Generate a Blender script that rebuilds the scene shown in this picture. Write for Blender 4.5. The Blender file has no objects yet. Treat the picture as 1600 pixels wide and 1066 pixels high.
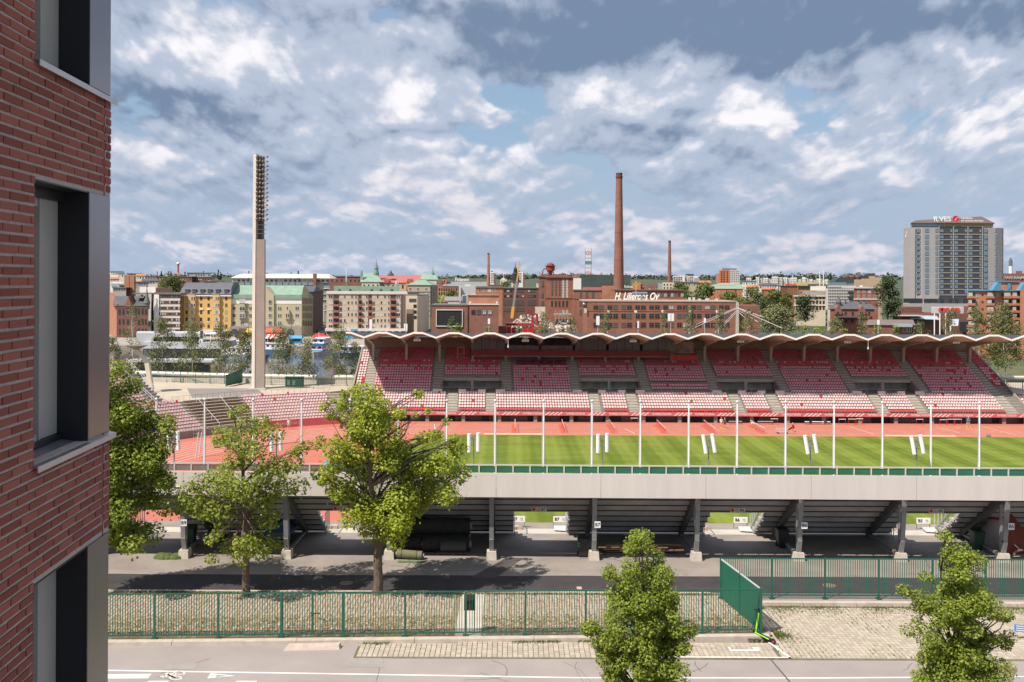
import bpy, math, random
import numpy as np
from mathutils import Vector, Matrix
R = math.radians
rnd = random.Random(7)
C = bpy.context.scene.collection
scn = bpy.context.scene
# ------------------------------------------------------------------ camera
F_PX, HCAM, YH, ROLL = 1556.0, 15.0, 440.0, 0.0045      # focal length in px of a 1600 px wide frame, eye height, horizon row
cam = bpy.data.cameras.new('camera'); cam.sensor_width = 36.0; cam.lens = 36.0*F_PX/1600
cam.shift_y = -(533-YH)/1600; cam.clip_start = 0.1; cam.clip_end = 20000
camo = bpy.data.objects.new('camera', cam); C.objects.link(camo)
camo.matrix_world = Matrix.Translation((0, 0, HCAM)) @ Matrix.Rotation(R(90), 4, 'X') @ Matrix.Rotation(ROLL, 4, 'Z')
scn.camera = camo
# ------------------------------------------------------------------ exposure
scn.view_settings.view_transform = 'Standard'; scn.view_settings.look = 'None'
scn.view_settings.gamma = 1; scn.view_settings.exposure = 0.62; scn.view_settings.use_curve_mapping = False
# ------------------------------------------------------------------ sun
SUN_DIR = Vector((1.09, 0.90, -1.88)).normalized()
sl = bpy.data.lights.new('sun', 'SUN'); sl.energy = 4.6; sl.angle = R(0.5); sl.color = (1.0, 0.90, 0.77)
so = bpy.data.objects.new('sun', sl); C.objects.link(so)
so.rotation_euler = SUN_DIR.to_track_quat('-Z', 'Y').to_euler(); so.location = (-60, -60, 120)
# ------------------------------------------------------------------ sky
def build_world():
    w = bpy.data.worlds.new('World'); scn.world = w; w.use_nodes = True; w.cycles.sampling_method = 'MANUAL'; w.cycles.sample_map_resolution = 512
    nt = w.node_tree; nt.nodes.clear(); L = nt.links.new
    def N(t, **k):
        n = nt.nodes.new(t)
        for a, v in k.items(): setattr(n, a, v)
        return n
    def math_(op, a, b=None, clamp=False):
        n = N('ShaderNodeMath', operation=op, use_clamp=clamp)
        for i, v in enumerate((a, b)):
            if v is None: continue
            if isinstance(v, (int, float)): n.inputs[i].default_value = v
            else: L(v, n.inputs[i])
        return n.outputs[0]
    def smooth(v, lo, hi):
        n = N('ShaderNodeMapRange', interpolation_type='SMOOTHSTEP')
        n.inputs['From Min'].default_value = lo; n.inputs['From Max'].default_value = hi
        L(v, n.inputs['Value']); return n.outputs['Result']
    def mixc(f, a, b):
        n = N('ShaderNodeMix', data_type='RGBA')
        if isinstance(f, (int, float)): n.inputs['Factor'].default_value = f
        else: L(f, n.inputs['Factor'])
        for s, v in (('A', a), ('B', b)):
            k = [i for i in n.inputs if i.name == s and i.type == 'RGBA'][0]
            if isinstance(v, tuple): k.default_value = v + (1,)
            else: L(v, k)
        return [o for o in n.outputs if o.type == 'RGBA'][0]
    out = N('ShaderNodeOutputWorld'); bg = N('ShaderNodeBackground')
    sky = N('ShaderNodeTexSky', sky_type='NISHITA'); sky.sun_disc = False
    sky.sun_elevation = math.asin(-SUN_DIR.z); sky.sun_rotation = math.atan2(-SUN_DIR.x, -SUN_DIR.y)
    sky.dust_density = 1.5; sky.air_density = 1.0
    sc = N('ShaderNodeVectorMath', operation='SCALE'); L(sky.outputs[0], sc.inputs[0]); sc.inputs['Scale'].default_value = 0.1
    tc = N('ShaderNodeTexCoord'); sep = N('ShaderNodeSeparateXYZ'); L(tc.outputs['Generated'], sep.inputs[0])
    X, Y, Z = sep.outputs
    zz = math_('ADD', math_('MAXIMUM', Z, -0.02), 0.11)
    yy = math_('ADD', math_('ABSOLUTE', Y), 0.25)
    U = math_('DIVIDE', math_('DIVIDE', X, yy), math_('ADD', math_('MULTIPLY', zz, .35), .165)); V0 = math_('MULTIPLY', math_('LOGARITHM', zz, math.e), 1.2)
    def noise(scale, detail, rough, dist, off, up=0.0, ws=(1, 1)):
        c = N('ShaderNodeCombineXYZ'); L(math_('MULTIPLY', U, ws[0]), c.inputs[0]); L(math_('MULTIPLY', math_('ADD', V0, up), ws[1]), c.inputs[1])
        m = N('ShaderNodeMapping'); m.inputs['Location'].default_value = off; L(c.outputs[0], m.inputs[0])
        n = N('ShaderNodeTexNoise', noise_dimensions='2D'); n.inputs['Scale'].default_value = scale; n.inputs['Detail'].default_value = detail
        n.inputs['Roughness'].default_value = rough; n.inputs['Distortion'].default_value = dist
        L(m.outputs[0], n.inputs['Vector']); return n.outputs['Fac']
    yc = math_('MAXIMUM', Y, 0.05)
    AX, AZ = math_('DIVIDE', X, yc), math_('DIVIDE', Z, yc)
    front = smooth(Y, 0.05, 0.5)
    wob = math_('MULTIPLY', math_('SUBTRACT', noise(1.5, 6, .6, .2, (7, 2, 0)), .5), .13)
    wob2 = math_('MULTIPLY', math_('SUBTRACT', noise(1.5, 6, .6, .2, (2, 9, 0)), .5), .07)
    AXw, AZw = math_('ADD', AX, wob), math_('ADD', AZ, wob2)
    def blob(px, py, rx, ry, amp):
        u = math_('DIVIDE', math_('SUBTRACT', AXw, (px-800)/F_PX), rx/F_PX)
        v = math_('DIVIDE', math_('SUBTRACT', AZw, (440-py)/F_PX), ry/F_PX)
        d = math_('ADD', math_('MULTIPLY', u, u), math_('MULTIPLY', v, v))
        return math_('MULTIPLY', math_('MULTIPLY', math_('EXPONENT', math_('MULTIPLY', d, -1.0)), amp), front)
    def total(*b):
        s = b[0]
        for q in b[1:]: s = math_('ADD', s, q)
        return s
    bias = total(*[blob(*b) for b in SKY_COVER])
    dark = total(*[blob(*b) for b in SKY_DARK])
    lit = total(*[blob(*b) for b in SKY_LIT])
    def billow(scale, off, up):
        c = N('ShaderNodeCombineXYZ'); L(U, c.inputs[0]); L(math_('ADD', V0, up), c.inputs[1])
        w = N('ShaderNodeTexNoise', noise_dimensions='2D'); w.inputs['Scale'].default_value = scale*1.1; w.inputs['Detail'].default_value = 8; L(c.outputs[0], w.inputs['Vector'])
        ws = N('ShaderNodeVectorMath', operation='MULTIPLY_ADD'); L(w.outputs['Color'], ws.inputs[0]); ws.inputs[1].default_value = (.34/scale*2,)*3; L(c.outputs[0], ws.inputs[2])
        v = N('ShaderNodeTexVoronoi', feature='F1', voronoi_dimensions='2D'); v.inputs['Scale'].default_value = scale; v.inputs['Detail'].default_value = 3; v.inputs['Roughness'].default_value = .6
        m = N('ShaderNodeMapping'); m.inputs['Location'].default_value = off; L(ws.outputs[0], m.inputs[0]); L(m.outputs[0], v.inputs['Vector'])
        return math_('SUBTRACT', 0.75, v.outputs['Distance'])
    def dens(up):
        a = noise(1.45, 12, .60, .1, (3.1, 1.7, 0), up); b = billow(2.7, (9.2, 4.1, 0), up)
        return math_('ADD', math_('MULTIPLY', a, 0.72), math_('MULTIPLY', b, 0.30))
    d0, d1, d2 = dens(0.0), dens(0.16), dens(0.05)
    cover = smooth(math_('ADD', d0, bias), 0.15, 0.25)
    edge = math_('ADD', math_('MULTIPLY', math_('SUBTRACT', d0, d1), 1.5), math_('MULTIPLY', math_('SUBTRACT', d0, d2), 1.9))
    puff = noise(7.5, 10, .68, .15, (1.2, 8.8, 0))
    sh = total(edge, math_('MULTIPLY', math_('SUBTRACT', puff, 0.5), .72), lit, math_('MULTIPLY', dark, -1.0), math_('MULTIPLY', math_('SUBTRACT', noise(.7, 3, .5, 0, (4, 4, 4)), .5), 1.1), -.13)
    grey, mid, white = (0.15, 0.21, 0.315), (0.375, 0.43, 0.535), (0.76, 0.745, 0.765)
    cc = mixc(smooth(sh, -.85, -.05), grey, mid); cc = mixc(smooth(sh, -.06, .62), cc, white)
    base = mixc(0.6, sc.outputs[0], (0.25, 0.37, 0.52))
    col = mixc(cover, base, cc)
    hz = smooth(Z, 0.16, 0.05)
    hzc = mixc(smooth(math_('ADD', noise(1.6, 7, .6, .3, (5, 5, 0), 0, (1, 1.5)), math_('MULTIPLY', edge, .5)), 0.46, 0.80), (0.325, 0.40, 0.515), (0.58, 0.56, 0.62))
    col = mixc(math_('MULTIPLY', hz, 0.80), col, hzc)
    sat = N('ShaderNodeVectorMath', operation='SCALE'); L(col, sat.inputs[0]); sat.inputs['Scale'].default_value = SKY_GAIN
    L(sat.outputs[0], bg.inputs['Color']); bg.inputs['Strength'].default_value = 1.0
    L(bg.outputs[0], out.inputs[0])
# cloud banks as broad masses of the sky: direction (as px, py), size, amount
SKY_GAIN = 0.84
SKY_COVER = [(600, 25, 85, 26, -.22), (830, 145, 75, 34, -.15), (1420, 180, 190, 26, -.10), (660, 130, 130, 70, .12), (1300, 20, 480, 85, .3), (280, 150, 280, 130, .14), (880, 60, 230, 70, .2), (500, 60, 160, 60, .1)]
SKY_DARK = [(470, 240, 140, 30, .15), (1150, 250, 200, 28, .2), (1280, 30, 520, 70, 1.0), (960, 85, 200, 36, .7), (300, 170, 200, 45, .55), (240, 275, 200, 40, .45), (1010, 215, 170, 26, .3), (900, 15, 170, 30, .45), (700, 330, 500, 60, .12)]
SKY_LIT = [(630, 160, 60, 36, .8), (720, 50, 120, 38, .35), (500, 55, 150, 45, .30), (1500, 70, 60, 26, .55), (330, 70, 120, 50, .20), (920, 385, 70, 16, .35), (1110, 352, 45, 10, .45), (1000, 180, 160, 22, .2), (1080, 150, 110, 22, .3), (350, 355, 70, 20, .3), (1560, 215, 150, 20, .2)]
build_world()

# ------------------------------------------------------------------ helpers
def unroll(px, py):
    dx, dy = px-800.0, py-YH
    return dx+dy*ROLL, dy-dx*ROLL
def P(px, py, d):                                   # the world point seen at a pixel of the photograph, d metres ahead
    dx, dy = unroll(px, py)
    return Vector((dx*d/F_PX, d, HCAM-dy*d/F_PX))
def G(px, py, z=0.0):                               # ... where that pixel's ray meets the level z
    dx, dy = unroll(px, py)
    d = (HCAM-z)*F_PX/dy
    return Vector((dx*d/F_PX, d, z))
def PX(px, d, z=0.0):
    dx = px-800.0+(HCAM-z)*F_PX/d*ROLL
    return dx*d/F_PX

class MB:
    """collects shapes (world coordinates unless the parent is moved later) and links them as ONE mesh object"""
    def __init__(s): s.v = []; s.f = []; s.m = []
    def add(s, vs, fs, mi=0):
        o = len(s.v); s.v.extend([tuple(v) for v in vs]); s.f.extend([tuple(i+o for i in f) for f in fs]); s.m.extend([mi]*len(fs)); return s
    def box(s, x0, x1, y0, y1, z0, z1, mi=0):
        return s.add([(x0,y0,z0),(x1,y0,z0),(x1,y1,z0),(x0,y1,z0),(x0,y0,z1),(x1,y0,z1),(x1,y1,z1),(x0,y1,z1)],
                     [(0,3,2,1),(4,5,6,7),(0,1,5,4),(1,2,6,5),(2,3,7,6),(3,0,4,7)], mi)
    def quad(s, a, b, c, d, mi=0): return s.add([a, b, c, d], [(0, 1, 2, 3)], mi)
    def hexa(s, b, t, mi=0):                         # four bottom corners, four top corners (both counter-clockwise seen from above)
        return s.add(list(b)+list(t), [(0,3,2,1),(4,5,6,7),(0,1,5,4),(1,2,6,5),(2,3,7,6),(3,0,4,7)], mi)
    def prism(s, poly, vec, mi=0):                   # a planar outline swept along vec
        n = len(poly); vec = Vector(vec); a = [Vector(p) for p in poly]
        fs = [tuple(range(n-1, -1, -1)), tuple(range(n, 2*n))]+[(i, (i+1) % n, n+(i+1) % n, n+i) for i in range(n)]
        return s.add(a+[p+vec for p in a], fs, mi)
    def tube(s, pts, rads, n=8, mi=0, caps=True):
        pts = [Vector(p) for p in pts]
        if isinstance(rads, (int, float)): rads = [rads]*len(pts)
        vs, fs = [], []
        for i, p in enumerate(pts):
            t = (pts[min(i+1, len(pts)-1)]-pts[max(i-1, 0)]).normalized()
            a = t.cross(Vector((0, 0, 1)) if abs(t.z) < .9 else Vector((1, 0, 0))).normalized(); b = t.cross(a)
            for k in range(n):
                an = 2*math.pi*k/n+math.pi/n
                vs.append(p+(a*math.cos(an)+b*math.sin(an))*rads[i])
        for i in range(len(pts)-1):
            for k in range(n):
                fs.append((i*n+k, i*n+(k+1) % n, (i+1)*n+(k+1) % n, (i+1)*n+k))
        if caps: fs += [tuple(range(n-1, -1, -1)), tuple(range((len(pts)-1)*n, len(pts)*n))]
        return s.add(vs, fs, mi)
    def bar(s, a, b, w, h, mi=0):                    # a straight bar of rectangular section
        a, b = Vector(a), Vector(b); t = (b-a).normalized()
        u = t.cross(Vector((0, 0, 1)) if abs(t.z) < .95 else Vector((0, 1, 0))).normalized()*(w/2); v = u.cross(t).normalized()*(h/2)
        return s.hexa([a-u-v, a+u-v, a+u+v, a-u+v], [b-u-v, b+u-v, b+u+v, b-u+v], mi)
    def lathe(s, c, prof, n=16, mi=0):               # profile of (radius, height) turned about the vertical through c
        vs, fs = [], []
        for r, z in prof:
            for k in range(n):
                a = 2*math.pi*k/n; vs.append((c[0]+r*math.cos(a), c[1]+r*math.sin(a), c[2]+z))
        for i in range(len(prof)-1):
            for k in range(n): fs.append((i*n+k, i*n+(k+1) % n, (i+1)*n+(k+1) % n, (i+1)*n+k))
        fs += [tuple(range(n-1, -1, -1)), tuple(range((len(prof)-1)*n, len(prof)*n))]
        return s.add(vs, fs, mi)
    def mesh(s, name, mats, off=Vector((0, 0, 0)), smooth=False):
        me = bpy.data.meshes.new(name)
        me.from_pydata([(v[0]-off[0], v[1]-off[1], v[2]-off[2]) for v in s.v], [], s.f)
        for m in (mats if isinstance(mats, (list, tuple)) else [mats]): me.materials.append(m)
        if any(s.m): me.polygons.foreach_set('material_index', s.m)
        if smooth: me.polygons.foreach_set('use_smooth', [True]*len(s.f))
        me.update(); return me
    def build(s, name, mats, parent=None, label=None, kind=None, smooth=False, local=False):
        off = Vector((0, 0, 0)); p = parent
        if not local:
            while p is not None: off += p.location; p = p.parent
        o = bpy.data.objects.new(name, s.mesh(name, mats, off, smooth)); C.objects.link(o); o.parent = parent
        if label: o['label'] = label
        if kind: o['kind'] = kind
        return o
ORD = 'first second third fourth fifth sixth seventh eighth ninth tenth eleventh twelfth thirteenth fourteenth fifteenth sixteenth seventeenth eighteenth'.split()
def tag(o, label, cat, group=None, kind=None):
    o['label'] = label; o['category'] = cat
    if group: o['group'] = group
    if kind: o['kind'] = kind
    return o
def thing(name, label, cat, loc=(0, 0, 0), group=None, rz=0):
    o = bpy.data.objects.new(name, None); C.objects.link(o); o.location = loc; o.rotation_euler = (0, 0, rz); o.empty_display_size = .3
    return tag(o, label, cat, group)
def inst(name, me, parent, loc, rot=None, scale=None):    # one more part that shares mesh data
    o = bpy.data.objects.new(name, me); C.objects.link(o); o.parent = parent
    off = Vector((0, 0, 0)); p = parent
    while p is not None: off += p.location; p = p.parent
    o.location = Vector(loc)-off
    if rot is not None: o.rotation_euler = rot
    if scale is not None: o.scale = scale
    return o
def dup(root, loc, label=None, rz=None, scale=None):
    r = root.copy(); C.objects.link(r); r.location = loc
    if rz is not None: r.rotation_euler = (0, 0, rz)
    if label: r['label'] = label
    if scale: r.scale = scale
    def rec(src, dst):
        for ch in list(src.children):
            c = ch.copy(); C.objects.link(c); c.parent = dst; rec(ch, c)
    rec(root, r); return r
# ------------------------------------------------------------------ materials
MATS = {}
def mat(name, col, rough=.8, var=.12, scale=3.0, bump=0.0, bscale=None, metal=0.0, spec=.4, col2=None, stretch=None, coords='Object', detail=6):
    if name in MATS: return MATS[name]
    m = bpy.data.materials.new(name); m.use_nodes = True; MATS[name] = m
    nt = m.node_tree; b = nt.nodes['Principled BSDF']; L = nt.links.new
    b.inputs['Roughness'].default_value = rough; b.inputs['Metallic'].default_value = metal
    b.inputs['Specular IOR Level'].default_value = spec
    col = tuple(col)
    c2 = tuple(col2) if col2 else tuple(min(1, c*(1+var)) for c in col)
    c1 = col if col2 else tuple(c*(1-var) for c in col)
    if var == 0 and not col2:
        b.inputs['Base Color'].default_value = col+(1,)
        if not bump: return m
    geo = nt.nodes.new('ShaderNodeNewGeometry'); mp = nt.nodes.new('ShaderNodeMapping')
    L(geo.outputs['Position'], mp.inputs[0])
    if stretch: mp.inputs['Scale'].default_value = stretch
    n = nt.nodes.new('ShaderNodeTexNoise'); n.inputs['Scale'].default_value = scale; n.inputs['Detail'].default_value = detail; n.inputs['Roughness'].default_value = .62
    L(mp.outputs[0], n.inputs['Vector'])
    if var or col2:
        r = nt.nodes.new('ShaderNodeValToRGB'); r.color_ramp.elements[0].position = .3; r.color_ramp.elements[1].position = .7
        r.color_ramp.elements[0].color = c1+(1,); r.color_ramp.elements[1].color = c2+(1,)
        L(n.outputs['Fac'], r.inputs[0]); L(r.outputs[0], b.inputs['Base Color'])
    if bump:
        n2 = nt.nodes.new('ShaderNodeTexNoise'); n2.inputs['Scale'].default_value = bscale or scale*6; n2.inputs['Detail'].default_value = 4; L(mp.outputs[0], n2.inputs['Vector'])
        bp = nt.nodes.new('ShaderNodeBump'); bp.inputs['Strength'].default_value = bump; bp.inputs['Distance'].default_value = .02
        L(n2.outputs['Fac'], bp.inputs['Height']); L(bp.outputs[0], b.inputs['Normal'])
    return m
def island_mat(name, c1, c2, rough=.8, bump=.3, bscale=60, transl=0.0, spec=.3):   # colour varies from piece to piece
    if name in MATS: return MATS[name]
    m = bpy.data.materials.new(name); m.use_nodes = True; MATS[name] = m
    nt = m.node_tree; b = nt.nodes['Principled BSDF']; L = nt.links.new
    b.inputs['Roughness'].default_value = rough; b.inputs['Specular IOR Level'].default_value = spec
    geo = nt.nodes.new('ShaderNodeNewGeometry'); oi = nt.nodes.new('ShaderNodeObjectInfo')
    ad = nt.nodes.new('ShaderNodeMath'); ad.operation = 'ADD'; L(geo.outputs['Random Per Island'], ad.inputs[0]); L(oi.outputs['Random'], ad.inputs[1])
    fr = nt.nodes.new('ShaderNodeMath'); fr.operation = 'FRACT'; L(ad.outputs[0], fr.inputs[0])
    r = nt.nodes.new('ShaderNodeValToRGB'); r.color_ramp.elements[0].color = tuple(c1)+(1,); r.color_ramp.elements[1].color = tuple(c2)+(1,)
    L(fr.outputs[0], r.inputs[0])
    last = r.outputs[0]
    if bump:
        n = nt.nodes.new('ShaderNodeTexNoise'); n.inputs['Scale'].default_value = bscale; n.inputs['Detail'].default_value = 5; n.inputs['Roughness'].default_value = .7; L(geo.outputs['Position'], n.inputs['Vector'])
        mx = nt.nodes.new('ShaderNodeMix'); mx.data_type = 'RGBA'; mx.blend_type = 'MULTIPLY'; mx.inputs['Factor'].default_value = .45
        rr = nt.nodes.new('ShaderNodeValToRGB'); rr.color_ramp.elements[0].position = .35; rr.color_ramp.elements[0].color = (.45, .45, .45, 1); rr.color_ramp.elements[1].position = .6; rr.color_ramp.elements[1].color = (1, 1, 1, 1)
        L(n.outputs['Fac'], rr.inputs[0]); ins = [i for i in mx.inputs if i.type == 'RGBA']; L(last, ins[0]); L(rr.outputs[0], ins[1])
        last = [o for o in mx.outputs if o.type == 'RGBA'][0]
        bp = nt.nodes.new('ShaderNodeBump'); bp.inputs['Strength'].default_value = bump; bp.inputs['Distance'].default_value = .005
        L(n.outputs['Fac'], bp.inputs['Height']); L(bp.outputs[0], b.inputs['Normal'])
    L(last, b.inputs['Base Color'])
    if transl:
        tr = nt.nodes.new('ShaderNodeBsdfTranslucent'); L(last, tr.inputs['Color'])
        ms = nt.nodes.new('ShaderNodeMixShader'); ms.inputs[0].default_value = transl
        out = nt.nodes['Material Output']; L(b.outputs[0], ms.inputs[1]); L(tr.outputs[0], ms.inputs[2]); L(ms.outputs[0], out.inputs['Surface'])
    return m
def glass_mat(name, col, rough=.06, tint=.8, transp=0.0):
    if name in MATS: return MATS[name]
    m = bpy.data.materials.new(name); m.use_nodes = True; MATS[name] = m
    nt = m.node_tree; b = nt.nodes['Principled BSDF']
    b.inputs['Base Color'].default_value = tuple(col)+(1,); b.inputs['Roughness'].default_value = rough; b.inputs['Specular IOR Level'].default_value = tint
    if transp:
        tr = nt.nodes.new('ShaderNodeBsdfTransparent'); ms = nt.nodes.new('ShaderNodeMixShader'); ms.inputs[0].default_value = transp
        nt.links.new(b.outputs[0], ms.inputs[1]); nt.links.new(tr.outputs[0], ms.inputs[2]); nt.links.new(ms.outputs[0], nt.nodes['Material Output'].inputs['Surface'])
    return m
def brick_mat(name, c1, c2, mortar, scale=1.0, var=.25):        # walls too far away to tell bricks apart
    if name in MATS: return MATS[name]
    m = bpy.data.materials.new(name); m.use_nodes = True; MATS[name] = m
    nt = m.node_tree; b = nt.nodes['Principled BSDF']; L = nt.links.new; b.inputs['Roughness'].default_value = .85; b.inputs['Specular IOR Level'].default_value = .2
    geo = nt.nodes.new('ShaderNodeNewGeometry'); sp = nt.nodes.new('ShaderNodeSeparateXYZ'); L(geo.outputs['Position'], sp.inputs[0])
    ad = nt.nodes.new('ShaderNodeMath'); L(sp.outputs[0], ad.inputs[0]); L(sp.outputs[1], ad.inputs[1])
    cb = nt.nodes.new('ShaderNodeCombineXYZ'); L(ad.outputs[0], cb.inputs[0]); L(sp.outputs[2], cb.inputs[1])
    t = nt.nodes.new('ShaderNodeTexBrick'); t.inputs['Scale'].default_value = scale
    t.inputs['Brick Width'].default_value = .28; t.inputs['Row Height'].default_value = .085; t.inputs['Mortar Size'].default_value = .012
    t.inputs['Color1'].default_value = tuple(c1)+(1,); t.inputs['Color2'].default_value = tuple(c2)+(1,); t.inputs['Mortar'].default_value = tuple(mortar)+(1,)
    L(cb.outputs[0], t.inputs['Vector'])
    n = nt.nodes.new('ShaderNodeTexNoise'); n.inputs['Scale'].default_value = .35; n.inputs['Detail'].default_value = 8; L(geo.outputs['Position'], n.inputs['Vector'])
    rr = nt.nodes.new('ShaderNodeValToRGB'); rr.color_ramp.elements[0].position = .3; rr.color_ramp.elements[0].color = (1-var,)*3+(1,); rr.color_ramp.elements[1].position = .7; rr.color_ramp.elements[1].color = (1, 1, 1, 1)
    L(n.outputs['Fac'], rr.inputs[0])
    mx = nt.nodes.new('ShaderNodeMix'); mx.data_type = 'RGBA'; mx.blend_type = 'MULTIPLY'; mx.inputs['Factor'].default_value = 1
    ins = [i for i in mx.inputs if i.type == 'RGBA']; L(t.outputs['Color'], ins[0]); L(rr.outputs[0], ins[1])
    L([o for o in mx.outputs if o.type == 'RGBA'][0], b.inputs['Base Color'])
    return m
def text_part(body, size, parent, loc, mat_, name='lettering', depth=.02, rot=(R(90), 0, 0), bold=0.0, shear=0.0, align='CENTER', width=None):
    cu = bpy.data.curves.new(name, 'FONT'); cu.body = body; cu.size = size; cu.extrude = depth; cu.offset = bold; cu.shear = shear
    cu.align_x = align; cu.align_y = 'CENTER'; cu.resolution_u = 3
    tmp = bpy.data.objects.new(name, cu); me = bpy.data.meshes.new_from_object(tmp); me.name = name; me.materials.clear(); me.materials.append(mat_)
    bpy.data.objects.remove(tmp); bpy.data.curves.remove(cu)
    o = bpy.data.objects.new(name, me); C.objects.link(o); o.parent = parent
    off = Vector((0, 0, 0)); p = parent
    while p is not None: off += p.location; p = p.parent
    o.location = Vector(loc)-off; o.rotation_euler = rot
    if width:
        xs = [v.co.x for v in me.vertices]
        if xs: o.scale = (width/(max(xs)-min(xs)), 1, 1)
    return o
# ------------------------------------------------------------------ shared materials
STEEL_GREEN = mat('green fence paint', (.009, .10, .066), .45, .10, 2, spec=.5)
CONC = mat('concrete', (.36, .34, .31), .9, .14, 1.2, .3)
CONC_WARM = mat('warm concrete', (.43, .40, .35), .9, .13, 1.0, .3)
CONC_KERB = mat('kerb concrete', (.42, .36, .31), .9, .16, 2.2, .4)
ASPH = mat('street asphalt', (.275, .245, .235), .92, .10, .35, .35, 40)
ASPH_OLD = mat('worn yard asphalt', (.235, .21, .19), .92, .20, .45, .35, 40)
ASPH_NEW = mat('new asphalt', (.040, .037, .040), .88, .22, 1.2, .35, 50)
WHITE_PAINT = mat('road paint', (.66, .65, .63), .75, .10, 9)
GREY_STEEL = mat('galvanised steel', (.27, .28, .28), .5, .12, 4, metal=.35)
DARK_STEEL = mat('dark painted steel', (.10, .105, .105), .55, .12, 2)
PALE_STEEL = mat('pale steel', (.55, .55, .56), .45, .08, 4, metal=.2)
WHITE_METAL = mat('white metal', (.78, .78, .79), .4, .05, 3)
BLACK = mat('black rubber', (.018, .018, .020), .6, .1, 5)
FASCIA = mat('fascia panel', (.56, .52, .495), .55, .055, 1.6, stretch=(1, 1, .10))
UNDER = mat('underside concrete', (.37, .355, .335), .9, .2, .8, .3)
WHITE_SIGN = mat('sign white', (.75, .75, .74), .5, .03, 5)
RED_SIGN = mat('sign red', (.55, .03, .03), .5, .05, 5)
BLACK_PRINT = mat('black print', (.02, .02, .02), .6, .0)

# ------------------------------------------------------------------ setting: terrain, street, yard
def sheet(name, poly, m, z=None, parent=None, kind='structure'):
    b = MB(); b.add([(p[0], p[1], p[2] if z is None else z) for p in poly], [tuple(range(len(poly)))])
    return b.build(name, m, parent, kind=kind)
def slab(name, x0, x1, y0, y1, z, m, t=.3): 
    b = MB(); b.box(x0, x1, y0, y1, z-t, z); return b.build(name, m, kind='structure')
YF = lambda x: 42.17+.0399*x            # line of the front fence
EARTH = mat('earth', (.12, .11, .085), .95, .25, .05)
sheet('ground', [(-9000, -200, -13), (9000, -200, -13), (9000, 12000, -13), (-9000, 12000, -13)], EARTH)
slab('street', -90, 90, -12, 41.6, -.12, ASPH, .6)
b = MB(); b.add([(-90, YF(-90)-.2, -.5), (90, YF(90)-.2, -.5), (90, 62.0, -.5), (-90, 62.0, -.5), (-90, YF(-90)-.2, 0), (11.15, YF(11.15)-.2, 0), (11.15, 46.75, 0), (90, 46.75, 0), (90, 62.0, 0), (-90, 62.0, 0)],
    [(4, 5, 6, 7, 8, 9), (0, 4, 9, 3), (3, 9, 8, 2)]); b.build('yard', ASPH_OLD, kind='structure')
lot_base = slab('parking_lot', 10.9, 90, 39.9, 46.8, -.112, mat('joint soil', (.13, .115, .075), .95, .3, 3), .3)
# new asphalt strip with a branch towards the stand
def ragged(x0, x1, y, amp, n, seed):
    r = random.Random(seed); return [(x0+(x1-x0)*i/n, y+r.uniform(-amp, amp)) for i in range(n+1)]
poly = ragged(-90, 90, 48.15, .01, 40, 1)+ragged(90, -90, 50.75, .07, 90, 2)
sheet('asphalt_strip', [(x, y, .005) for x, y in poly], ASPH_NEW)
q = [G(735, 903), G(775, 903), G(818, 872), G(790, 872)]
sheet('asphalt_patch', [(p.x, p.y, .010) for p in q], mat('asphalt patch', (.075, .07, .068), .9, .2, 1, .3, 40))
# verge of grass pavers behind the front fence
verge = sheet('verge', [(-90, YF(-90)-.1, .004), (11.1, YF(11.1)-.1, .004), (11.1, 47.85, .004), (-90, 47.85, .004)], mat('verge soil', (.21, .165, .105), .95, .35, 1.1, .5, 25, col2=(.30, .235, .155)))
b = MB(); b.box(-90, 9.6, 47.9, 48.08, -.1, .05); b.build('edging_strip', CONC_KERB, kind='structure')
b = MB(); b.box(-2.35, -1.25, 42.1, 47.85, .005, .018); b.build('path', CONC_WARM, kind='structure')
PAVER = island_mat('paver', (.36, .315, .255), (.47, .415, .345), .9, .25, 30)
PAVER_GREY = island_mat('grey grass paver', (.36, .31, .26), (.45, .39, .33), .92, .3, 30)
def pavers(name, x0, x1, y0, y1, z, pw, pd, gap, m, parent, keep=None, seed=1):
    r = random.Random(seed); b = MB(); ny = int((y1-y0)/pd); nx = int((x1-x0)/pw)
    for j in range(ny):
        for i in range(nx):
            x, y = x0+i*pw, y0+j*pd
            if keep and not keep(x+pw/2, y+pd/2, r): continue
            t = z+r.uniform(-.004, .004); g = gap/2+r.uniform(0, .006)
            a, c, d, e = (x+g, y+g), (x+pw-g, y+g), (x+pw-g, y+pd-g), (x+g, y+pd-g)
            b.add([(p[0], p[1], t) for p in (a, c, d, e)]+[(p[0]+sx*.008, p[1]+sy*.008, t-.03) for p, sx, sy in ((a, -1, -1), (c, 1, -1), (d, 1, 1), (e, -1, 1))],
                  [(0, 1, 2, 3), (4, 5, 1, 0), (5, 6, 2, 1), (6, 7, 3, 2), (7, 4, 0, 3)])
    return b.build(name, m, parent, kind='stuff')
pavers('paving_block', 10.95, 27.0, 40.05, 46.45, -.085, .20, .27, .03, PAVER, lot_base)
strip_base = slab('parking_strip', -6.3, 10.9, 39.9, 41.2, -.108, mat('joint soil', (.13, .115, .075)), .3)
pavers('paving_block', -6.2, 10.85, 40.02, 41.75, -.085, .21, .24, .026, PAVER, strip_base, keep=lambda x, y, r: y < YF(x)-.5)
pavers('grass_paver', -19, 11.0, 41.5, 47.8, .018, .20, .22, .05, PAVER_GREY, verge, keep=lambda x, y, r: y > YF(x)+.1 and not (-2.5 < x < -1.1) and r.random() < (.93 if y > 44.6 else .42))
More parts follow.
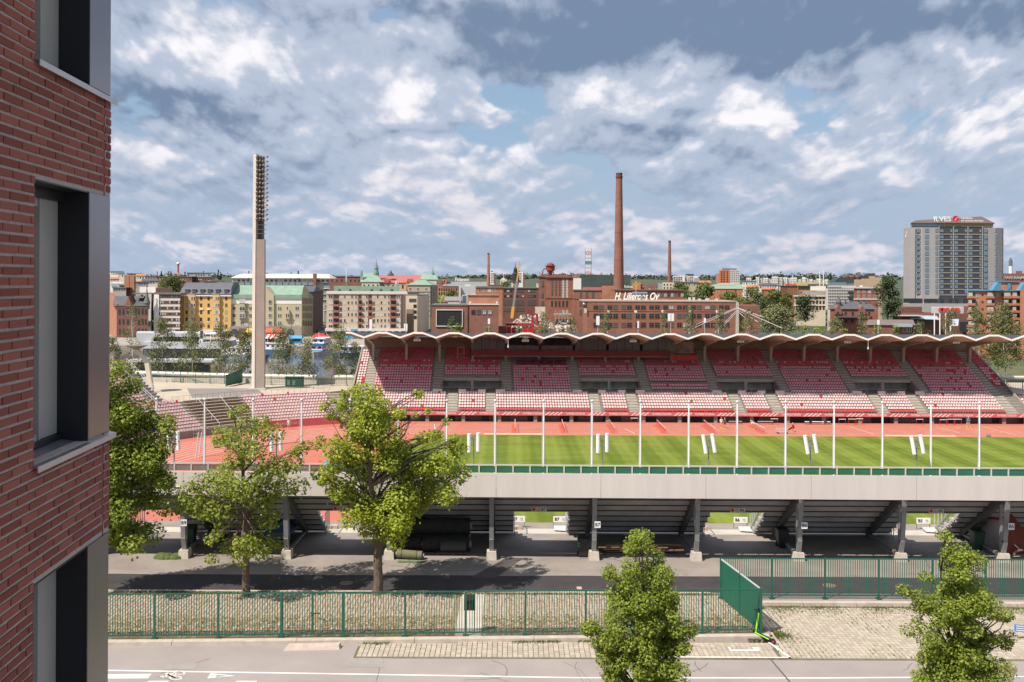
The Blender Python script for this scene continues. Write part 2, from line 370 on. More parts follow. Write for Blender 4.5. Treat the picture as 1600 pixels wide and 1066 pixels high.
# grass blades in the joints: nobody could count them
def grass(name, spots, h, m, seed, lean=.5):
    r = np.random.default_rng(seed); n = len(spots); s = np.array(spots, float)
    a = r.uniform(0, 6.28, n); hh = h*r.uniform(.5, 1.3, n); w = hh*.16+.006; ux, uy = np.cos(a), np.sin(a)
    lx, ly = r.normal(0, lean, n)*hh, r.normal(0, lean, n)*hh
    v = np.empty((n, 3, 3)); v[:, 0] = s+np.c_[ux*w, uy*w, 0*w]; v[:, 1] = s-np.c_[ux*w, uy*w, 0*w]; v[:, 2] = s+np.c_[lx, ly, hh]
    return tri_mesh(name, v.reshape(-1, 3), np.arange(3*n).reshape(-1, 3), m, kind='stuff')
def tri_mesh(name, v, f, m, parent=None, kind=None, off=(0, 0, 0)):
    me = bpy.data.meshes.new(name); k = f.shape[1]
    me.vertices.add(len(v)); me.vertices.foreach_set('co', (v-np.array(off)).astype('f4').ravel())
    me.loops.add(f.size); me.loops.foreach_set('vertex_index', f.astype('i4').ravel())
    me.polygons.add(len(f)); me.polygons.foreach_set('loop_start', np.arange(0, f.size, k, dtype='i4'))
    me.materials.append(m); me.update(calc_edges=True)
    o = bpy.data.objects.new(name, me); C.objects.link(o); o.parent = parent
    if kind: o['kind'] = kind
    return o
GRASS_DRY = island_mat('dry grass', (.16, .125, .045), (.34, .25, .11), .9, 0, transl=.2)
GRASS_GREEN = island_mat('green grass', (.07, .11, .02), (.16, .18, .05), .9, 0, transl=.25)
rr = random.Random(5); sp_d, sp_g = [], []
for _ in range(34000):
    x, y = rr.uniform(-19, 11), rr.uniform(42.0, 47.8)
    if y < YF(x)+.1 or -2.4 < x < -1.2: continue
    k = (y-YF(x))/5.2
    if rr.random() < (.95 if k < .48 else .28): (sp_d if rr.random() < .78 else sp_g).append((x, y, .01))
for _ in range(6000):
    x, y = rr.uniform(10.9, 27), 46.4-abs(rr.gauss(0, .5)); 
    if rr.random() < .5+.5*math.sin(x*2.1)*math.sin(x*.7): sp_g.append((x, y, -.1))
for _ in range(4200):
    x, y = rr.uniform(10.9, 27), rr.uniform(40.1, 46.4); x = 10.95+round((x-10.95)/.2)*.2+rr.gauss(0, .012)
    if math.sin(x*1.7)+math.sin(y*1.3+x*.4) > .3: (sp_g if rr.random() < .4 else sp_d).append((x, y, -.1))
for _ in range(2600):
    x = rr.uniform(-6.2, 10.9); y = YF(x)-.47-abs(rr.gauss(0, .1))
    if math.sin(x*1.9)+math.sin(x*.63) > .2: sp_g.append((x, y, -.1))
for _ in range(3000):
    x = rr.uniform(-18, 10); sp_g.append((x, 47.75+rr.gauss(0, .07), .01))
for _ in range(700):
    sp_g.append((11.3+abs(rr.gauss(0, .35)), 42.6+rr.gauss(0, .3), -.1))
grass('grass', sp_d, .055, GRASS_DRY, 3); grass('grass', sp_g, .09, GRASS_GREEN, 4)
# long kerb stones
kerb = slab('kerb', -90, 11.05, 41.35, 41.36, -.2, CONC_KERB, .1)
kb = kerb
x = -24.0; r = random.Random(3)
while x < 10.9:
    L_ = min(r.choice((4.9, 5.0, 5.1)), 11.02-x); x1 = x+L_-.02; b = MB()
    y0, y1 = YF(x)-.46, YF(x1)-.46
    b.hexa([(x, y0, -.3), (x1, y1, -.3), (x1, y1+.34, -.3), (x, y0+.34, -.3)], [(x, y0+.03, .03), (x1, y1+.03, .03), (x1, y1+.34, .035), (x, y0+.34, .035)])
    b.build('kerb_stone', CONC_KERB, kb); x += L_
x = 11.2
while x < 34:
    b = MB(); b.hexa([(x, 46.5, -.3), (x+2.47, 46.5, -.3), (x+2.47, 46.83, -.3), (x, 46.83, -.3)], [(x, 46.53, .05), (x+2.47, 46.53, .05), (x+2.47, 46.83, .05), (x, 46.83, .05)]); b.build('kerb_stone', CONC_KERB, kb); x += 2.5
# concrete block lying by the kerb
b = MB(); p, q = G(443, 1017, -.12), G(531, 1015, -.12)
b.hexa([(p.x, p.y-.02, -.12), (q.x, q.y-.02, -.12), (q.x, q.y+.36, -.12), (p.x+.05, p.y+.36, -.12)], [(p.x+.12, p.y+.1, .04), (q.x-.06, q.y+.06, .04), (q.x-.02, q.y+.33, .06), (p.x+.16, p.y+.33, .06)])
tag(b.build('concrete_ramp', CONC_KERB), 'low concrete ramp block lying against the kerb below the gate', 'ramp block')
# road markings (each a sheet 4 mm above the street)
ZS = -.115
mk = MB()
def band(b, pts, w, z):
    for a, c in zip(pts[:-1], pts[1:]): b.quad((a[0], a[1]-w/2, z), (c[0], c[1]-w/2, z), (c[0], c[1]+w/2, z), (a[0], a[1]+w/2, z))
edge = [(-60, 38.9), (-15.6, 38.53), (-5.9, 38.27), (2.5, 38.02), (12, 38.1), (17.3, 38.25), (60, 39.6)]
band(mk, edge, .11, ZS)
mk.build('edge_line', WHITE_PAINT, kind='structure')
def gpoly(name, pix, z=ZS, m=WHITE_PAINT):
    return sheet(name, [tuple(G(px, py, z)) for px, py in pix], m)
gpoly('painted_bar', [(120, 1060.5), (231, 1060), (237, 1053), (120, 1054)])
gpoly('painted_dash', [(229, 1066), (262, 1066), (264, 1064), (233, 1064)])
gpoly('painted_dash', [(368, 1066), (400, 1066), (402, 1064), (371, 1064)])
b = MB(); o_, i_ = [(324, 1060), (367, 1056), (329, 1052)], [(336.5, 1058.4), (357, 1056.2), (339, 1054.2)]
for k in range(3): b.add([tuple(G(*p, ZS)) for p in (o_[k], o_[(k+1) % 3], i_[(k+1) % 3], i_[k])], [(0, 1, 2, 3)])
b.build('painted_triangle', WHITE_PAINT, kind='structure')
b = MB()                                              # bicycle symbol
def ring(cx, cy, rx, ry, n=22, w=.32):
    for k in range(n):
        a0, a1 = 2*math.pi*k/n, 2*math.pi*(k+1)/n
        b.add([tuple(G(cx+rx*math.cos(t)*s, cy+ry*math.sin(t)*s, ZS)) for t, s in ((a0, 1), (a1, 1), (a1, 1-w), (a0, 1-w))], [(0, 1, 2, 3)])
def stroke(p0, p1, w):
    a, c = G(*p0, ZS), G(*p1, ZS); t = (c-a).normalized()*w/2; n_ = Vector((-t.y, t.x, 0)); b.quad(a-n_, c-n_, c+n_, a+n_)
ring(280, 1052, 9.5, 2.6, w=.22); ring(274.5, 1059.3, 10, 3.0, w=.22)
for s in (((280, 1052), (262, 1054)), ((274, 1059), (262, 1054)), ((280, 1052), (268, 1057.5)), ((262, 1054), (268, 1057.5)), ((268, 1057.5), (274, 1059)), ((262, 1054), (258, 1058)), ((258, 1058), (251, 1057)), ((262, 1054), (260, 1051.5))): stroke(s[0], s[1], .10)
b.build('bicycle_symbol', WHITE_PAINT, kind='structure')
ZP = -.078
def pquad(name, x0, x1, y0, y1, z=ZP, m=WHITE_PAINT): return sheet(name, [(x0, y0, z), (x1, y0, z), (x1, y1, z), (x0, y1, z)], m)
pquad('bay_line', 4.4, 11.3, 40.02, 40.12)
sheet('bay_line', [(11.2, 40.02, ZP), (11.33, 40.02, ZP), (10.9, 41.75, ZP), (10.78, 41.75, ZP)], WHITE_PAINT)
pquad('stencil_mark', 9.0, 9.08, 40.75, 41.2); pquad('stencil_mark', 9.08, 10.2, 40.75, 40.9); pquad('stencil_mark', 10.0, 10.25, 40.9, 41.15)
MANHOLE = mat('cast iron', (.20, .135, .11), .7, .2, 6, .3)
def manhole(px, py, z, label, r=.33):
    p = G(px, py, z); t = thing('manhole_cover', label, 'manhole cover', p)
    b = MB(); b.lathe((p.x, p.y, z), [(r, -.05), (r, .012), (r*.86, .013)], 24); b.build('rim', MANHOLE, t)
    b = MB(); b.lathe((p.x, p.y, z), [(r*.8, -.05), (r*.8, .012)], 20)
    for k in range(-3, 4): b.box(p.x-.22, p.x+.22, p.y+k*.06-.012, p.y+k*.06+.012, z+.012, z+.018)
    b.build('lid', MANHOLE, t)
manhole(1573, 1046, -.12, 'rusty round manhole cover in the street at the right edge', .38)
manhole(541, 911.5, .005, 'round manhole cover in the dark asphalt beside the tree trunk')
manhole(1296, 915, .005, 'pale manhole cover in the dark asphalt behind the rear fence')
b = MB(); p = G(905, 919, .004); b.box(p.x-.12, p.x+.12, p.y-.2, p.y+.2, .004, .012); b.build('repair_patch', mat('patch', (.45, .30, .24), .9), kind='structure')
gpoly('asphalt_patch', [(255, 1046.5), (304, 1046), (311, 1036), (264, 1036)], -.113, mat('patch grey', (.27, .25, .235), .9, .08, 2))
gpoly('asphalt_patch', [(541, 1042), (600, 1043), (598, 1022), (549, 1021)], -.113, mat('patch grey', (.27, .25, .235), .9))
gpoly('crack', [(1202, 1029), (1204, 1029), (1236, 1066), (1233, 1066)], -.114, mat('crack', (.07, .065, .065), .9))

CRK = mat('crack', (.07, .065, .065), .9); r = random.Random(41)      # frost cracks and patch joints in the old asphalt
for k in range(26):
    yard = k % 2; x, y = (r.uniform(-17, 24), r.uniform(51, 57)) if yard else (r.uniform(-14, 18), r.uniform(37.2, 39.6)); z = .006 if yard else -.1145; a = r.choice((0, 0, 1.57))+r.gauss(0, .35); b = MB(); w = r.uniform(.005, .012) if not yard else r.uniform(.01, .022)
    for s_ in range(r.randint(7, 16)):
        a += r.gauss(0, .16)*r.choice((1, -1, 2)); nx_, ny_ = x+math.cos(a)*.35, y+math.sin(a)*.35
        if not ((50.9 < ny_ < 61) if yard else (36.5 < ny_ < 39.8)): break
        px_, py_ = -math.sin(a)*w, math.cos(a)*w; b.quad((x-px_, y-py_, z), (nx_-px_, ny_-py_, z), (nx_+px_, ny_+py_, z), (x+px_, y+py_, z)); x, y = nx_, ny_
    if b.f: b.build('crack', CRK, kind='structure')
# ------------------------------------------------------------------ green bar fences
def fence(name, label, pts, bars, h=1.86, solid=False, skip_last=True, group=None, gate=None):
    o = thing(name, label, 'fence', pts[0], group)
    pm = MB(); pm.box(-.045, .045, -.035, .035, 0, h+.03).box(-.12, .12, -.10, .10, -.02, .02, 0); pme = pm.mesh('post', STEEL_GREEN)
    for i, p in enumerate(pts): inst('post', pme, o, p)
    for i, (a, c) in enumerate(zip(pts[:-1], pts[1:])):
        a, c = Vector(a), Vector(c); t = (c-a).normalized(); L_ = (c-a).length; zv = Vector((0, 0, 1))
        is_gate = gate is not None and i == gate
        holder = o
        spans = [(.06, L_-.06)] if not is_gate else [(.06, L_/2-.02), (L_/2+.02, L_-.06)]
        for s0, s1 in spans:
            h0, h1 = .13, h
            if is_gate:
                b = MB(); 
                for s in (s0, s1): b.bar(a+t*s+zv*h0, a+t*s+zv*h1, .05, .05)
                for z_ in (h0, h1): b.bar(a+t*s0+zv*z_, a+t*s1+zv*z_, .045, .05)
                holder = b.build('gate_leaf', STEEL_GREEN, o)
            for z_ in (() if is_gate else (h0, h1)): b = MB(); b.bar(a+t*s0+zv*z_, a+t*s1+zv*z_, .045, .05); b.build('rail', STEEL_GREEN, holder)
            b = MB(); n = int(round((s1-s0)/bars))
            for k in range(1, n): 
                p = a+t*(s0+(s1-s0)*k/n); b.bar(p+zv*(h0+.01), p+zv*(h1-.01), .026, .03)
            b.build('bar', STEEL_GREEN, holder, kind='stuff')
            if is_gate and s0 < .1:
                b = MB(); b.bar(a+t*(s1-.05)+zv*1.0+Vector((0, -.04, 0)), a+t*(s1+.35)+zv*1.0+Vector((0, -.04, 0)), .05, .05); b.build('latch', STEEL_GREEN, holder)
    return o
fx = [-22.1, -19.55]+[PX(px, 42.0, .5) for px in (247, 344.4, 441.3, 537.7, 633, 727.6, 821, 916, 1008.5, 1101)]+[10.72]
front = fence('bar_fence', 'long green bar fence on the kerb along the street', [(x, YF(x), .03) for x in fx], .105, gate=4)
bx = [9.97]+[PX(px, 47.25, .5) for px in (1206, 1289, 1373, 1457, 1540, 1624, 1708)]
fence('bar_fence', 'green bar fence along the back of the paved parking lot', [(x, 47.25, .05) for x in bx], .105)
# side fence: boarded panel between the two
t = thing('side_fence', 'short dark green boarded fence joining the two bar fences', 'fence', (9.97, 47.2, .02))
A, B_ = Vector((9.97, 47.15, .05)), Vector((10.72, YF(10.72)+.1, .03))
for k in range(3):
    p = A+(B_-A)*k/2; b = MB(); b.box(p.x-.04, p.x+.04, p.y-.04, p.y+.04, 0, 1.92); b.build('post', STEEL_GREEN, t)
n = 44
bm_ = MB(); bm_.bar((0, 0, .1), (0, 0, 1.8), .012, .075); sm = bm_.mesh('slat', STEEL_GREEN)
for k in range(1, n):
    p = A+(B_-A)*k/n; inst('slat', sm, t, p, (0, 0, R(18)))
for z in (.1, 1.84):
    b = MB(); b.bar(A+Vector((0, 0, z)), B_+Vector((0, 0, z)), .05, .05); b.build('rail', PALE_STEEL if z > 1 else STEEL_GREEN, t)
p = A+(B_-A)*.27; sg = MB(); sg.box(p.x+.05, p.x+.07, p.y-.2, p.y+.2, 1.05, 1.55)
s_ = sg.build('exit_sign', mat('exit green', (.03, .45, .20), .5), t); b = MB(); b.box(p.x+.072, p.x+.076, p.y-.12, p.y+.02, 1.15, 1.48).box(p.x+.072, p.x+.076, p.y+.05, p.y+.14, 1.2, 1.28); b.build('pictogram', WHITE_SIGN, s_)
# dark notice box behind the front fence
p = G(737, 963, .0); t = thing('notice_board', 'small dark board standing behind the front fence on the concrete path', 'board', (p.x, 42.35, .02))
b = MB(); b.box(p.x-.24, p.x+.24, 42.35, 42.42, 1.0, 1.68); b.build('board', mat('dark board', (.05, .035, .03), .6), t)
b = MB(); 
for s in (-.2, .2): b.box(p.x+s-.02, p.x+s+.02, 42.43, 42.47, 0, 1.7)
b.build('leg', DARK_STEEL, t)
# blue sign lying at the right edge of the lot
p = G(1597, 999, -.08); t = thing('blue_sign', 'blue and white striped sign panel at the right edge of the parking lot', 'sign', p)
BLUE = mat('sign blue', (.03, .25, .60), .5, .05)
b = MB(); b.hexa([(p.x-.32, p.y, .25), (p.x+.7, p.y, .15), (p.x+.7, p.y+.03, .15), (p.x-.32, p.y+.03, .25)], [(p.x-.32, p.y, .55), (p.x+.7, p.y, .45), (p.x+.7, p.y+.03, .45), (p.x-.32, p.y+.03, .55)]); pl = b.build('plate', BLUE, t)
for k in range(3):
    b = MB(); z = .29+k*.09; b.hexa([(p.x-.26, p.y-.006, z), (p.x+.6, p.y-.006, z-.085), (p.x+.6, p.y-.003, z-.085), (p.x-.26, p.y-.003, z)], [(p.x-.26, p.y-.006, z+.035), (p.x+.6, p.y-.006, z-.05), (p.x+.6, p.y-.003, z-.05), (p.x-.26, p.y-.003, z+.035)]); b.build('stripe', WHITE_SIGN, pl)
b = MB(); b.box(p.x+.3, p.x+.35, p.y+.03, p.y+.08, -.1, .5); b.build('post', GREY_STEEL, t)
# kick scooter
def scooter():
    p = G(1192, 1000, -.085); t = thing('kick_scooter', 'lime green kick scooter leaning at the corner of the front fence', 'scooter', p)
    LIME = mat('lime paint', (.28, .70, .04), .4, .05); x, y, z = p
    f, bk = Vector((x-.17, y+.55, z)), Vector((x+.28, y-.45, z))
    b = MB(); b.bar(f+Vector((.02, -.12, .14)), bk+Vector((-.02, .1, .12)), .17, .06, 0); d = b.build('deck', BLACK, t)
    b = MB(); b.bar(f+Vector((-.06, -.12, .17)), bk+Vector((-.12, .1, .15)), .03, .04); b.build('side_stripe', LIME, d)
    b = MB(); b.tube([f+Vector((0, 0, .12)), f+Vector((.08, .02, .62)), f+Vector((.13, .03, .95))], .04, 8); st = b.build('stem', LIME, t)
    b = MB(); b.tube([f+Vector((.13, .03, .95)), f+Vector((.15, .03, 1.1))], .035, 8); b.tube([f+Vector((-.1, -.1, 1.12)), f+Vector((.15, .03, 1.12)), f+Vector((.40, .14, 1.12))], .024, 6); b.build('handlebar', BLACK, t)
    for c in (f+Vector((-.02, .06, .11)), bk+Vector((.04, -.04, .11))):
        b = MB(); ax = Vector((.9, .42, 0)).normalized()*.03; b.tube([c-ax, c+ax], .11, 14); wh = b.build('wheel', BLACK, t)
    b = MB(); b.bar(bk+Vector((0, 0, .22)), bk+Vector((.1, -.14, .12)), .1, .015); b.build('mudguard', BLACK, t)
    b = MB(); b.box(bk.x-.03, bk.x+.03, bk.y-.16, bk.y-.13, .1+z, .17+z); b.build('tail_light', RED_SIGN, t)
scooter()

# ------------------------------------------------------------------ near brick house (left edge of the picture)
BRICK = island_mat('red brick', (.195, .057, .043), (.305, .10, .075), .9, .6, 95)
MORTAR = mat('mortar', (.37, .325, .30), .95, .12, 20, .4, 90)
def brick_house():
    A = Vector((-3.488, 6.78, 0)); U = Vector((-.135, 2.20, 0)).normalized(); Nn = Vector((U.y, -U.x, 0))    # Nn points out of the wall
    U0, U1 = -6.0, 2.204; Z0, Z1 = -.12, 21.3; OPEN = [(.57, 1.655, 10.63+3.005*k, 12.74+3.005*k) for k in range(-3, 4)]
    t = thing('brick_house', 'dark red brick house with deep dark windows filling the left edge', 'house', tuple(A+U*U1+Vector((0, 0, -.12))))
    W = lambda u, n, z: A+U*u+Nn*n+Vector((0, 0, z))
    def blk(b, u0, u1, n0, n1, z0, z1, mi=0):
        b.hexa([W(u0, n1, z0), W(u0, n0, z0), W(u1, n0, z0), W(u1, n1, z0)][::-1], [W(u0, n1, z1), W(u0, n0, z1), W(u1, n0, z1), W(u1, n1, z1)][::-1], mi)
    b = MB()                                              # backing wall with openings, mortar-coloured
    blk(b, U0, .57, -.28, -.007, Z0, Z1)
    zs = Z0
    for (u0, u1, z0, z1) in OPEN:
        blk(b, .57, U1, -.28, -.007, max(zs, Z0), z0) if z0 > zs else None
        blk(b, u1, U1, -.28, -.010, max(z0, Z0), z1); zs = z1
    blk(b, .57, U1, -.28, -.007, zs, Z1)
    blk(b, U0, U1-.3, -9, -.28, Z0, Z1-.02)               # body of the house
    wall = b.build('wall', MORTAR, t)
    bricks = []
    r = random.Random(11); LEN, CH = .30, .075
    rows = int((Z1-Z0)/CH)
    for j in range(rows):
        z = Z0+j*CH; sh = (0, .15, .05, .20)[j % 4] if True else 0
        u = U0+sh
        segs = []
        while u < U1:
            q_ = U1-.002 if u+LEN > U1-.05 else u+LEN-.016; segs.append((u, q_)); u += LEN if q_ < U1-.01 else 9
        for a, c in segs:
            parts = [(a, c)]
            for (u0, u1, z0, z1) in OPEN:
                if z+.06 > z0+.01 and z < z1-.01:
                    np_ = []
                    for (p, q) in parts:
                        e1 = 2.175
                        if q <= u0 or p >= e1: np_.append((p, q)); continue
                        if p < u0: np_.append((p, u0))
                        if q > e1: np_.append((e1, q))
                    parts = np_
            for (p, q) in parts:                          # the dark movement joint splits the bricks too
                qs = [(p, 2.045), (2.06, q)] if p < 2.045 and q > 2.06 else [(p, q)]
                for (p2, q2) in qs:
                    if q2-p2 > .03: bricks.append((p2, q2, z))
    def vis(bk):
        u = (bk[0]+bk[1])/2; p = W(u, 0, bk[2]); 
        if p.y < 1: return -1
        px = 800+F_PX*p.x/p.y; py = YH-F_PX*(p.z-HCAM)/p.y
        return (bk[1]-bk[0])/p.y**2 if -12 < px < 180 and -15 < py < 1080 else -1
    bricks.sort(key=vis, reverse=True)
    cache = {}
    ang = math.atan2(U.y, U.x)
    for i, (u0, u1, z) in enumerate(bricks):
        if i >= 300: break
        L_ = round(u1-u0, 2); k = (L_, r.randrange(3))
        if k not in cache:
            q = MB(); e = .004; f = -.001-.0018*k[1]
            q.hexa([(0, .06, 0), (L_, .06, 0), (L_, f+e, 0), (0, f+e, 0)][::-1] if False else [(0, f, e), (L_, f, e), (L_, .06, 0), (0, .06, 0)], [(0, f, .060-e), (L_, f, .060-e), (L_, .06, .060), (0, .06, .060)])
            cache[k] = q.mesh('brick', BRICK)
        o = inst('brick', cache[k], wall, W(u0, 0, z+r.uniform(-.0015, .0015)), (0, r.uniform(-.004, .004), ang))
    b = MB()
    for (u0, u1, z) in bricks[300:]: f = r.uniform(-.001, .005); blk(b, u0, u1, -.06, f, z, z+.06)
    b.build('brick', BRICK, wall, kind='stuff')
    b = MB(); blk(b, 2.044, 2.061, -.03, -.003, Z0, Z1); b.build('movement_joint', BLACK, t)
    ANTH = mat('anthracite metal', (.022, .023, .028), .42, .08, 3, metal=.3); CLAD = mat('metal cladding', (.25, .235, .25), .28, .05, 1.5, metal=.75)
    FRAME = mat('window frame paint', (.30, .31, .29), .55, .04, 4); SILL = mat('sill metal', (.20, .20, .22), .42, .22, 2.5, metal=.5); SILL_EDGE = mat('sill edge', (.50, .47, .48), .4, .06, 4, metal=.4)
    PANE = glass_mat('house pane', (.015, .018, .02), .02, .9)
    for (u0, u1, z0, z1) in OPEN:
        if z0 < 6.5: continue
        w = MB(); blk(w, u1-.008, u1-.001, -.26, .004, z0, z1); blk(w, u0, u1, -.26, .0, z1-.012, z1-.002); win = w.build('window', ANTH, t)   # reveal lining
        b = MB(); blk(b, u1+.006, 2.172, -.02, .006, z0+.01, z1-.005); b.build('cladding_panel', CLAD, win)
        b = MB(); blk(b, 1.27, u1-.002, -.32, -.25, z0+.07, z1-.09); blk(b, 1.24, 1.262, -.30, -.235, z0+.07, z1-.09); blk(b, u0-.3, 1.24, -.31, -.25, z0+.06, z0+.12); blk(b, u0-.3, 1.24, -.31, -.25, z1-.16, z1-.09); b.build('frame', FRAME, win)
        b = MB(); blk(b, u0-.3, u1-.01, -.30, -.20, z1-.09, z1-.014); b.build('head_trim', ANTH, win); b = MB(); blk(b, u0-.3, u1-.01, -.30, -.21, z0+.024, z0+.065); b.build('foot_trim', ANTH, win)
        b = MB(); blk(b, u0-.3, 1.24, -.30, -.29, z0+.12, z1-.16); b.build('pane', PANE, win)
        b = MB()                                          # sloping sill with its folded lip
        us, ue = u0-.02, 2.26
        b.hexa([W(us, .035, z0-.03), W(us, -.26, z0+.01), W(u1, -.26, z0+.01), W(u1, .035, z0-.03)], [W(us, .035, z0-.018), W(us, -.26, z0+.022), W(u1, -.26, z0+.022), W(u1, .035, z0-.018)])
        b.hexa([W(u1, .035, z0-.03), W(u1, -.02, z0-.02), W(ue, -.02, z0-.02), W(ue, .035, z0-.03)], [W(u1, .035, z0-.018), W(u1, -.02, z0-.008), W(ue, -.02, z0-.008), W(ue, .035, z0-.018)], 1)
        blk(b, us, ue, .035, .042, z0-.062, z0-.016, 1); b.build('sill', [SILL, SILL_EDGE], win)
        if z0 > 16 or z0 < 12:                            # venetian blind in front of the glass
            b = MB(); n = int((z1-z0-.2)/.028)
            for k in range(n):
                z = z0+.08+k*.028; b.hexa([W(u0-.3, -.235, z), W(u0-.3, -.215, z+.012), W(1.1, -.215, z+.012), W(1.1, -.235, z)], [W(u0-.3, -.235, z+.003), W(u0-.3, -.215, z+.015), W(1.1, -.215, z+.015), W(1.1, -.235, z+.003)])
            b.build('blind_slat', mat('blind metal', (.42, .43, .44), .4, .04, metal=.3) if z0 > 16 else mat('dark blind', (.10, .11, .12), .4, .05), win, kind='stuff')
brick_house()
# ------------------------------------------------------------------ near grandstand, seen from behind
SEAT_PALE = island_mat('faded pink seat', (.66, .44, .44), (.76, .55, .55), .55, 0)
SEAT_MID = island_mat('pink seat', (.68, .29, .36), (.78, .36, .43), .55, 0)
SEAT_RED = island_mat('red seat', (.54, .07, .10), (.66, .10, .135), .5, 0)
SEAT_NEW = island_mat('new red seat', (.55, .012, .018), (.66, .025, .025), .45, 0)
def seat_geo(b, x, y, z, rz, mi, w=.36):
    c, s = math.cos(rz), math.sin(rz)
    def T(p): return (x+p[0]*c-p[1]*s, y+p[0]*s+p[1]*c, z+p[2])
    h = w/2
    b.add([T(p) for p in ((-h, -.36, .27), (h, -.36, .27), (h, -.02, .24), (-h, -.02, .24), (-h, -.35, .32), (h, -.35, .32), (h, -.05, .30), (-h, -.05, .30), (-h*.9, .04, .58), (h*.9, .04, .58), (-h*.9, .075, .56), (h*.9, .075, .56))],
          [(0, 1, 5, 4), (4, 5, 6, 7), (7, 6, 9, 8), (8, 9, 11, 10), (10, 11, 2, 3), (0, 3, 2, 1), (1, 2, 6, 5), (2, 11, 9, 6), (0, 4, 7, 3), (3, 7, 8, 10)], mi)
SEAT_MATS = [SEAT_PALE, SEAT_MID, SEAT_RED, SEAT_NEW]
seat_meshes = {}
def seat_mesh(mi):
    if mi not in seat_meshes:
        b = MB(); seat_geo(b, 0, 0, 0, 0, 0); seat_meshes[mi] = b.mesh('seat', SEAT_MATS[mi])
    return seat_meshes[mi]
def put_seats(stand, seats, singles=300):
    """seats: (x, y, z, rz, material), the ones that show largest first"""
    for (x, y, z, rz, mi) in seats[:singles]: inst('seat', seat_mesh(mi), stand, (x, y, z), (0, 0, rz))
    if len(seats) > singles:
        b = MB()
        for s in seats[singles:]: seat_geo(b, *s)
        b.build('seat', SEAT_MATS, stand, kind='stuff')

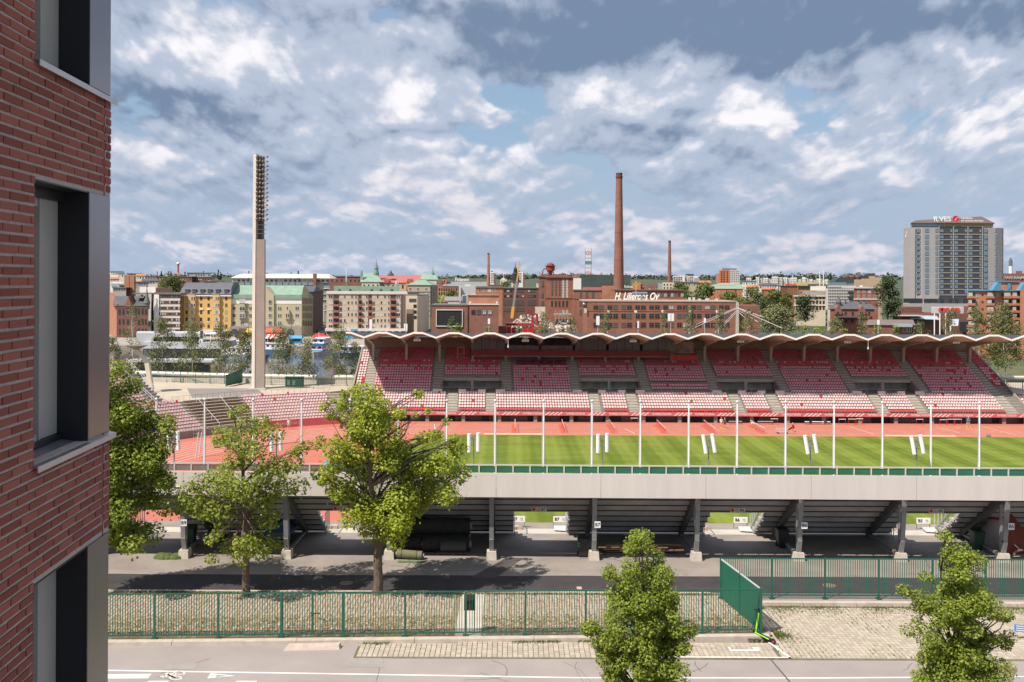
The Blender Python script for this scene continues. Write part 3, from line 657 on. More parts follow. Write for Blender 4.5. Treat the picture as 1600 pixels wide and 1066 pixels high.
YAW = .018
def near_stand():
    X0, X1 = -46.0, 46.0
    yo = lambda x: -YAW*x*.6
    t = thing('rear_grandstand', 'grey steel framed grandstand seen from behind with a pale fascia band', 'grandstand', (0, 54, 0))
    colX = [-1.04+5.53*k for k in range(-8, 9)]
    # fascia panels
    D = 52.6; ztop = lambda x: 4.86-.0004*x; zbot = 3.6
    xs = [-1.04+5.53*k+.25 for k in range(-8, 10)]
    for a, c in zip(xs[:-1], xs[1:]):
        b = MB(); y0, y1 = D+yo(a), D+yo(c)
        b.hexa([(a+.008, y0, zbot), (c-.008, y1, zbot), (c-.008, y1+.08, zbot), (a+.008, y0+.08, zbot)], [(a+.008, y0, 4.86), (c-.008, y1, 4.86), (c-.008, y1+.08, 4.86), (a+.008, y0+.08, 4.86)])
        b.build('fascia_panel', FASCIA, t)
    b = MB(); b.hexa([(X0, D+.1+yo(X0), 3.62), (X1, D+.1+yo(X1), 3.62), (X1, D+.6+yo(X1), 3.62), (X0, D+.6+yo(X0), 3.62)], [(X0, D+.1+yo(X0), 3.75), (X1, D+.1+yo(X1), 3.75), (X1, D+.6+yo(X1), 3.75), (X0, D+.6+yo(X0), 3.75)])
    b.build('fascia_trim', DARK_STEEL, t)
    # back rail with mesh panels
    MESH = mat('green mesh panel', (.022, .125, .085), .6, .12, 2)
    zr = 5.27; yr = D+.22
    px0 = 722.0; bays = [PX(px0+26.55*k, yr, 5.0) for k in range(-28, 40)]
    pm = MB().box(-.03, .03, -.03, .03, -.15, .46).mesh('post', PALE_STEEL)
    r = random.Random(2)
    for i, x in enumerate(bays):
        inst('post', pm, t, (x, yr+yo(x), 4.84))
        if i < len(bays)-1:
            x2 = bays[i+1]; b = MB(); b.hexa([(x+.045, yr+.02+yo(x), 4.87), (x2-.045, yr+.02+yo(x2), 4.87), (x2-.045, yr+.04+yo(x2), 4.87), (x+.045, yr+.04+yo(x), 4.87)], [(x+.045, yr+.02+yo(x), 5.19), (x2-.045, yr+.02+yo(x2), 5.19), (x2-.045, yr+.04+yo(x2), 5.19), (x+.045, yr+.04+yo(x), 5.19)])
            b.build('mesh_panel', MESH if x > -10.5 else mat('grey mesh panel', (.16, .16, .155), .6, .15, 2), t)
    b = MB(); b.bar((bays[0], yr+yo(bays[0]), zr), (bays[-1], yr+yo(bays[-1]), zr), .055, .055); b.build('top_rail', PALE_STEEL, t)
    # portals
    portX = [1.72+11.15*k for k in range(-4, 5)]
    inp = lambda x0, x1: [(p-1.55, p+1.55) for p in portX if p+1.55 > x0 and p-1.55 < x1]
    # stepped deck: precast planks, rows go down towards the pitch
    rows = [(D+.55+.70*i, 4.13-.46*i) for i in range(9)]          # front edge y, top z
    for i, (y, z) in enumerate(rows):
        segs, x = [], X0
        for (a, c) in (inp(X0, X1) if i >= 5 else []):
            segs.append((x, a)); x = c
        segs.append((x, X1))
        for a, c in segs:
            if c-a < .05: continue
            b = MB(); b.box(a, c, y, y+.74, z-.17, z); b.box(a, c, y-.02, y+.14, z-.16, z+.22); b.box(a, c, y+.52, y+.68, z-.34, z-.17)
            b.build('deck_plank', UNDER, t)
            if i: b = MB(); b.box(a, c, y-.034, y-.021, z-.165, z-.105); b.build('gap_shade', BLACK, t)  # black strips put in for the dark shadow gaps between planks
    # lower rows beyond the walkway, as seen through the gaps
    low = [(60.45+.82*i, -.42-.40*i) for i in range(20)]
    for i, (y, z) in enumerate(low):
        b = MB(); b.box(X0, X1, y, y+.84, z-.5, z); b.build('deck_plank', CONC_WARM, t)
    for p in portX:
        for a, c in ((p-2.6, p-1.05), (p+1.05, p+2.6)):
            b = MB(); b.box(a, c, 60.1, 60.36, 0, .2); b.build('parapet', mat('parapet concrete', (.42, .33, .25), .9, .15, 2), t)
    b = MB(); b.box(X0, X1, 59.2, 60.38, -.4, .02); b.build('walkway', CONC_WARM, t)
    seats = []
    for i, (y, z) in enumerate(low):
        x = X0+.3
        while x < X1:
            if not any(abs(x-p) < .95 for p in portX): seats.append((x, y+.2, z+(.0 if i else .0), math.pi, 1 if r.random() < .7 else 0))
            x += .5
    seats = [s for s in seats if -26 < s[0] < 32][:3000]
    put_seats(t, seats, 300)
    # columns, rafters, ties, footings
    FOOT = mat('footing concrete', (.46, .42, .36), .9, .14, 3, .4)
    for x in colX:
        fx_ = MB(); fx_.hexa([(x-.28, 53.55, 0), (x+.28, 53.55, 0), (x+.28, 54.25, 0), (x-.28, 54.25, 0)], [(x-.25, 53.6, .45), (x+.25, 53.6, .45), (x+.25, 54.2, .45), (x-.25, 54.2, .45)]); fx_.build('footing', FOOT, t)
        c = MB(); c.bar((x, 53.85, .45), (x, 53.62, 1.15), .24, .20); c.bar((x, 53.66, 1.05), (x, D+.75, 3.55), .24, .16); c.bar((x, D+.75, 3.52), (x, D+.2, 4.1), .24, .2)
        col = c.build('column', GREY_STEEL, t)
        c = MB(); c.bar((x, 54.02, .45), (x, 54.1, 3.1), .13, .13); c.build('rear_post', GREY_STEEL, col)
        b = MB(); b.bar((x, D+.35, 3.92), (x, 58.9, .22), .26, .42); b.build('rafter', DARK_STEEL, t)
        b = MB(); b.bar((x, 54.1, .28), (x, 58.9, .24), .16, .14); b.build('ground_tie', GREY_STEEL, t)
    # letters and numbers
    names = {0: 'B7', 1: 'B6', 2: 'B5', -1: 'B8', -2: 'B9'}
    for k, nm in names.items():
        p = portX[4+k]; xs_ = p-.15; y = rows[4][0]-.06; z = 2.10
        b = MB(); b.box(xs_-.42, xs_+.06, y, y+.02, z, z+.24); s1 = b.build('notice', mat('sign cream', (.62, .55, .47), .6), t)
        b = MB(); b.lathe((0, 0, 0), [(.095, 0), (.095, .01), (.062, .011)], 16); o = b.build('prohibition_ring', RED_SIGN, s1, local=True); o.location = Vector((xs_-.29, y-.001, z+.12))-Vector((0, 54, 0)); o.rotation_euler = (R(90), 0, 0)
        text_part('Ei\npääsyä', .07, s1, (xs_-.06, y-.004, z+.12), BLACK_PRINT, 'notice_print', .001)
        b = MB(); b.box(xs_+.09, xs_+.42, y, y+.02, z, z+.24); s2 = b.build('gate_sign', WHITE_SIGN, t)
        text_part(nm, .24, s2, (xs_+.255, y-.004, z+.115), BLACK_PRINT, 'gate_number', .002, bold=.006)
        # board with seat numbers beyond the portal, seats beside it
        for sx, on in ((-1, k in (0,)), (1, True)):
            if not on: continue
            bx_ = p+sx*1.28+(.0 if k == 0 else -.15); b = MB(); b.box(bx_-.42, bx_+.42, 60.7, 60.73, .34, .70); s3 = b.build('direction_board', WHITE_SIGN, t)
            text_part(nm, .26, s3, (bx_-.2, 60.69, .52), BLACK_PRINT, 'gate_number', .002, bold=.006)
            text_part('rivit\n1-12', .10, s3, (bx_+.2, 60.69, .52), BLACK_PRINT, 'board_print', .001)
            b = MB(); [b.box(bx_+q-.015, bx_+q+.015, 60.74, 60.77, -.42, .70) for q in (-.4, .4)]; b.build('leg', DARK_STEEL, s3)
        # plaque on the column beside the portal
        cx_ = colX[8+2*k+1]
        b = MB(); b.box(cx_-.02, cx_+.30, 53.22, 53.24, 1.85, 2.2); s4 = b.build('column_plaque', WHITE_SIGN, t)
        text_part(nm, .26, s4, (cx_+.14, 53.215, 2.02), BLACK_PRINT, 'gate_number', .002, bold=.005)
    # steel stairs at each portal
    for p in portX[1:8]:
        sx = p+1.62; st = MB()
        for k in range(6): st.box(sx-.02, sx+.62, 59.6-.28*k, 59.9-.28*k, .22+.2*k, .26+.2*k)
        o = st.build('stair', GREY_STEEL, t)
        b = MB(); b.bar((sx-.02, 60.3, .05), (sx-.02, 58.0, 1.75), .05, .16); b.bar((sx+.64, 60.3, .05), (sx+.64, 58.0, 1.75), .05, .16); b.build('stringer', GREY_STEEL, o)
        b = MB()
        for k in range(5): b.bar((sx-.03, 60.2-.5*k, .1+.36*k), (sx-.03, 60.2-.5*k, 1.05+.3*k), .04, .04)
        b.build('baluster', PALE_STEEL, o)
        b = MB(); b.hexa([(sx-.75, 59.7, .1), (sx-.02, 59.5, .1), (sx-.02, 60.3, .2), (sx-.75, 60.3, .2)], [(sx-.75, 59.7, .13), (sx-.02, 59.5, .13), (sx-.02, 60.3, .23), (sx-.75, 60.3, .23)]); b.build('landing_plate', PALE_STEEL, o)
        b = MB(); [b.bar((p-1.5, 58.6+.35*k, 0), (p-1.5, 58.6+.35*k, 1.3), .035, .035) for k in range(5)]; b.bar((p-1.5, 58.6, 1.3), (p-1.5, 60, 1.3), .04, .04); b.build('side_railing', DARK_STEEL, t)
    return t
stand_near = near_stand()
# flagpoles behind the rail
proto = None
for i, px in enumerate([244+75.65*k for k in range(18+0)]):
    p = P(px, 728, 53.5); p.z = 4.55
    if proto is None:
        proto = thing('flagpole', '', 'flagpole', p, 'white flagpoles behind the stand rail')
        b = MB(); b.tube([(p.x, p.y, p.z), (p.x, p.y, p.z+.55)], .062, 10); b.tube([(p.x, p.y, p.z+.55), (p.x, p.y, 8.5)], [.06, .042], 10); b.build('shaft', WHITE_METAL, proto)
        b = MB(); b.lathe((p.x, p.y, 8.5), [(.02, 0), (.075, .04), (.09, .1), (.06, .16), (.01, .18)], 10); b.build('finial', PALE_STEEL, proto)
        b = MB(); b.tube([(p.x-.07, p.y-.05, p.z+.2), (p.x-.12, p.y-.07, p.z+.55), (p.x-.09, p.y-.06, p.z+.9), (p.x-.075, p.y-.05, p.z+3.4)], .012, 5); b.build('halyard', PALE_STEEL, proto)
        o = proto
    else: o = dup(proto, p)
    o['label'] = 'slim white flagpole behind the stand rail, %s from the left' % ORD[i]
# sound columns on posts behind the rail
proto = None
for i, (px, lean) in enumerate([(272, .06), (432, .02), (740, .0), (941, .0), (1107, .16), (1266, .17), (1432, .18)]):
    p = P(px, 728, 53.2); p.z = 4.4
    t = thing('loudspeaker_post', 'post with a pair of %s white tube speakers, %s from the left along the rail' % ('leaning' if lean > .1 else 'upright', ORD[i]), 'speaker post', p, 'posts with white tube speakers on the near stand')
    b = MB(); b.tube([p, (p.x, p.y, 6.72)], .035, 8); b.build('post', GREY_STEEL, t)
    b = MB(); b.bar((p.x-.26, p.y-.05, 6.25), (p.x+.26, p.y-.05, 6.25), .04, .04); b.bar((p.x-.16, p.y-.05, 6.62), (p.x+.2, p.y-.05, 6.62), .03, .03); b.build('bracket', GREY_STEEL, t)
    for s in (-1, 1):
        c = Vector((p.x+s*.24, p.y-.1, 6.38)); dv = Vector((-lean, .12*lean, 1)).normalized()*.5
        if s > 0: c.z += .05
        b = MB(); b.tube([c-dv, c-dv*.98, c+dv*.98, c+dv], [.085, .10, .10, .085], 12); b.build('speaker_tube', WHITE_METAL, t)

# ------------------------------------------------------------------ things stored under the near stand
def wheelie_bin(px, py, col, label):
    p = G(px, py); t = thing('wheelie_bin', label, 'bin', p); m = mat('bin '+label[:8], col, .5, .1); x, y = p.x, p.y
    b = MB(); b.hexa([(x-.25, y-.28, .06), (x+.25, y-.28, .06), (x+.25, y+.26, .06), (x-.25, y+.26, .06)], [(x-.31, y-.38, 1.0), (x+.31, y-.38, 1.0), (x+.31, y+.34, 1.0), (x-.31, y+.34, 1.0)]); b.build('body', m, t)
    b = MB(); b.hexa([(x-.33, y-.42, 1.0), (x+.33, y-.42, 1.0), (x+.33, y+.38, 1.02), (x-.33, y+.38, 1.02)], [(x-.30, y-.38, 1.06), (x+.30, y-.38, 1.06), (x+.30, y+.36, 1.1), (x-.30, y+.36, 1.1)]); b.build('lid', m, t)
    for s in (-1, 1):
        b = MB(); b.tube([(x+s*.2, y+.25, .1), (x+s*.3, y+.25, .1)], .1, 12); b.build('wheel', BLACK, t)
    b = MB(); b.bar((x-.3, y+.4, .98), (x+.3, y+.4, .98), .03, .03); b.build('handle', m, t)
    return t
wheelie_bin(911, 869, (.022, .024, .026), 'black wheelie bin with green stripes standing left of a column')
p = G(911, 869); b = MB(); [b.bar((p.x-.33, p.y-.385, z), (p.x-.2, p.y-.385, z-.07), .01, .05) for z in (.82, .68)]; tag(b.build('tape_stripe', mat('tape green', (.02, .42, .22), .5)), 'two green stripes of tape on the black bin', 'tape')
wheelie_bin(1222, 855, (.018, .018, .02), 'dark bin in the shade beside the second portal')
wheelie_bin(1526, 858, (.02, .06, .03), 'dark green wheelie bin beside the white partition')
wheelie_bin(297, 853, (.02, .06, .03), 'dark green wheelie bin hidden behind a column at the left')
def timber():
    p = G(1005, 867); t = thing('timber_pile', 'loose pile of weathered brown boards under the stand', 'timber pile', (p.x, p.y, 0)); r = random.Random(8)
    m = island_mat('weathered board', (.20, .125, .07), (.34, .22, .13), .85, .3, 20)
    for lay in range(6):
        for k in range(4 if lay < 4 else 2):
            L_ = r.uniform(2.6, 4.2); a = r.uniform(-.07, .07); cx_, cy = p.x-.1+r.uniform(-.7, .7), p.y+.1+k*.24+r.uniform(-.08, .08); z = .05+lay*.085
            dx, dy = math.cos(a)*L_/2, math.sin(a)*L_/2; b = MB(); b.bar((cx_-dx, cy-dy, z), (cx_+dx, cy+dy, z+r.uniform(-.02, .04)), .2, .05); b.build('board', m, t)
timber()
def roll(name, label, a, c, r0, m, core=None):
    a, c = Vector(a), Vector(c); t = thing(name, label, 'turf roll', (a+c)/2-Vector((0, 0, r0)))
    b = MB(); n = 18; b.tube([a, c], r0, n); b.build('roll', m, t, smooth=False)
    b = MB(); d = (c-a).normalized(); b.tube([a-d*.06, a+d*.03], r0*.45, 12); b.tube([c-d*.03, c+d*.10], r0*.45, 12); b.build('core', core or CONC, t)
    b = MB(); [b.tube([a+(c-a)*f-d*.02, a+(c-a)*f+d*.02], r0*1.01, n) for f in (.2, .8)]; b.build('strap', BLACK, t)
TURF_BACK = mat('turf backing', (.035, .035, .03), .9, .25, 3); OLIVE = mat('olive turf', (.13, .135, .075), .9, .2, 6)
p = G(641, 876); roll('turf_roll', 'single olive roll of artificial turf lying in the sun by a footing', (p.x-.75, p.y+.35, .28), (p.x+.62, p.y+.2, .22), .23, OLIVE)
p = G(644, 879); b = MB(); b.add([(p.x-.75, p.y-.1, .012), (p.x+.5, p.y-.05, .012), (p.x+.75, p.y+.3, .012), (p.x-.8, p.y+.3, .012)], [(0, 1, 2, 3)]); tag(b.build('turf_scrap', mat('turf green', (.06, .14, .03), .95, .3, 8)), 'scrap of green turf on the asphalt below the olive roll', 'turf scrap')
p = G(680, 862)
for lab, dx, dy, z, r0, L_ in (('lowest front', 0.6, 0, .42, .40, 2.6), ('front left', -1.7, .2, .40, .38, 1.9), ('rear', -.5, 1.1, .5, .5, 4.6), ('topmost', -.3, .75, 1.25, .45, 4.4)):
    roll('turf_roll', '%s dark roll of artificial turf stacked in the shade' % lab, (p.x+dx-L_/2, p.y+dy, z), (p.x+dx+L_/2, p.y+dy, z), r0, TURF_BACK)
p = G(708, 868); t = thing('pallet', 'wooden pallet with grey covered load in front of the turf rolls', 'pallet', (p.x, p.y, 0))
b = MB(); [b.box(p.x-.95, p.x+.95, p.y+.3*k, p.y+.3*k+.12, .09, .12) for k in range(4)]; [b.box(p.x+q-.06, p.x+q+.06, p.y, p.y+1.0, 0, .09) for q in (-.85, 0, .85)]; b.build('deck', mat('old wood', (.12, .09, .07), .9), t)
b = MB(); b.tube([(p.x-.7, p.y+.35, .42), (p.x+.7, p.y+.35, .42)], .28, 14); b.build('covered_load', mat('grey cover', (.07, .068, .065), .8), t)
p = G(262, 873); t = thing('moss_heap', 'heap of mossy green cloth and leaves beside a footing', 'heap', (p.x, p.y, 0))
r = random.Random(4); b = MB()
for k in range(5): b.lathe((p.x+r.uniform(-.5, .7), p.y+.2+r.uniform(-.1, .15), 0), [(.42, 0), (.36, .12), (.22, .22), (.05, .27)], 9)
b.build('heap', mat('moss', (.075, .10, .03), .95, .45, 6, .8, 14), t)
# blue tarpaulin trailer
p = G(434, 852); t = thing('covered_cart', 'dark cart under a blue tarpaulin in the shade behind a column', 'cart', (p.x, p.y, 0))
b = MB(); b.box(p.x-.7, p.x+.7, p.y, p.y+1.2, .35, .8); b.build('body', DARK_STEEL, t)
b = MB(); b.prism([(p.x-.75, p.y-.03, .7), (p.x+.75, p.y-.03, .75), (p.x+.55, p.y-.03, 1.25), (p.x-.45, p.y-.03, 1.2)], (0, 1.3, 0)); b.build('tarpaulin', mat('tarp blue', (.01, .05, .16), .6), t)
for s in (-.75, .7):
    b = MB(); b.tube([(p.x+s, p.y+.4, .3), (p.x+s+.1, p.y+.4, .3)], .28, 14); b.build('wheel', BLACK, t)
# white partition with red edge, red mats at the right
p, q = G(1533, 842), G(1566, 868); t = thing('partition_wall', 'white boarded partition with a red edge under the stand at the right', 'partition', (q.x, q.y, 0))
ztp = 2.35
b = MB(); b.hexa([(p.x, p.y+2.4, 0), (q.x, q.y, 0), (q.x+.1, q.y+.05, 0), (p.x+.1, p.y+2.4, 0)], [(p.x, p.y+2.4, .9), (q.x, q.y, ztp-.45), (q.x+.1, q.y+.05, ztp-.45), (p.x+.1, p.y+2.4, .9)]); b.build('panel', mat('partition white', (.45, .43, .42), .7, .08, 2), t)
b = MB(); b.box(q.x-.02, q.x+.18, q.y-.06, q.y, 0, ztp-.4); b.bar((q.x+.08, q.y-.03, ztp-.38), (p.x+.05, p.y+2.4, 1.0), .2, .1); b.build('edge_trim', mat('edge red', (.50, .01, .03), .5), t)
p = G(1590, 868)
MATRED = mat('mat red', (.22, .05, .035), .8, .2, 3)
for k, (lab, dx, dz) in enumerate((('nearest', 0, 0), ('further', .35, .0))):
    b = MB(); b.hexa([(p.x-.55+dx, p.y+.2+dx, 0), (p.x+1.3+dx, p.y+.2+dx, 0), (p.x+1.3+dx, p.y+.5+dx, 0), (p.x-.55+dx, p.y+.5+dx, 0)], [(p.x-.5+dx, p.y+1.2+dx, 1.55+dx*.5), (p.x+.1+dx, p.y+1.2+dx, 1.75+dx*.5), (p.x+.1+dx, p.y+1.5+dx, 1.75+dx*.5), (p.x-.5+dx, p.y+1.5+dx, 1.55+dx*.5)])
    t = thing('gym_mat', '%s of two red brown foam mats propped at the right edge under the stand' % lab, 'foam mat', (p.x, p.y, 0)); b.build('foam', MATRED, t)
    b = MB(); b.bar((p.x-.02+dx, p.y+.34+dx, .5), (p.x+.55+dx, p.y+.34+dx, .02), .1, .05); b.build('seam', WHITE_SIGN, t)
t = thing('barrier_tape', 'coil of orange and white barrier boards on the ground by the red mats', 'barrier', (p.x, p.y, 0)); 
for k in range(6):
    a0, a1 = R(-10+34*k), R(20+34*k); b = MB(); b.bar((p.x+.25-.45*math.cos(a0), p.y+.05, .05+.26*math.sin(a0)), (p.x+.25-.45*math.cos(a1), p.y+.02, .05+.26*math.sin(a1)), .10, .09); b.build('segment', mat('barrier orange', (.75, .12, .02), .5) if k % 2 else WHITE_SIGN, t)
# ------------------------------------------------------------------ pitch and track
ZPI = -9.0
TRACK = mat('red running track', (.41, .13, .088), .9, .10, .35, .2, 30)
sheet('running_track', [(-120, 77.5, ZPI), (150, 77.5, ZPI), (150, 172.5, ZPI), (-120, 172.5, ZPI)], TRACK)
def pitch_mat():
    m = bpy.data.materials.new('mown turf'); m.use_nodes = True; nt = m.node_tree; b = nt.nodes['Principled BSDF']; L = nt.links.new
    b.inputs['Roughness'].default_value = .9; b.inputs['Specular IOR Level'].default_value = .15
    g = nt.nodes.new('ShaderNodeNewGeometry'); sp = nt.nodes.new('ShaderNodeSeparateXYZ'); L(g.outputs['Position'], sp.inputs[0])
    def M_(op, a, v):
        n = nt.nodes.new('ShaderNodeMath'); n.operation = op; L(a, n.inputs[0])
        if isinstance(v, (int, float)): n.inputs[1].default_value = v
        else: L(v, n.inputs[1])
        return n.outputs[0]
    w = nt.nodes.new('ShaderNodeTexNoise'); w.inputs['Scale'].default_value = .5; w.inputs['Detail'].default_value = 4; L(g.outputs['Position'], w.inputs['Vector'])
    wob = M_('MULTIPLY', w.outputs['Fac'], 1.0)
    s1 = M_('SINE', M_('MULTIPLY', M_('ADD', sp.outputs[0], wob), 2*math.pi/5.2), 0.0)
    s2 = M_('SINE', M_('MULTIPLY', M_('ADD', sp.outputs[0], wob), 2*math.pi/1.3), 0.0)
    st = M_('ADD', M_('MULTIPLY', s1, .9), M_('MULTIPLY', s2, .35))
    n = nt.nodes.new('ShaderNodeTexNoise'); n.inputs['Scale'].default_value = .12; n.inputs['Detail'].default_value = 9; n.inputs['Roughness'].default_value = .65; mp = nt.nodes.new('ShaderNodeMapping'); mp.inputs['Scale'].default_value = (.6, 2.4, 1); L(g.outputs['Position'], mp.inputs[0]); L(mp.outputs[0], n.inputs['Vector'])
    v = M_('ADD', M_('MULTIPLY', st, .19), M_('MULTIPLY', n.outputs['Fac'], 1.0))
    r = nt.nodes.new('ShaderNodeValToRGB'); r.color_ramp.elements[0].position = .28; r.color_ramp.elements[0].color = (.092, .13, .014, 1); r.color_ramp.elements[1].position = .76; r.color_ramp.elements[1].color = (.172, .212, .036, 1)
    L(v, r.inputs[0]); L(r.outputs[0], b.inputs['Base Color']); return m
sheet('grass_pitch', [(-15, 86.5, ZPI+.012), (96, 86.5, ZPI+.012), (96, 155.6, ZPI+.012), (-15, 155.6, ZPI+.012)], pitch_mat())
CB = (-9.0, 121.0)
def pol(R_, a, z): return (CB[0]-R_*math.cos(a), CB[1]+R_*math.sin(a), z)
lm = MB()
for k in range(9):
    r0 = 36.5+1.22*k
    band(lm, [(-9, 121+r0), (95, 121+r0)], .07, ZPI+.01); band(lm, [(-9, 121-r0), (95, 121-r0)], .07, ZPI+.01)
    for j in range(48):
        a0, a1 = R(-90+j*3.75), R(-90+(j+1)*3.75); z = ZPI+.01
        lm.add([pol(r0-.05, a0, z), pol(r0+.05, a0, z), pol(r0+.05, a1, z), pol(r0-.05, a1, z)], [(0, 1, 2, 3)])
for x, y0, y1 in ((-12, 157.6, 167), (19.5, 157.6, 163), (57.5, 158, 166.5), (72, 160, 166), (80, 158, 167)):
    lm.add([(x, y0, ZPI+.014), (x+.09, y0, ZPI+.014), (x-.9, y1, ZPI+.014), (x-.99, y1, ZPI+.014)], [(0, 1, 2, 3)])
band(lm, [(-16, 156.6), (96, 156.6)], .08, ZPI+.01)
lm.build('lane_lines', WHITE_PAINT, kind='structure')
b = MB()
for k in range(7): b.box(74.2+.95*k-.02*k*k, 74.7+.95*k-.02*k*k, 165.8-1.15*k, 165.95-1.15*k, ZPI+.004, ZPI+.016)
b.build('yellow_marks', mat('yellow paint', (.75, .45, .03), .7), kind='structure')
SAND = mat('sand', (.50, .38, .27), .95, .15, 1, .3)
for x0, x1 in ((PX(757, 157), PX(850, 157)), (PX(1383, 157), PX(1492, 157))):
    slab('sand_pit', x0, x1, 156.1, 157.4, ZPI+.02, SAND, .1)
# earth of the bowl under everything, concourse
CONCOURSE = mat('concourse paving', (.40, .345, .275), .92, .12, .3, .2)
cpts = [pol(58.2, R(a), -4.45) for a in range(-20, 70, 3)]+[(-27.9, 178, -4.45), (-27.9, 197, -4.45), (-105, 190, -4.45), (-110, 100, -4.45)]
b = MB(); n = len(cpts); b.add(cpts+[(x, y, -9.4) for x, y, z in cpts], [tuple(range(n-1, -1, -1))]+[(i, (i+1) % n, n+(i+1) % n, n+i) for i in range(n)]); b.build('concourse', CONCOURSE, kind='structure')
b = MB(); q = [G(292, 607, -4.44), G(400, 607, -4.44), G(415, 617.5, -4.44), G(300, 622, -4.44)]; b.add([(p.x, p.y, -4.44) for p in q], [(0, 1, 2, 3)]); b.build('asphalt_apron', mat('apron asphalt', (.20, .185, .175), .9, .1, .6), kind='structure')

# ------------------------------------------------------------------ main grandstand with the shell roof
SH = .028
class SB(MB):                                             # its aisles run very slightly askew to the view
    def add(s, vs, fs, mi=0): return MB.add(s, [(v[0]-SH*(v[1]-170.0), v[1], v[2]) for v in vs], fs, mi)
sx_ = lambda x, y: x-SH*(y-170.0)
def main_stand():
    t = thing('main_grandstand', 'long grandstand of pink and red seats under a wavy concrete shell roof', 'grandstand', (30, 170, -9))
    XL, XR, T0, PER = -27.8, 88.5, -25.3, 6.162
    ROW = lambda i: (170+.8*i, (-7.25+.385*i) if i < 7 else (-4.555+.40*(i-7)))
    DECK = mat('stand concrete', (.245, .225, .20), .9, .14, .8, .2); STAIR = mat('stair concrete', (.40, .37, .32), .9, .12, 1.2, .2)
    aisles = [T0+2*PER*k for k in range(10)]; portals = [aisles[k]+PER for k in (1, 3, 5, 7)]
    laisles = sorted([p+s*3.28 for p in portals for s in (-1, 1)])
    MID = aisles[4]+PER
    def inport(x, i): return 7 <= i <= 12 and any(abs(x-p) < 5.35 for p in portals)
    PB0, PB1 = -7.0, 29.2
    for i in range(24):
        y, z = ROW(i); cuts = [(XL, XR)]
        if 8 <= i <= 12:
            cuts = []; x = XL
            for p in portals: cuts.append((x, p-5.35)); x = p+5.35
            cuts.append((x, XR))
        for a, c in cuts:
            b = SB(); b.box(a, c, y, y+.82, z-.55, z); b.build('tier_step', DECK, t)
    # stairs in the aisles: half-height steps
    for x, i0, i1, w in [(a, 7, 23, 1.75) for a in aisles]+[(a, 0, 6, 1.7) for a in laisles]+[(aisles[0], 0, 6, 1.9), (aisles[9]+.2, 0, 6, 2.0)]:
        b = SB()
        for i in range(i0, i1+1):
            y, z = ROW(i); b.box(x-w/2, x+w/2, y+.40, y+.80, z, z+.19)
            b.box(x-w/2, x+w/2, y+.0, y+.40, z, z+.012)
        b.build('stair_flight', STAIR, t)
    # seats
    r = random.Random(21); seats = []
    for i in range(24):
        y, z = ROW(i); x = XL+.45
        pitch = .462; ph = 0
        while x < XR-.3:
            blocked = any(abs(x-a) < 1.12 for a in (aisles if i >= 7 else laisles+[aisles[0], aisles[9]+.2])) or inport(x, i)
            if i >= 20 and PB0-.2 < x < PB1+.2: blocked = True
            if i >= 19 and PB1 < x < 34.2: blocked = True
            if x < -26.2 and not (8 <= i <= 22): blocked = True
            if x > 86.6 and i < 10: blocked = True
            if i in (10, 7) and abs(x-MID) < 5.3: blocked = True
            if i in (17, 18, 19) and abs(x-(aisles[2]+PER)) < 5.2: blocked = True
            if i >= 22 and any(abs(x-(T0+PER*k)) < .35 for k in range(19)): blocked = True
            if not blocked:
                f = r.random()
                mi = 3 if i == 0 else (0 if i < 8 else 1 if i < 17 else 2)
                if i in (15, 16) and f < .14: mi = 2
                if i == 18 and f < .3: mi = 1
                if x < -26.2: mi = 0
                if r.random() < (.02 if x > -26 else .14): mi = 3
                if x > 70 and i > 6 and r.random() < .06: mi = 3
                seats.append((sx_(x, y+.6), y+.66, z, 0, mi))
            x += pitch
    put_seats(t, seats, 300)
    # walkway parapets, rails
    PANEL = mat('parapet paint', (.55, .53, .52), .7, .06, 2); y7, z7 = ROW(7)
    def rail(x0, x1, y, z, name='railing', posts=1.6, h=.75):
        b = SB(); n = max(1, int((x1-x0)/posts))
        for k in range(n+1): b.box(x0+(x1-x0)*k/n-.02, x0+(x1-x0)*k/n+.02, y-.02, y+.02, z, z+h)
        b.box(x0, x1, y-.025, y+.025, z+h-.05, z+h); b.box(x0, x1, y-.015, y+.015, z+h*.5, z+h*.5+.03); b.build(name, GREY_STEEL, t)
    for p in portals:
        for a, c in ((p-6.9, p-4.2), (p-2.4, p+2.4), (p+4.2, p+6.9)):
            w = c-a
            for q0, q1 in ((a, a+w*.28), (c-w*.28, c)) if w > 3 else ((a, c-w*.4),):
                b = SB(); b.box(q0, q1, y7-.1, y7, z7-.1, z7+.52); b.build('parapet_panel', PANEL, t)
            rail(a, c, y7-.06, z7, h=.8)
        # portal: lintel, side walls, floor, post, dark back wall
        b = SB(); b.box(p-5.45, p+5.45, ROW(12)[0]+.3, ROW(12)[0]+.75, -2.98, -2.42); b.build('portal_lintel', PANEL if False else mat('lintel concrete', (.36, .33, .31), .85, .08, 1), t)
        b = SB(); b.box(p-5.35, p+5.35, y7+.3, 188, z7-.3, z7-.004); b.build('portal_floor', DECK, t)
        b = SB(); b.box(p-5.35, p+5.35, 181.6, 181.8, z7, -2.3); b.build('portal_wall', mat('portal wall', (.36, .33, .28), .9, .3, .8), t)
        for s in (-5.5, 5.32):
            b = SB(); b.prism([(p+s, y7+.8, z7), (p+s, 185, z7), (p+s, 185, ROW(19)[1]-.6), (p+s, y7+.8, z7+.5)], (.18, 0, 0)); b.build('portal_cheek', DECK, t)
        b = SB(); b.box(p-.25, p+.25, 179.4, 179.9, z7, -2.9); b.build('portal_post', mat('lintel concrete', (.36, .33, .31)), t)
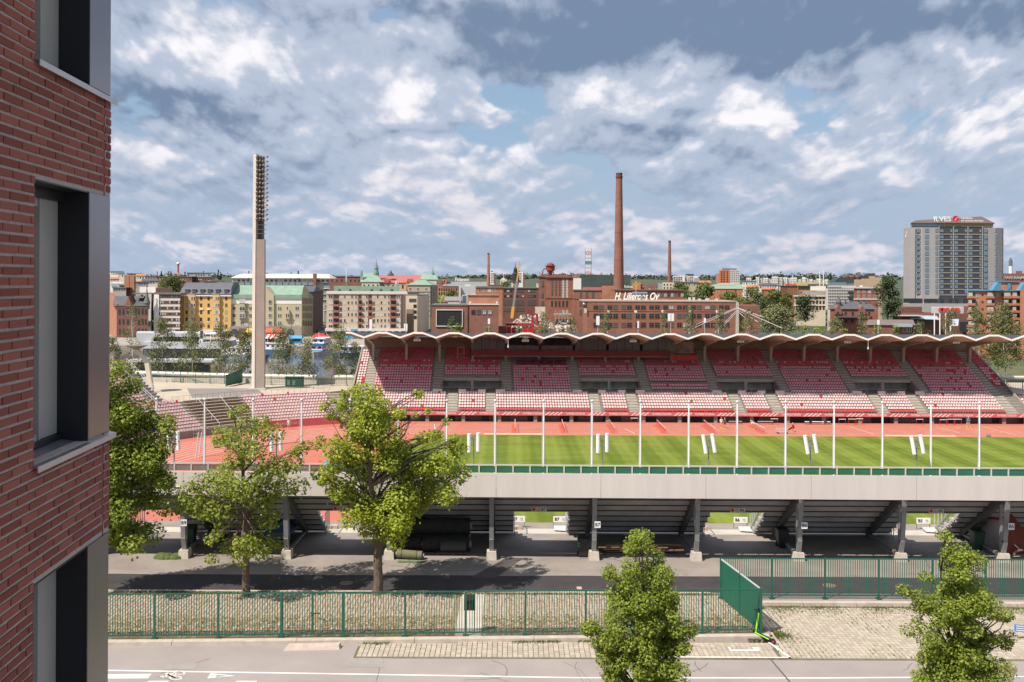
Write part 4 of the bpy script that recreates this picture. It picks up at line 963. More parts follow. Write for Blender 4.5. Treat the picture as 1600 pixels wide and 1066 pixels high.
        b = SB(); b.box(p-1.4, p-.9, 179.3, 179.35, -2.86, -2.7); b.build('exit_sign', mat('exit green', (.03, .45, .20), .5), t)
        rail(p-5.3, p+5.3, ROW(13)[0], ROW(13)[1]-.1, h=.25)
    rail(MID-5.3, MID+5.3, y7-.05, z7, h=.75)
    for a in aisles[1:9]:
        for s in (-.95, .95):
            b = SB(); y0, z0 = ROW(7); y1, z1 = ROW(11); b.bar((a+s, y0, z0+.8), (a+s, y1, z1+.8), .045, .045)
            for k in range(3): yy_, zz_ = y0+(y1-y0)*k/2, z0+(z1-z0)*k/2; b.bar((a+s, yy_, zz_), (a+s, yy_, zz_+.8), .04, .04)
            b.build('handrail', GREY_STEEL, t)
    rail(XL, XR, 169.9, -7.25, 'front_rail', 1.9, .62)
    # banner along the front
    BAN = mat('banner red', (.50, .115, .12), .6, .10, .8); BANT = mat('banner print', (.68, .52, .52), .6, .05, 3)
    x = XL; k = 0; PW = 7.35
    while x < XR:
        c = min(x+PW, XR); b = SB(); b.box(x+.01, c-.01, 169.72, 169.78, -7.82, -7.15); o = b.build('banner', BAN, t)
        text_part('TAMPERE STADION', .5, o, (x+1.95, 169.71, -7.49), BANT, 'banner_print', .002, bold=.012, width=3.3)
        b = SB()
        for q in range(4): xx = x+4.0+.72*q; b.add([(xx, 169.712, -7.75), (xx+.35, 169.712, -7.75), (xx+1.1, 169.712, -7.22), (xx+.75, 169.712, -7.22)], [(0, 1, 2, 3)])
        b.build('banner_stripe', BANT, o); x += PW
    # recess below: wall, ceiling, posts
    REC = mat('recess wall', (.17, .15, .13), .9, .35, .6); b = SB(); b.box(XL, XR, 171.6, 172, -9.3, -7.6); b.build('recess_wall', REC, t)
    b = SB(); b.box(XL, XR, 169.8, 171.7, -7.80, -7.66); b.build('recess_ceiling', DECK, t)
    for k in range(20):
        b = SB(); b.box(T0+PER*k-.3-1.4, T0+PER*k+.3-1.4, 170.1, 170.6, -9.2, -7.8); b.build('recess_post', DECK, t)
    DOOR = mat('dark door', (.03, .03, .032), .6, .1); r2 = random.Random(9)
    for k in range(17):
        xx = XL+3+k*6.7+r2.uniform(-1, 1); b = SB(); b.box(xx, xx+r2.choice((1, 1.2, 3.2)), 171.55, 171.62, -9, -7.95); b.build('door', DOOR, t)
    # roof shell
    def wv(x):                                            # 0 in the trough, 1 on the flat crest
        f = ((x-T0)/PER) % 1.0; f = min(f, 1-f)*2
        return min(1.0, f/.74)
    ys = [170.5, 172, 174, 177, 180, 183, 186, 188.5, 191.0]
    fr = [0, .1, .24, .36, .37, .5, .63, .64, .76, .9]
    xs = sorted(set([round(T0+PER*(k+f), 4) for k in range(-1, 20) for f in fr])); xs = [x for x in xs if T0-PER/2-.01 <= x <= T0+PER*18.5+.01]
    def ztop(x, y): u = (y-170.5)/20.5; a = 1-u*.75; return (5.44-.30*u)+ .80*wv(x)*a - u*.2
    def zbot(x, y):
        u = (y-170.5)/15.5; s = math.sin(min(1, wv(x))*math.pi/2)
        f = wv(x)*(1-min(1, u))+s*min(1, u)
        return 5.44-.27-(1.42*u if u < 1 else 1.42) + f*(.80+.22*min(u, 1))
    nx, ny = len(xs), len(ys); vs = []; fs = []; mi = []
    for x in xs:
        for y in ys: vs.append((sx_(x, y), y, ztop(x, y)))
    for x in xs:
        for y in ys: vs.append((sx_(x, y), y, zbot(x, y)))
    o_ = nx*ny
    def addf(q, m): fs.append(q); mi.append(m)
    for a in range(nx-1):
        for c in range(ny-1):
            i = a*ny+c; addf((i, i+ny, i+ny+1, i+1), 0); addf((o_+i, o_+i+1, o_+i+ny+1, o_+i+ny), 1)
    for a in range(nx-1): addf((a*ny, o_+a*ny, o_+(a+1)*ny, (a+1)*ny), 2); addf((a*ny+ny-1, (a+1)*ny+ny-1, o_+(a+1)*ny+ny-1, o_+a*ny+ny-1), 1)
    for c in range(ny-1): addf((c, c+1, o_+c+1, o_+c), 1); addf(((nx-1)*ny+c, o_+(nx-1)*ny+c, o_+(nx-1)*ny+c+1, (nx-1)*ny+c+1), 1)
    rb = MB(); rb.v, rb.f, rb.m = vs, fs, mi
    UNDERS = mat('shell underside', (.46, .37, .31), .9, .14, .5, .2)
    rb.build('roof_shell', [mat('roofing felt', (.045, .05, .06), .9, .2, .6), UNDERS, mat('shell edge white', (.76, .74, .74), .7, .06, 1)], t)
    b = MB()                                              # raised white edge strip along the wave
    for a, c in zip(xs[:-1], xs[1:]):
        za, zc = ztop(a, 170.5)+.03, ztop(c, 170.5)+.03
        b.hexa([(a, 170.36, za-.30), (c, 170.36, zc-.30), (c, 170.495, zc-.30), (a, 170.495, za-.30)], [(a, 170.36, za), (c, 170.36, zc), (c, 170.495, zc), (a, 170.495, za)])
    b.build('roof_edge', mat('shell edge white', (.76, .74, .74)), t)
    b = SB(); b.box(XL+.3, XR-.2, 189.6, 189.9, 1.6, 4.3); b.build('back_wall', mat('back wall concrete', (.24, .19, .155), .9, .2, .6), t)
    COLM = mat('column concrete', (.34, .29, .25), .9, .12, 1)
    for k in range(19):
        x = T0+PER*k; b = SB(); y0 = 185.4
        zb = ROW(19)[1]
        b.hexa([(x-.22, y0-.3, zb), (x+.22, y0-.3, zb), (x+.22, y0+.5, zb), (x-.22, y0+.5, zb)], [(x-.24, y0-.45, 2.7), (x+.24, y0-.45, 2.7), (x+.24, y0+.6, 2.7), (x-.24, y0+.6, 2.7)])
        pr = [(x-.24, y0+.6, 2.7), (x-.24, y0+.6, 4.1), (x-.24, 176.5, zbot(x, 176.5)+.12), (x-.24, 176.5, zbot(x, 176.5)-.12), (x-.24, 180.5, zbot(x, 180.5)-.32), (x-.24, 183.5, zbot(x, 183.5)-.55), (x-.24, 184.6, 3.25), (x-.24, y0-.45, 2.7)]
        b.prism(pr, (.48, 0, 0)); b.build('column', COLM, t)
    # end walls of the stand
    for x, w in ((XL-.25, .25), (XR, .25)):
        pts = [(x, 170, -9.2), (x, 190, -9.2), (x, 190, 2.4), (x, 170, -6.7)]
        b = SB(); b.prism(pts, (w, 0, 0)); b.build('end_wall', DECK, t)
    b = SB()
    for s in (XR+.05,):
        b.bar((s, 176, -3.4), (s, 189.5, 3.4), .05, .05); b.bar((s, 176, -3.9), (s, 189.5, 2.9), .03, .03)
        for k in range(12): yy_ = 176+1.2*k; z_ = -3.4+(yy_-176)*.5037; b.bar((s, yy_, z_-1), (s, yy_, z_), .04, .04)
    b.build('end_rail', GREY_STEEL, t)
    # press box
    REDB = mat('press box red', (.12, .010, .014), .6, .08, 1); PANE = glass_mat('press glass', (.10, .10, .105), .04, .8, .45); FR = mat('press frame', (.035, .035, .035), .6)
    b = SB(); b.box(PB0, PB1, 181.6, 181.75, 1.45, 2.44); b.build('press_box_front', REDB, t)
    b = SB(); b.box(PB0, PB1, 181.75, 186, 1.3, 1.45); b.box(PB0, PB1, 188, 188.1, 1.4, 4.2); b.build('press_box_floor', mat('press interior', (.22, .17, .16), .9, .4, 1.5), t)
    k0 = 3
    for k in range(6):
        xa, xc = T0+PER*(k0+k)+.25, T0+PER*(k0+k+1)-.25
        n = 4
        for q in range(n):
            a, c = xa+(xc-xa)*q/n+.03, xa+(xc-xa)*(q+1)/n-.03; y = 182.0
            za, zc = zbot(a, y)-.03, zbot(c, y)-.03
            if k in (1, 2): za = zc = 3.35
            b = SB(); b.hexa([(a, y, 2.42), (c, y, 2.42), (c, y+.02, 2.42), (a, y+.02, 2.42)], [(a, y, za), (c, y, zc), (c, y+.02, zc), (a, y+.02, za)]); pn = b.build('pane', PANE, t)
            b = SB(); b.bar((a-.03, y-.02, 2.4), (a-.03, y-.02, za), .06, .06); b.bar((a-.03, y-.02, za), (c+.03, y-.02, zc), .06, .06); b.build('frame', FR, pn)
    b = SB(); b.box(PB1+.1, PB1+4.9, 180.9, 181.05, .85, 1.75); b.build('camera_platform', mat('platform red', (.30, .015, .022), .6), t)
    b = SB(); b.box(PB1+.3, PB1+4.7, 183.5, 183.6, 1.9, 4.0); b.build('platform_back', mat('press interior', (.05, .045, .045)), t)
    xm = aisles[2]+PER
    for i in (17, 18):
        y, z = ROW(i)
        for q in range(6):
            b = SB(); xx = xm-4.2+1.62*q; b.box(xx, xx+.95, y+.1, y+.5, z+.05, z+.72); b.build('press_desk', REDB, t)
            for w in (-.35, 1.2): inst('seat', seat_mesh(2), t, (sx_(xx+w, y), y+.66, z))
    # floodlights below the shell, drain pipes
    for px in (652, 821, 989, 1157, 1323.5, 1493):
        x = PX(px, 172.5, 5); z = 5.0; b = MB(); b.box(x-.42, x+.42, 172.3, 172.7, z-.05, z+.25); o = b.build('floodlight_box', GREY_STEEL, t)
        for q in (-.42, 0, .42):
            b = MB(); b.lathe((0, 0, 0), [(.19, -.06), (.22, 0), (.20, .1)], 12); l = b.build('lamp', mat('lamp glass', (.62, .55, .47), .3), o, local=True); l.location = Vector((x+q, 172.2, z-.22))-t.location; l.rotation_euler = (R(75), 0, 0)
    for px in (794, 1356.5):
        x = PX(px, 171, 5); b = MB(); b.tube([(x, 171, 5.3), (x, 171, 3.9)], .07, 8); b.tube([(x, 171, 3.9), (x, 171, 3.65)], .12, 8); b.build('drain_pipe', WHITE_METAL, t)
    return t
stand = main_stand()
# timber frame left on the upper rows
p = P(720, 560, 184.2); t = thing('timber_brace', 'pale timber frame with crossed braces standing among the upper red seats', 'frame', p)
WOOD = mat('raw timber', (.42, .22, .12), .8, .15, 4); x, y, z = p
b = MB(); [b.box(x+s-.07, x+s+.07, y-.05, y+.05, z, z+2.05) for s in (-.6, .6)]; b.build('upright', WOOD, t, kind='stuff')
b = MB(); b.box(x-.66, x+.66, y-.06, y+.06, z+1.95, z+2.1); b.build('head_beam', WOOD, t)
for s in (1, -1):
    b = MB(); b.bar((x-s*.58, y-.07, z+.1), (x+s*.58, y-.07, z+1.1), .1, .06); b.build('brace', WOOD, t)
# antennas on the roof
def antenna(px, ptop, pbot, wpx, n, label, d=188.0, tall=0):
    p = P(px, pbot, d); p.z = 4.75; zt = P(px, ptop, d).z; t = thing('antenna_mast', label, 'antenna', p)
    b = MB(); b.tube([p, (p.x, p.y, zt-.1)], .05, 8); b.build('mast', PALE_STEEL, t)
    w = wpx*d/F_PX
    for k in range(n):
        cx_ = p.x+(k-(n-1)/2)*w*1.25; b = MB(); b.hexa([(cx_-w/2, p.y-.25, zt-(1.25 if not tall else tall)), (cx_+w/2, p.y-.25, zt-(1.25 if not tall else tall)), (cx_+w/2, p.y+.0, zt-(1.25 if not tall else tall)), (cx_-w/2, p.y+.0, zt-(1.25 if not tall else tall))], [(cx_-w/2, p.y-.25, zt), (cx_+w/2, p.y-.25, zt), (cx_+w/2, p.y, zt), (cx_-w/2, p.y, zt)])
        b.build('panel', WHITE_METAL, t); 
        b = MB(); b.bar((cx_, p.y-.02, zt-.5), (p.x, p.y, zt-.5), .06, .06); b.build('bracket', GREY_STEEL, t)
    b = MB(); b.lathe((p.x, p.y, p.z), [(.3, 0), (.28, .25), (.1, .3)], 10); b.build('foot', PALE_STEEL, t)
antenna(579.5, 499, 519, 4.2, 1, 'tall white box antenna at the left end of the stand roof', tall=2.1)
antenna(634, 506, 519, 2.4, 2, 'short pair of white antenna panels on the stand roof before the tan flats', tall=1.3)
antenna(764, 498, 519, 3.4, 1, 'white stacked antenna on the roof before the brick factory wall', tall=1.0)
antenna(934, 494, 519, 5, 1, 'white panel antenna on the roof in front of the long brick office', tall=1.7)
antenna(997, 502, 520, 2.6, 1, 'thin white antenna on the roof between two lamp posts', tall=1.3)
antenna(1048, 490, 520, 4.2, 2, 'twin white panel antenna on the roof', tall=1.4)
antenna(1101, 497, 521, 3, 1, 'slim stacked antenna on the roof beside the bridge cables', tall=.9)
antenna(1372, 500, 522, 3, 1, 'small white antenna on the roof before the station house', tall=.9)

# ------------------------------------------------------------------ curved stand on the left bend
def bend_stand():
    t = thing('bend_grandstand', 'curved open grandstand of faded pink seats round the left bend of the track', 'grandstand', (-50, 155, -9))
    DECK = mat('stand concrete', (.245, .225, .20)); BENCH = mat('weathered bench', (.25, .185, .135), .9, .2, 2); STEP = mat('bend concrete', (.36, .31, .255), .9, .15, 1)
    RI = lambda i: (50.5+.8*i, -8.25+.385*i)
    def arc(b, r0, r1, a0, a1, z0, z1, st=2.0, mi=0):
        n = max(1, int(round((a1-a0)/st)))
        for k in range(n):
            p, q = R(a0+(a1-a0)*k/n), R(a0+(a1-a0)*(k+1)/n)
            b.hexa([pol(r0, p, z0), pol(r1, p, z0), pol(r1, q, z0), pol(r0, q, z0)], [pol(r0, p, z1), pol(r1, p, z1), pol(r1, q, z1), pol(r0, q, z1)], mi)
    seats = []; r = random.Random(31)
    for i in range(25):
        r0, z = RI(i); a1 = 69 if i < 10 else 38.5
        b = MB(); arc(b, r0, r0+.83, 8, a1, z-.6, z); b.build('tier_step', STEP, t)
        if i < 10:
            b = MB(); arc(b, r0+.35, r0+.72, 41.5, 51, z+.33, z+.40); arc(b, r0+.5, r0+.56, 41.5, 51, z, z+.33, 1.6); b.build('bench', BENCH, t)
        for a0, a2 in (((9, 40.6), (51.8, 66)) if i < 10 else ((9, 36.2),)):
            da = math.degrees(.5/(r0+.6)); a = a0
            while a < a2:
                if a0 > 50 or True:
                    aa = R(a); x, y, _ = pol(r0+.66, aa, z)
                    # face the pitch: local -Y points to the centre
                    rz = math.atan2(math.cos(aa), math.sin(aa))
                    mi = 0 if r.random() > .015 else 3
                    if i in (4, 9) and 30 < a < 41 and r.random() < .35: mi = 3
                    seats.append((x, y, z+.05, rz, mi))
                a += da
    seats.sort(key=lambda s: s[1]); vis = [s for s in seats if s[0]/s[1] > -.425]
    put_seats(t, vis, 300)
    GREY = mat('grey stair', (.22, .225, .23), .8, .1, 2)
    b = MB()
    for i in range(9, 25):
        r0, z = RI(i); arc(b, r0, r0+.4, 36.6, 38.6, z, z+.19, 2); 
    b.build('stair_flight', GREY, t)
    for a in (36.7, 38.7):
        b = MB(); p0, p1 = Vector(pol(RI(9)[0], R(a), RI(9)[1]+.9)), Vector(pol(RI(24)[0]+.5, R(a), RI(24)[1]+1.0)); b.bar(p0, p1, .06, .06); b.bar(p0-Vector((0, 0, .4)), p1-Vector((0, 0, .4)), .04, .04)
        for k in range(9): q = p0+(p1-p0)*k/8; b.bar(q-Vector((0, 0, .95)), q, .05, .05)
        b.build('handrail', PALE_STEEL, t)
    for a in (43.5, 47.5):
        b = MB(); p0, p1 = Vector(pol(RI(0)[0], R(a), RI(0)[1]+.9)), Vector(pol(RI(9)[0], R(a), RI(9)[1]+.9)); b.bar(p0, p1, .06, .06)
        for k in range(4): q = p0+(p1-p0)*k/3; b.bar(q-Vector((0, 0, .9)), q, .05, .05)
        b.build('handrail', PALE_STEEL, t)
    b = MB(); arc(b, 50.1, 50.4, 8, 51, -9.3, -7.9); b.build('front_wall', DECK, t)
    BAN = mat('banner red', (.50, .115, .12))
    b = MB(); arc(b, 50.0, 50.3, 51, 67, -9.2, -7.75); b.build('front_banner', BAN, t)
    p = pol(49.95, R(57), -8.4); text_part('TAMPERE STADION', .6, t, p, mat('banner print', (.68, .52, .52)), 'banner_print', .002, rot=(R(90), 0, R(33)), width=5)
    b = MB()                                               # low rail on the concourse edge
    for k in range(27):
        a = 40+k*1.0; q = Vector(pol(58.9, R(a), -4.45)); q2 = Vector(pol(58.9, R(a+1), -4.45)); b.bar(q, q+Vector((0, 0, .8)), .04, .04); b.bar(q+Vector((0, 0, .8)), q2+Vector((0, 0, .8)), .04, .04)
    b.build('edge_rail', GREY_STEEL, t)
bend_stand()
# right bend, only its first rows come into the picture
t = thing('right_bend_stand', 'first rows of the pink seated bend stand beyond the right aisle', 'grandstand', (90, 172, -9))
seats = []
for i in range(8):
    y0, z = 170.6+.8*i, -7.6+.385*i; b = MB(); b.hexa([(88.9, y0, z-.5), (112, y0-3, z-.5), (112, y0-2.2, z-.5), (88.9, y0+.82, z-.5)], [(88.9, y0, z), (112, y0-3, z), (112, y0-2.2, z), (88.9, y0+.82, z)]); b.build('tier_step', mat('bend concrete', (.36, .31, .255)), t)
    for k in range(40):
        x = 89.3+.5*k; seats.append((x, y0+.62-(x-88.9)*.13, z, -.13, 0))
for s in seats: inst('seat', seat_mesh(0), t, s[:3], (0, 0, s[3])) if s[0] < 98 else None
b = MB(); b.hexa([(87.6, 170.2, -9.1), (112, 167, -9.1), (112, 167.2, -9.1), (87.6, 170.4, -9.1)], [(87.6, 170.2, -7.5), (112, 167, -7.5), (112, 167.2, -7.5), (87.6, 170.4, -7.5)]); bn = b.build('front_banner', mat('banner red', (.50, .115, .12)), t)
text_part('TAMPERE', .95, bn, (90.4, 169.78, -8.25), mat('banner print', (.68, .52, .52)), 'banner_print', .002, rot=(R(90), 0, -.13), bold=.02, width=5)
b = MB(); b.box(88.9, 125, 176.6, 196, -5, -4.45); b.build('concourse', CONCOURSE, kind='structure')

# ------------------------------------------------------------------ lighting mast, cauldron, fence on the concourse
def mast():
    p = P(402, 611, 178.0); p.z = -4.45; t = thing('floodlight_mast', 'tall pale concrete floodlight mast carrying a column of lamps', 'light mast', p)
    sc = 178.0/F_PX; x0, xm, x1 = P(391.6, 611, 178).x, P(398.4, 611, 178).x, P(412.2, 611, 178).x; zt, zm = P(400, 241, 178).z, P(400, 374, 178).z; y = p.y
    CM = mat('mast concrete', (.50, .45, .40), .85, .07, .35, .15)
    b = MB(); b.add([(x0, y+.5, p.z), (xm, y-.35, p.z), (x1, y-.2, p.z), (x1, y+1.6, p.z), (x0, y+1.6, p.z), (x0, y+.5, zt), (xm, y-.35, zt), (x1-.5, y-.2, zm-.0), (x1-.5, y+1.6, zm), (x0, y+1.6, zt)], [])
    b = MB(); b.hexa([(x0, y+.55, p.z), (xm, y-.3, p.z), (xm+.35, y+1.4, p.z), (x0+.1, y+1.6, p.z)], [(x0+.15, y+.55, zt), (xm+.1, y-.3, zt), (xm+.4, y+1.4, zt), (x0+.25, y+1.6, zt)]); b.build('spine', CM, t)
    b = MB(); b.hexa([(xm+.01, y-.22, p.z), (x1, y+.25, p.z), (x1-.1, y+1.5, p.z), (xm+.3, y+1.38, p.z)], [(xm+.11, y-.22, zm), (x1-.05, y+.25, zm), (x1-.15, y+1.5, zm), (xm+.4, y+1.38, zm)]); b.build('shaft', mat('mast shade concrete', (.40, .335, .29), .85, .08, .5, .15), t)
    b = MB(); b.box(xm+.15, x1-.35, y+.5, y+1.3, zm-.05, zt-.3); b.build('lamp_backing', DARK_STEEL, t)
    lm_ = MB(); lm_.lathe((0, 0, 0), [(.10, .22), (.20, .1), (.24, 0), (.23, -.02), (.05, -.03)], 10); lme = lm_.mesh('lamp', [mat('lamp housing', (.22, .17, .15), .5, .35, 1.5)])
    n = 18
    for k in range(n):
        z = zt-.5-(zt-zm-1.0)*k/n
        b = MB(); b.bar((xm+.1, y-.25, z-.3), (x1+.15+(.25 if k > 2 else 0), y-.1, z-.3), .08, .10); b.build('gantry', DARK_STEEL, t)
        if k < 15:
            for q in range(4):
                xx = xm+.25+q*.56+(.15 if q == 3 else 0); inst('lamp', lme, t, (xx+.05*math.sin(k*3.1+q), y-.32, z+.06*math.sin(k*5.3+q*2)), (R(55+9*math.sin(k*2.7+q)), 0, R(8*q-10+12*math.sin(k*1.9))))
    b = MB(); [b.tube([(x1-.9+.2*k, y+.3, zm-.5), (x1-.9+.2*k, y+.3, zt-.2)], .04, 6) for k in range(2)]; b.build('cable_run', BLACK, t, kind='stuff')
    b = MB(); b.box(x0-.4, x1+.4, y-.6, y+1.9, p.z-.4, p.z+.18); b.build('plinth', CONC_WARM, t)
mast()
def cauldron():
    p = P(236, 607, 172); p.z = -4.45; t = thing('flame_cauldron', 'leaning pale concrete pylon with a shallow dark bowl on top', 'cauldron', p); m = mat('cauldron concrete', (.55, .49, .40), .85, .08, 1)
    a, b_, c = P(236.5, 607, 172), P(230, 567, 172), P(213, 546, 172); w = .40
    b = MB(); b.hexa([a+Vector((-w, -.4, -.2)), a+Vector((w, -.4, -.2)), a+Vector((w, .4, -.2)), a+Vector((-w, .4, -.2))], [b_+Vector((-w*.85, -.4, -.1)), b_+Vector((w*.85, -.4, .2)), b_+Vector((w*.85, .4, .2)), b_+Vector((-w*.85, .4, -.1))])
    b.hexa([b_+Vector((-w*.85, -.39, -.1)), b_+Vector((w*.85, -.39, .2)), b_+Vector((w*.85, .39, .2)), b_+Vector((-w*.85, .39, -.1))], [c+Vector((-w*.6, -.3, 0)), c+Vector((w*.5, -.3, .2)), c+Vector((w*.5, .3, .2)), c+Vector((-w*.6, .3, 0))]); b.build('pylon', m, t)
    b = MB(); b.lathe(P(213, 546, 172), [(.25, -.1), (.7, .12), (1.4, .42), (1.85, .62), (1.87, .70), (1.5, .66), (.2, .5)], 24); b.build('bowl', mat('bowl metal', (.16, .145, .12), .7, .2, 3), t)
cauldron()
ZC = -4.45
cf = thing('concourse_fence', 'green mesh fence along the far edge of the stadium concourse', 'fence', (-60, 187, ZC))
fpts = [(P(px, 604, d).x, d) for px, d in ((236, 190.5), (259, 189.6), (282, 188.8), (305, 188), (328, 187.4), (351, 186.8), (375, 186.3), (399, 185.9), (423.5, 185.4), (447.5, 185), (471.5, 184.8), (495, 184.6), (518, 184.5), (541, 184.5), (564, 184.5))]
for i, (x, y) in enumerate(fpts):
    b = MB(); b.box(x-.06, x+.06, y-.05, y+.05, ZC, ZC+2.1); b.bar((x, y, ZC+.9), (x+.45, y-.7, ZC+.03), .05, .05); b.bar((x, y, ZC+.03), (x+.45, y-.7, ZC+.03), .06, .05); b.build('post', STEEL_GREEN, cf)
    if i < len(fpts)-1:
        x2, y2 = fpts[i+1]; b = MB(); n = 9
        for k in range(1, n): f = k/n; q = Vector((x+(x2-x)*f, y+(y2-y)*f, ZC)); b.bar(q+Vector((0, 0, .1)), q+Vector((0, 0, 1.95)), .03, .03)
        b.bar((x, y, ZC+1.95), (x2, y2, ZC+1.95), .05, .05); b.bar((x, y, ZC+.12), (x2, y2, ZC+.12), .05, .05); b.build('mesh_panel', STEEL_GREEN, cf)
        if i % 1 == 0 and i not in (6, 7):
            xm_, ym_ = (x+x2)/2, (y+y2)/2; b = MB(); b.box(xm_-.2, xm_+.2, ym_-.06, ym_-.04, ZC+1.75, ZC+1.98); b.build('exit_sign', mat('exit green', (.03, .45, .20)), cf)
b = MB(); pp = [(x, y+3.2, -3.15) for x, y in fpts]; pp = [(pp[0][0]-14, pp[0][1]+2, -3.15)]+pp+[(-27, 187.6, -3.15)]
b.tube(pp, .42, 12); tag(b.build('heating_pipe', mat('pipe cladding', (.60, .57, .52), .4, .08, .6, metal=.2), smooth=True), 'thick pale pipe running behind the concourse fence', 'pipe')
b = MB(); b.hexa([(x, y+3.6, -5.2) for x, y in ((-105, 188), (-27, 183.5), (-27, 184), (-105, 188.5))], [(x, y+3.6, -3.6) for x, y in ((-105, 188), (-27, 183.5), (-27, 184), (-105, 188.5))]); tag(b.build('low_wall', CONC_WARM), 'low beige wall under the pale pipe', 'wall')
t = thing('open_gate', 'solid green gate leaf standing open beside the mast', 'gate', P(366, 603, 184))
a, c = P(353, 602, 181.5), P(379, 598, 188.0); b = MB(); b.hexa([(a.x, a.y, ZC+.15), (c.x, c.y, ZC+.15), (c.x, c.y+.06, ZC+.15), (a.x, a.y+.06, ZC+.15)], [(a.x, a.y, ZC+2.2), (c.x, c.y, ZC+2.7), (c.x, c.y+.06, ZC+2.7), (a.x, a.y+.06, ZC+2.2)]); b.build('leaf', STEEL_GREEN, t)
b = MB(); b.bar((a.x, a.y, ZC), (a.x, a.y, ZC+2.25), .1, .1); b.build('post', STEEL_GREEN, t)
p = P(459, 606, 180.5); t = thing('utility_cabinet', 'dark green metal kiosk standing on the concourse right of the mast', 'cabinet', (p.x, p.y, ZC)); x, y = p.x, p.y
KIO = mat('kiosk green', (.015, .06, .045), .5, .1, 2)
b = MB(); b.box(x-1.55, x+1.55, y, y+1.4, ZC+.2, ZC+1.85); b.build('body', KIO, t)
b = MB(); b.box(x-1.65, x+1.65, y-.1, y+1.5, ZC+1.85, ZC+1.95); b.build('roof', KIO, t)
b = MB(); b.box(x-1.5, x+1.5, y+.1, y+1.3, ZC, ZC+.2); b.build('base', CONC, t)
for q in (-1.2, -.25): 
    b = MB(); b.box(x+q, x+q+.5, y-.02, y, ZC+.5, ZC+1.4); b.build('hatch', mat('hatch grey', (.10, .14, .12), .6), t)
p = P(490, 611, 179); t = thing('lamp_post', 'short grey speaker pole on the concourse right of the kiosk', 'pole', (p.x, p.y, ZC))
b = MB(); b.tube([(p.x, p.y, ZC), (p.x, p.y, ZC+2.5)], .07, 8); b.build('pole', GREY_STEEL, t)
for s in (-.14, .14):
    b = MB(); b.tube([(p.x+s, p.y-.1, ZC+1.7), (p.x+s, p.y-.1, ZC+2.6)], .1, 10); b.build('speaker_tube', GREY_STEEL, t)
cf2 = thing('concourse_fence', 'green mesh fence on the concourse beyond the right end of the main stand', 'fence', (100, 186, ZC))
for k in range(8):
    x = 90.5+2.9*k; b = MB(); b.box(x-.06, x+.06, 182.0, 182.1, ZC, ZC+2.1); b.bar((x, 182, ZC+.9), (x+.4, 181.4, ZC+.03), .05, .05); b.build('post', STEEL_GREEN, cf2)
    b = MB(); [b.bar((x+2.9*j/9, 182.05, ZC+.1), (x+2.9*j/9, 182.05, ZC+1.95), .03, .03) for j in range(1, 9)]; b.bar((x, 182.05, ZC+1.95), (x+2.9, 182.05, ZC+1.95), .05, .05); b.build('mesh_panel', STEEL_GREEN, cf2)
b = MB(); b.tube([(89, 184.5, -2.35), (125, 184.5, -2.35)], .3, 10); tag(b.build('heating_pipe', mat('pipe cladding', (.60, .57, .52))), 'pale pipe above the fence at the right end of the main stand', 'pipe')

# ------------------------------------------------------------------ athletics gear and people
HRED = mat('hurdle red', (.60, .03, .025), .5); HWHITE = mat('hurdle white', (.72, .70, .68), .5)
def make_hurdle(label, group, barm):
    t = thing('hurdle', label, 'hurdle', (0, 0, 0), group)
    b = MB(); b.box(-.58, .58, -.02, .02, .86, .95); b.build('crossbar', barm, t, local=True)
    for s in (-.52, .52):
        b = MB(); b.box(s-.018, s+.018, -.018, .018, 0, .86); b.box(s-.018, s+.018, -.03, .6, 0, .03); b.build('leg', HRED, t, local=True)
    return t
hp = None; where = ['leftmost line', 'second line from the left', 'third line from the left', 'fourth line from the left', 'fifth line, by the two standing athletes', 'sixth line, by the bending athlete']
for s, px in enumerate((806, 881, 957, 1033.5, 1109, 1184)):
    x0 = (px-800)*162.5/F_PX
    for k in range(8):
        y = 158.1+1.22*k; lab = '%s hurdle from the wall, %s across the track' % (ORD[7-k], where[s])
        if hp is None: hp = make_hurdle(lab, 'red hurdles standing across the lanes', HWHITE); o = hp; o.location = (x0, y, ZPI); o.rotation_euler = (0, 0, R(84))
        else: o = dup(hp, (x0, y, ZPI), lab, R(84))
        o['label'] = lab
hw = None; HPX = [992, 1211, 1317, 1332, 1344, 1438, 1475, 1487, 1498]
for px, y in ((992, 168.4), (1211, 168.3), (1317, 168.2), (1332, 168.4), (1344, 168.9), (1438, 168.5), (1475, 168.2), (1487, 168.8), (1498, 168.8)):
    loc = ((px-800)*y/F_PX, y, ZPI); i_ = HPX.index(px); lab = 'white topped hurdle parked by the wall under the banner, %s from the left' % ORD[i_]
    if hw is None: hw = make_hurdle(lab, 'hurdles parked along the wall', HWHITE); hw.location = loc; hw.scale = (1.05, 1, 1.1)
    else: dup(hw, loc, lab)
for px, w in ((1264, 1.2), (1279, 3.0), (1293, 1.1), (1197, 2.6), (1150, 2.2)):
    x = (px-800)*168.8/F_PX; t = thing('bench', {1264: 'short white bench left of the long white one under the banner', 1279: 'long white bench by the wall under the banner', 1293: 'short white bench right of the long white one under the banner', 1197: 'longer grey bench by the wall right of the bending athlete', 1150: 'shorter grey bench by the wall near the standing athletes'}[px], 'bench', (x, 168.8, ZPI), 'benches under the banner')
    b = MB(); b.box(x-w/2, x+w/2, 168.6, 169, ZPI+.42, ZPI+.5); b.build('seat', HWHITE if px > 1200 else mat('grey bench', (.35, .35, .36), .6), t)
    for s in (-w/2+.15, w/2-.15): b = MB(); b.box(x+s-.04, x+s+.04, 168.65, 168.95, ZPI, ZPI+.42); b.build('leg', DARK_STEEL, t)
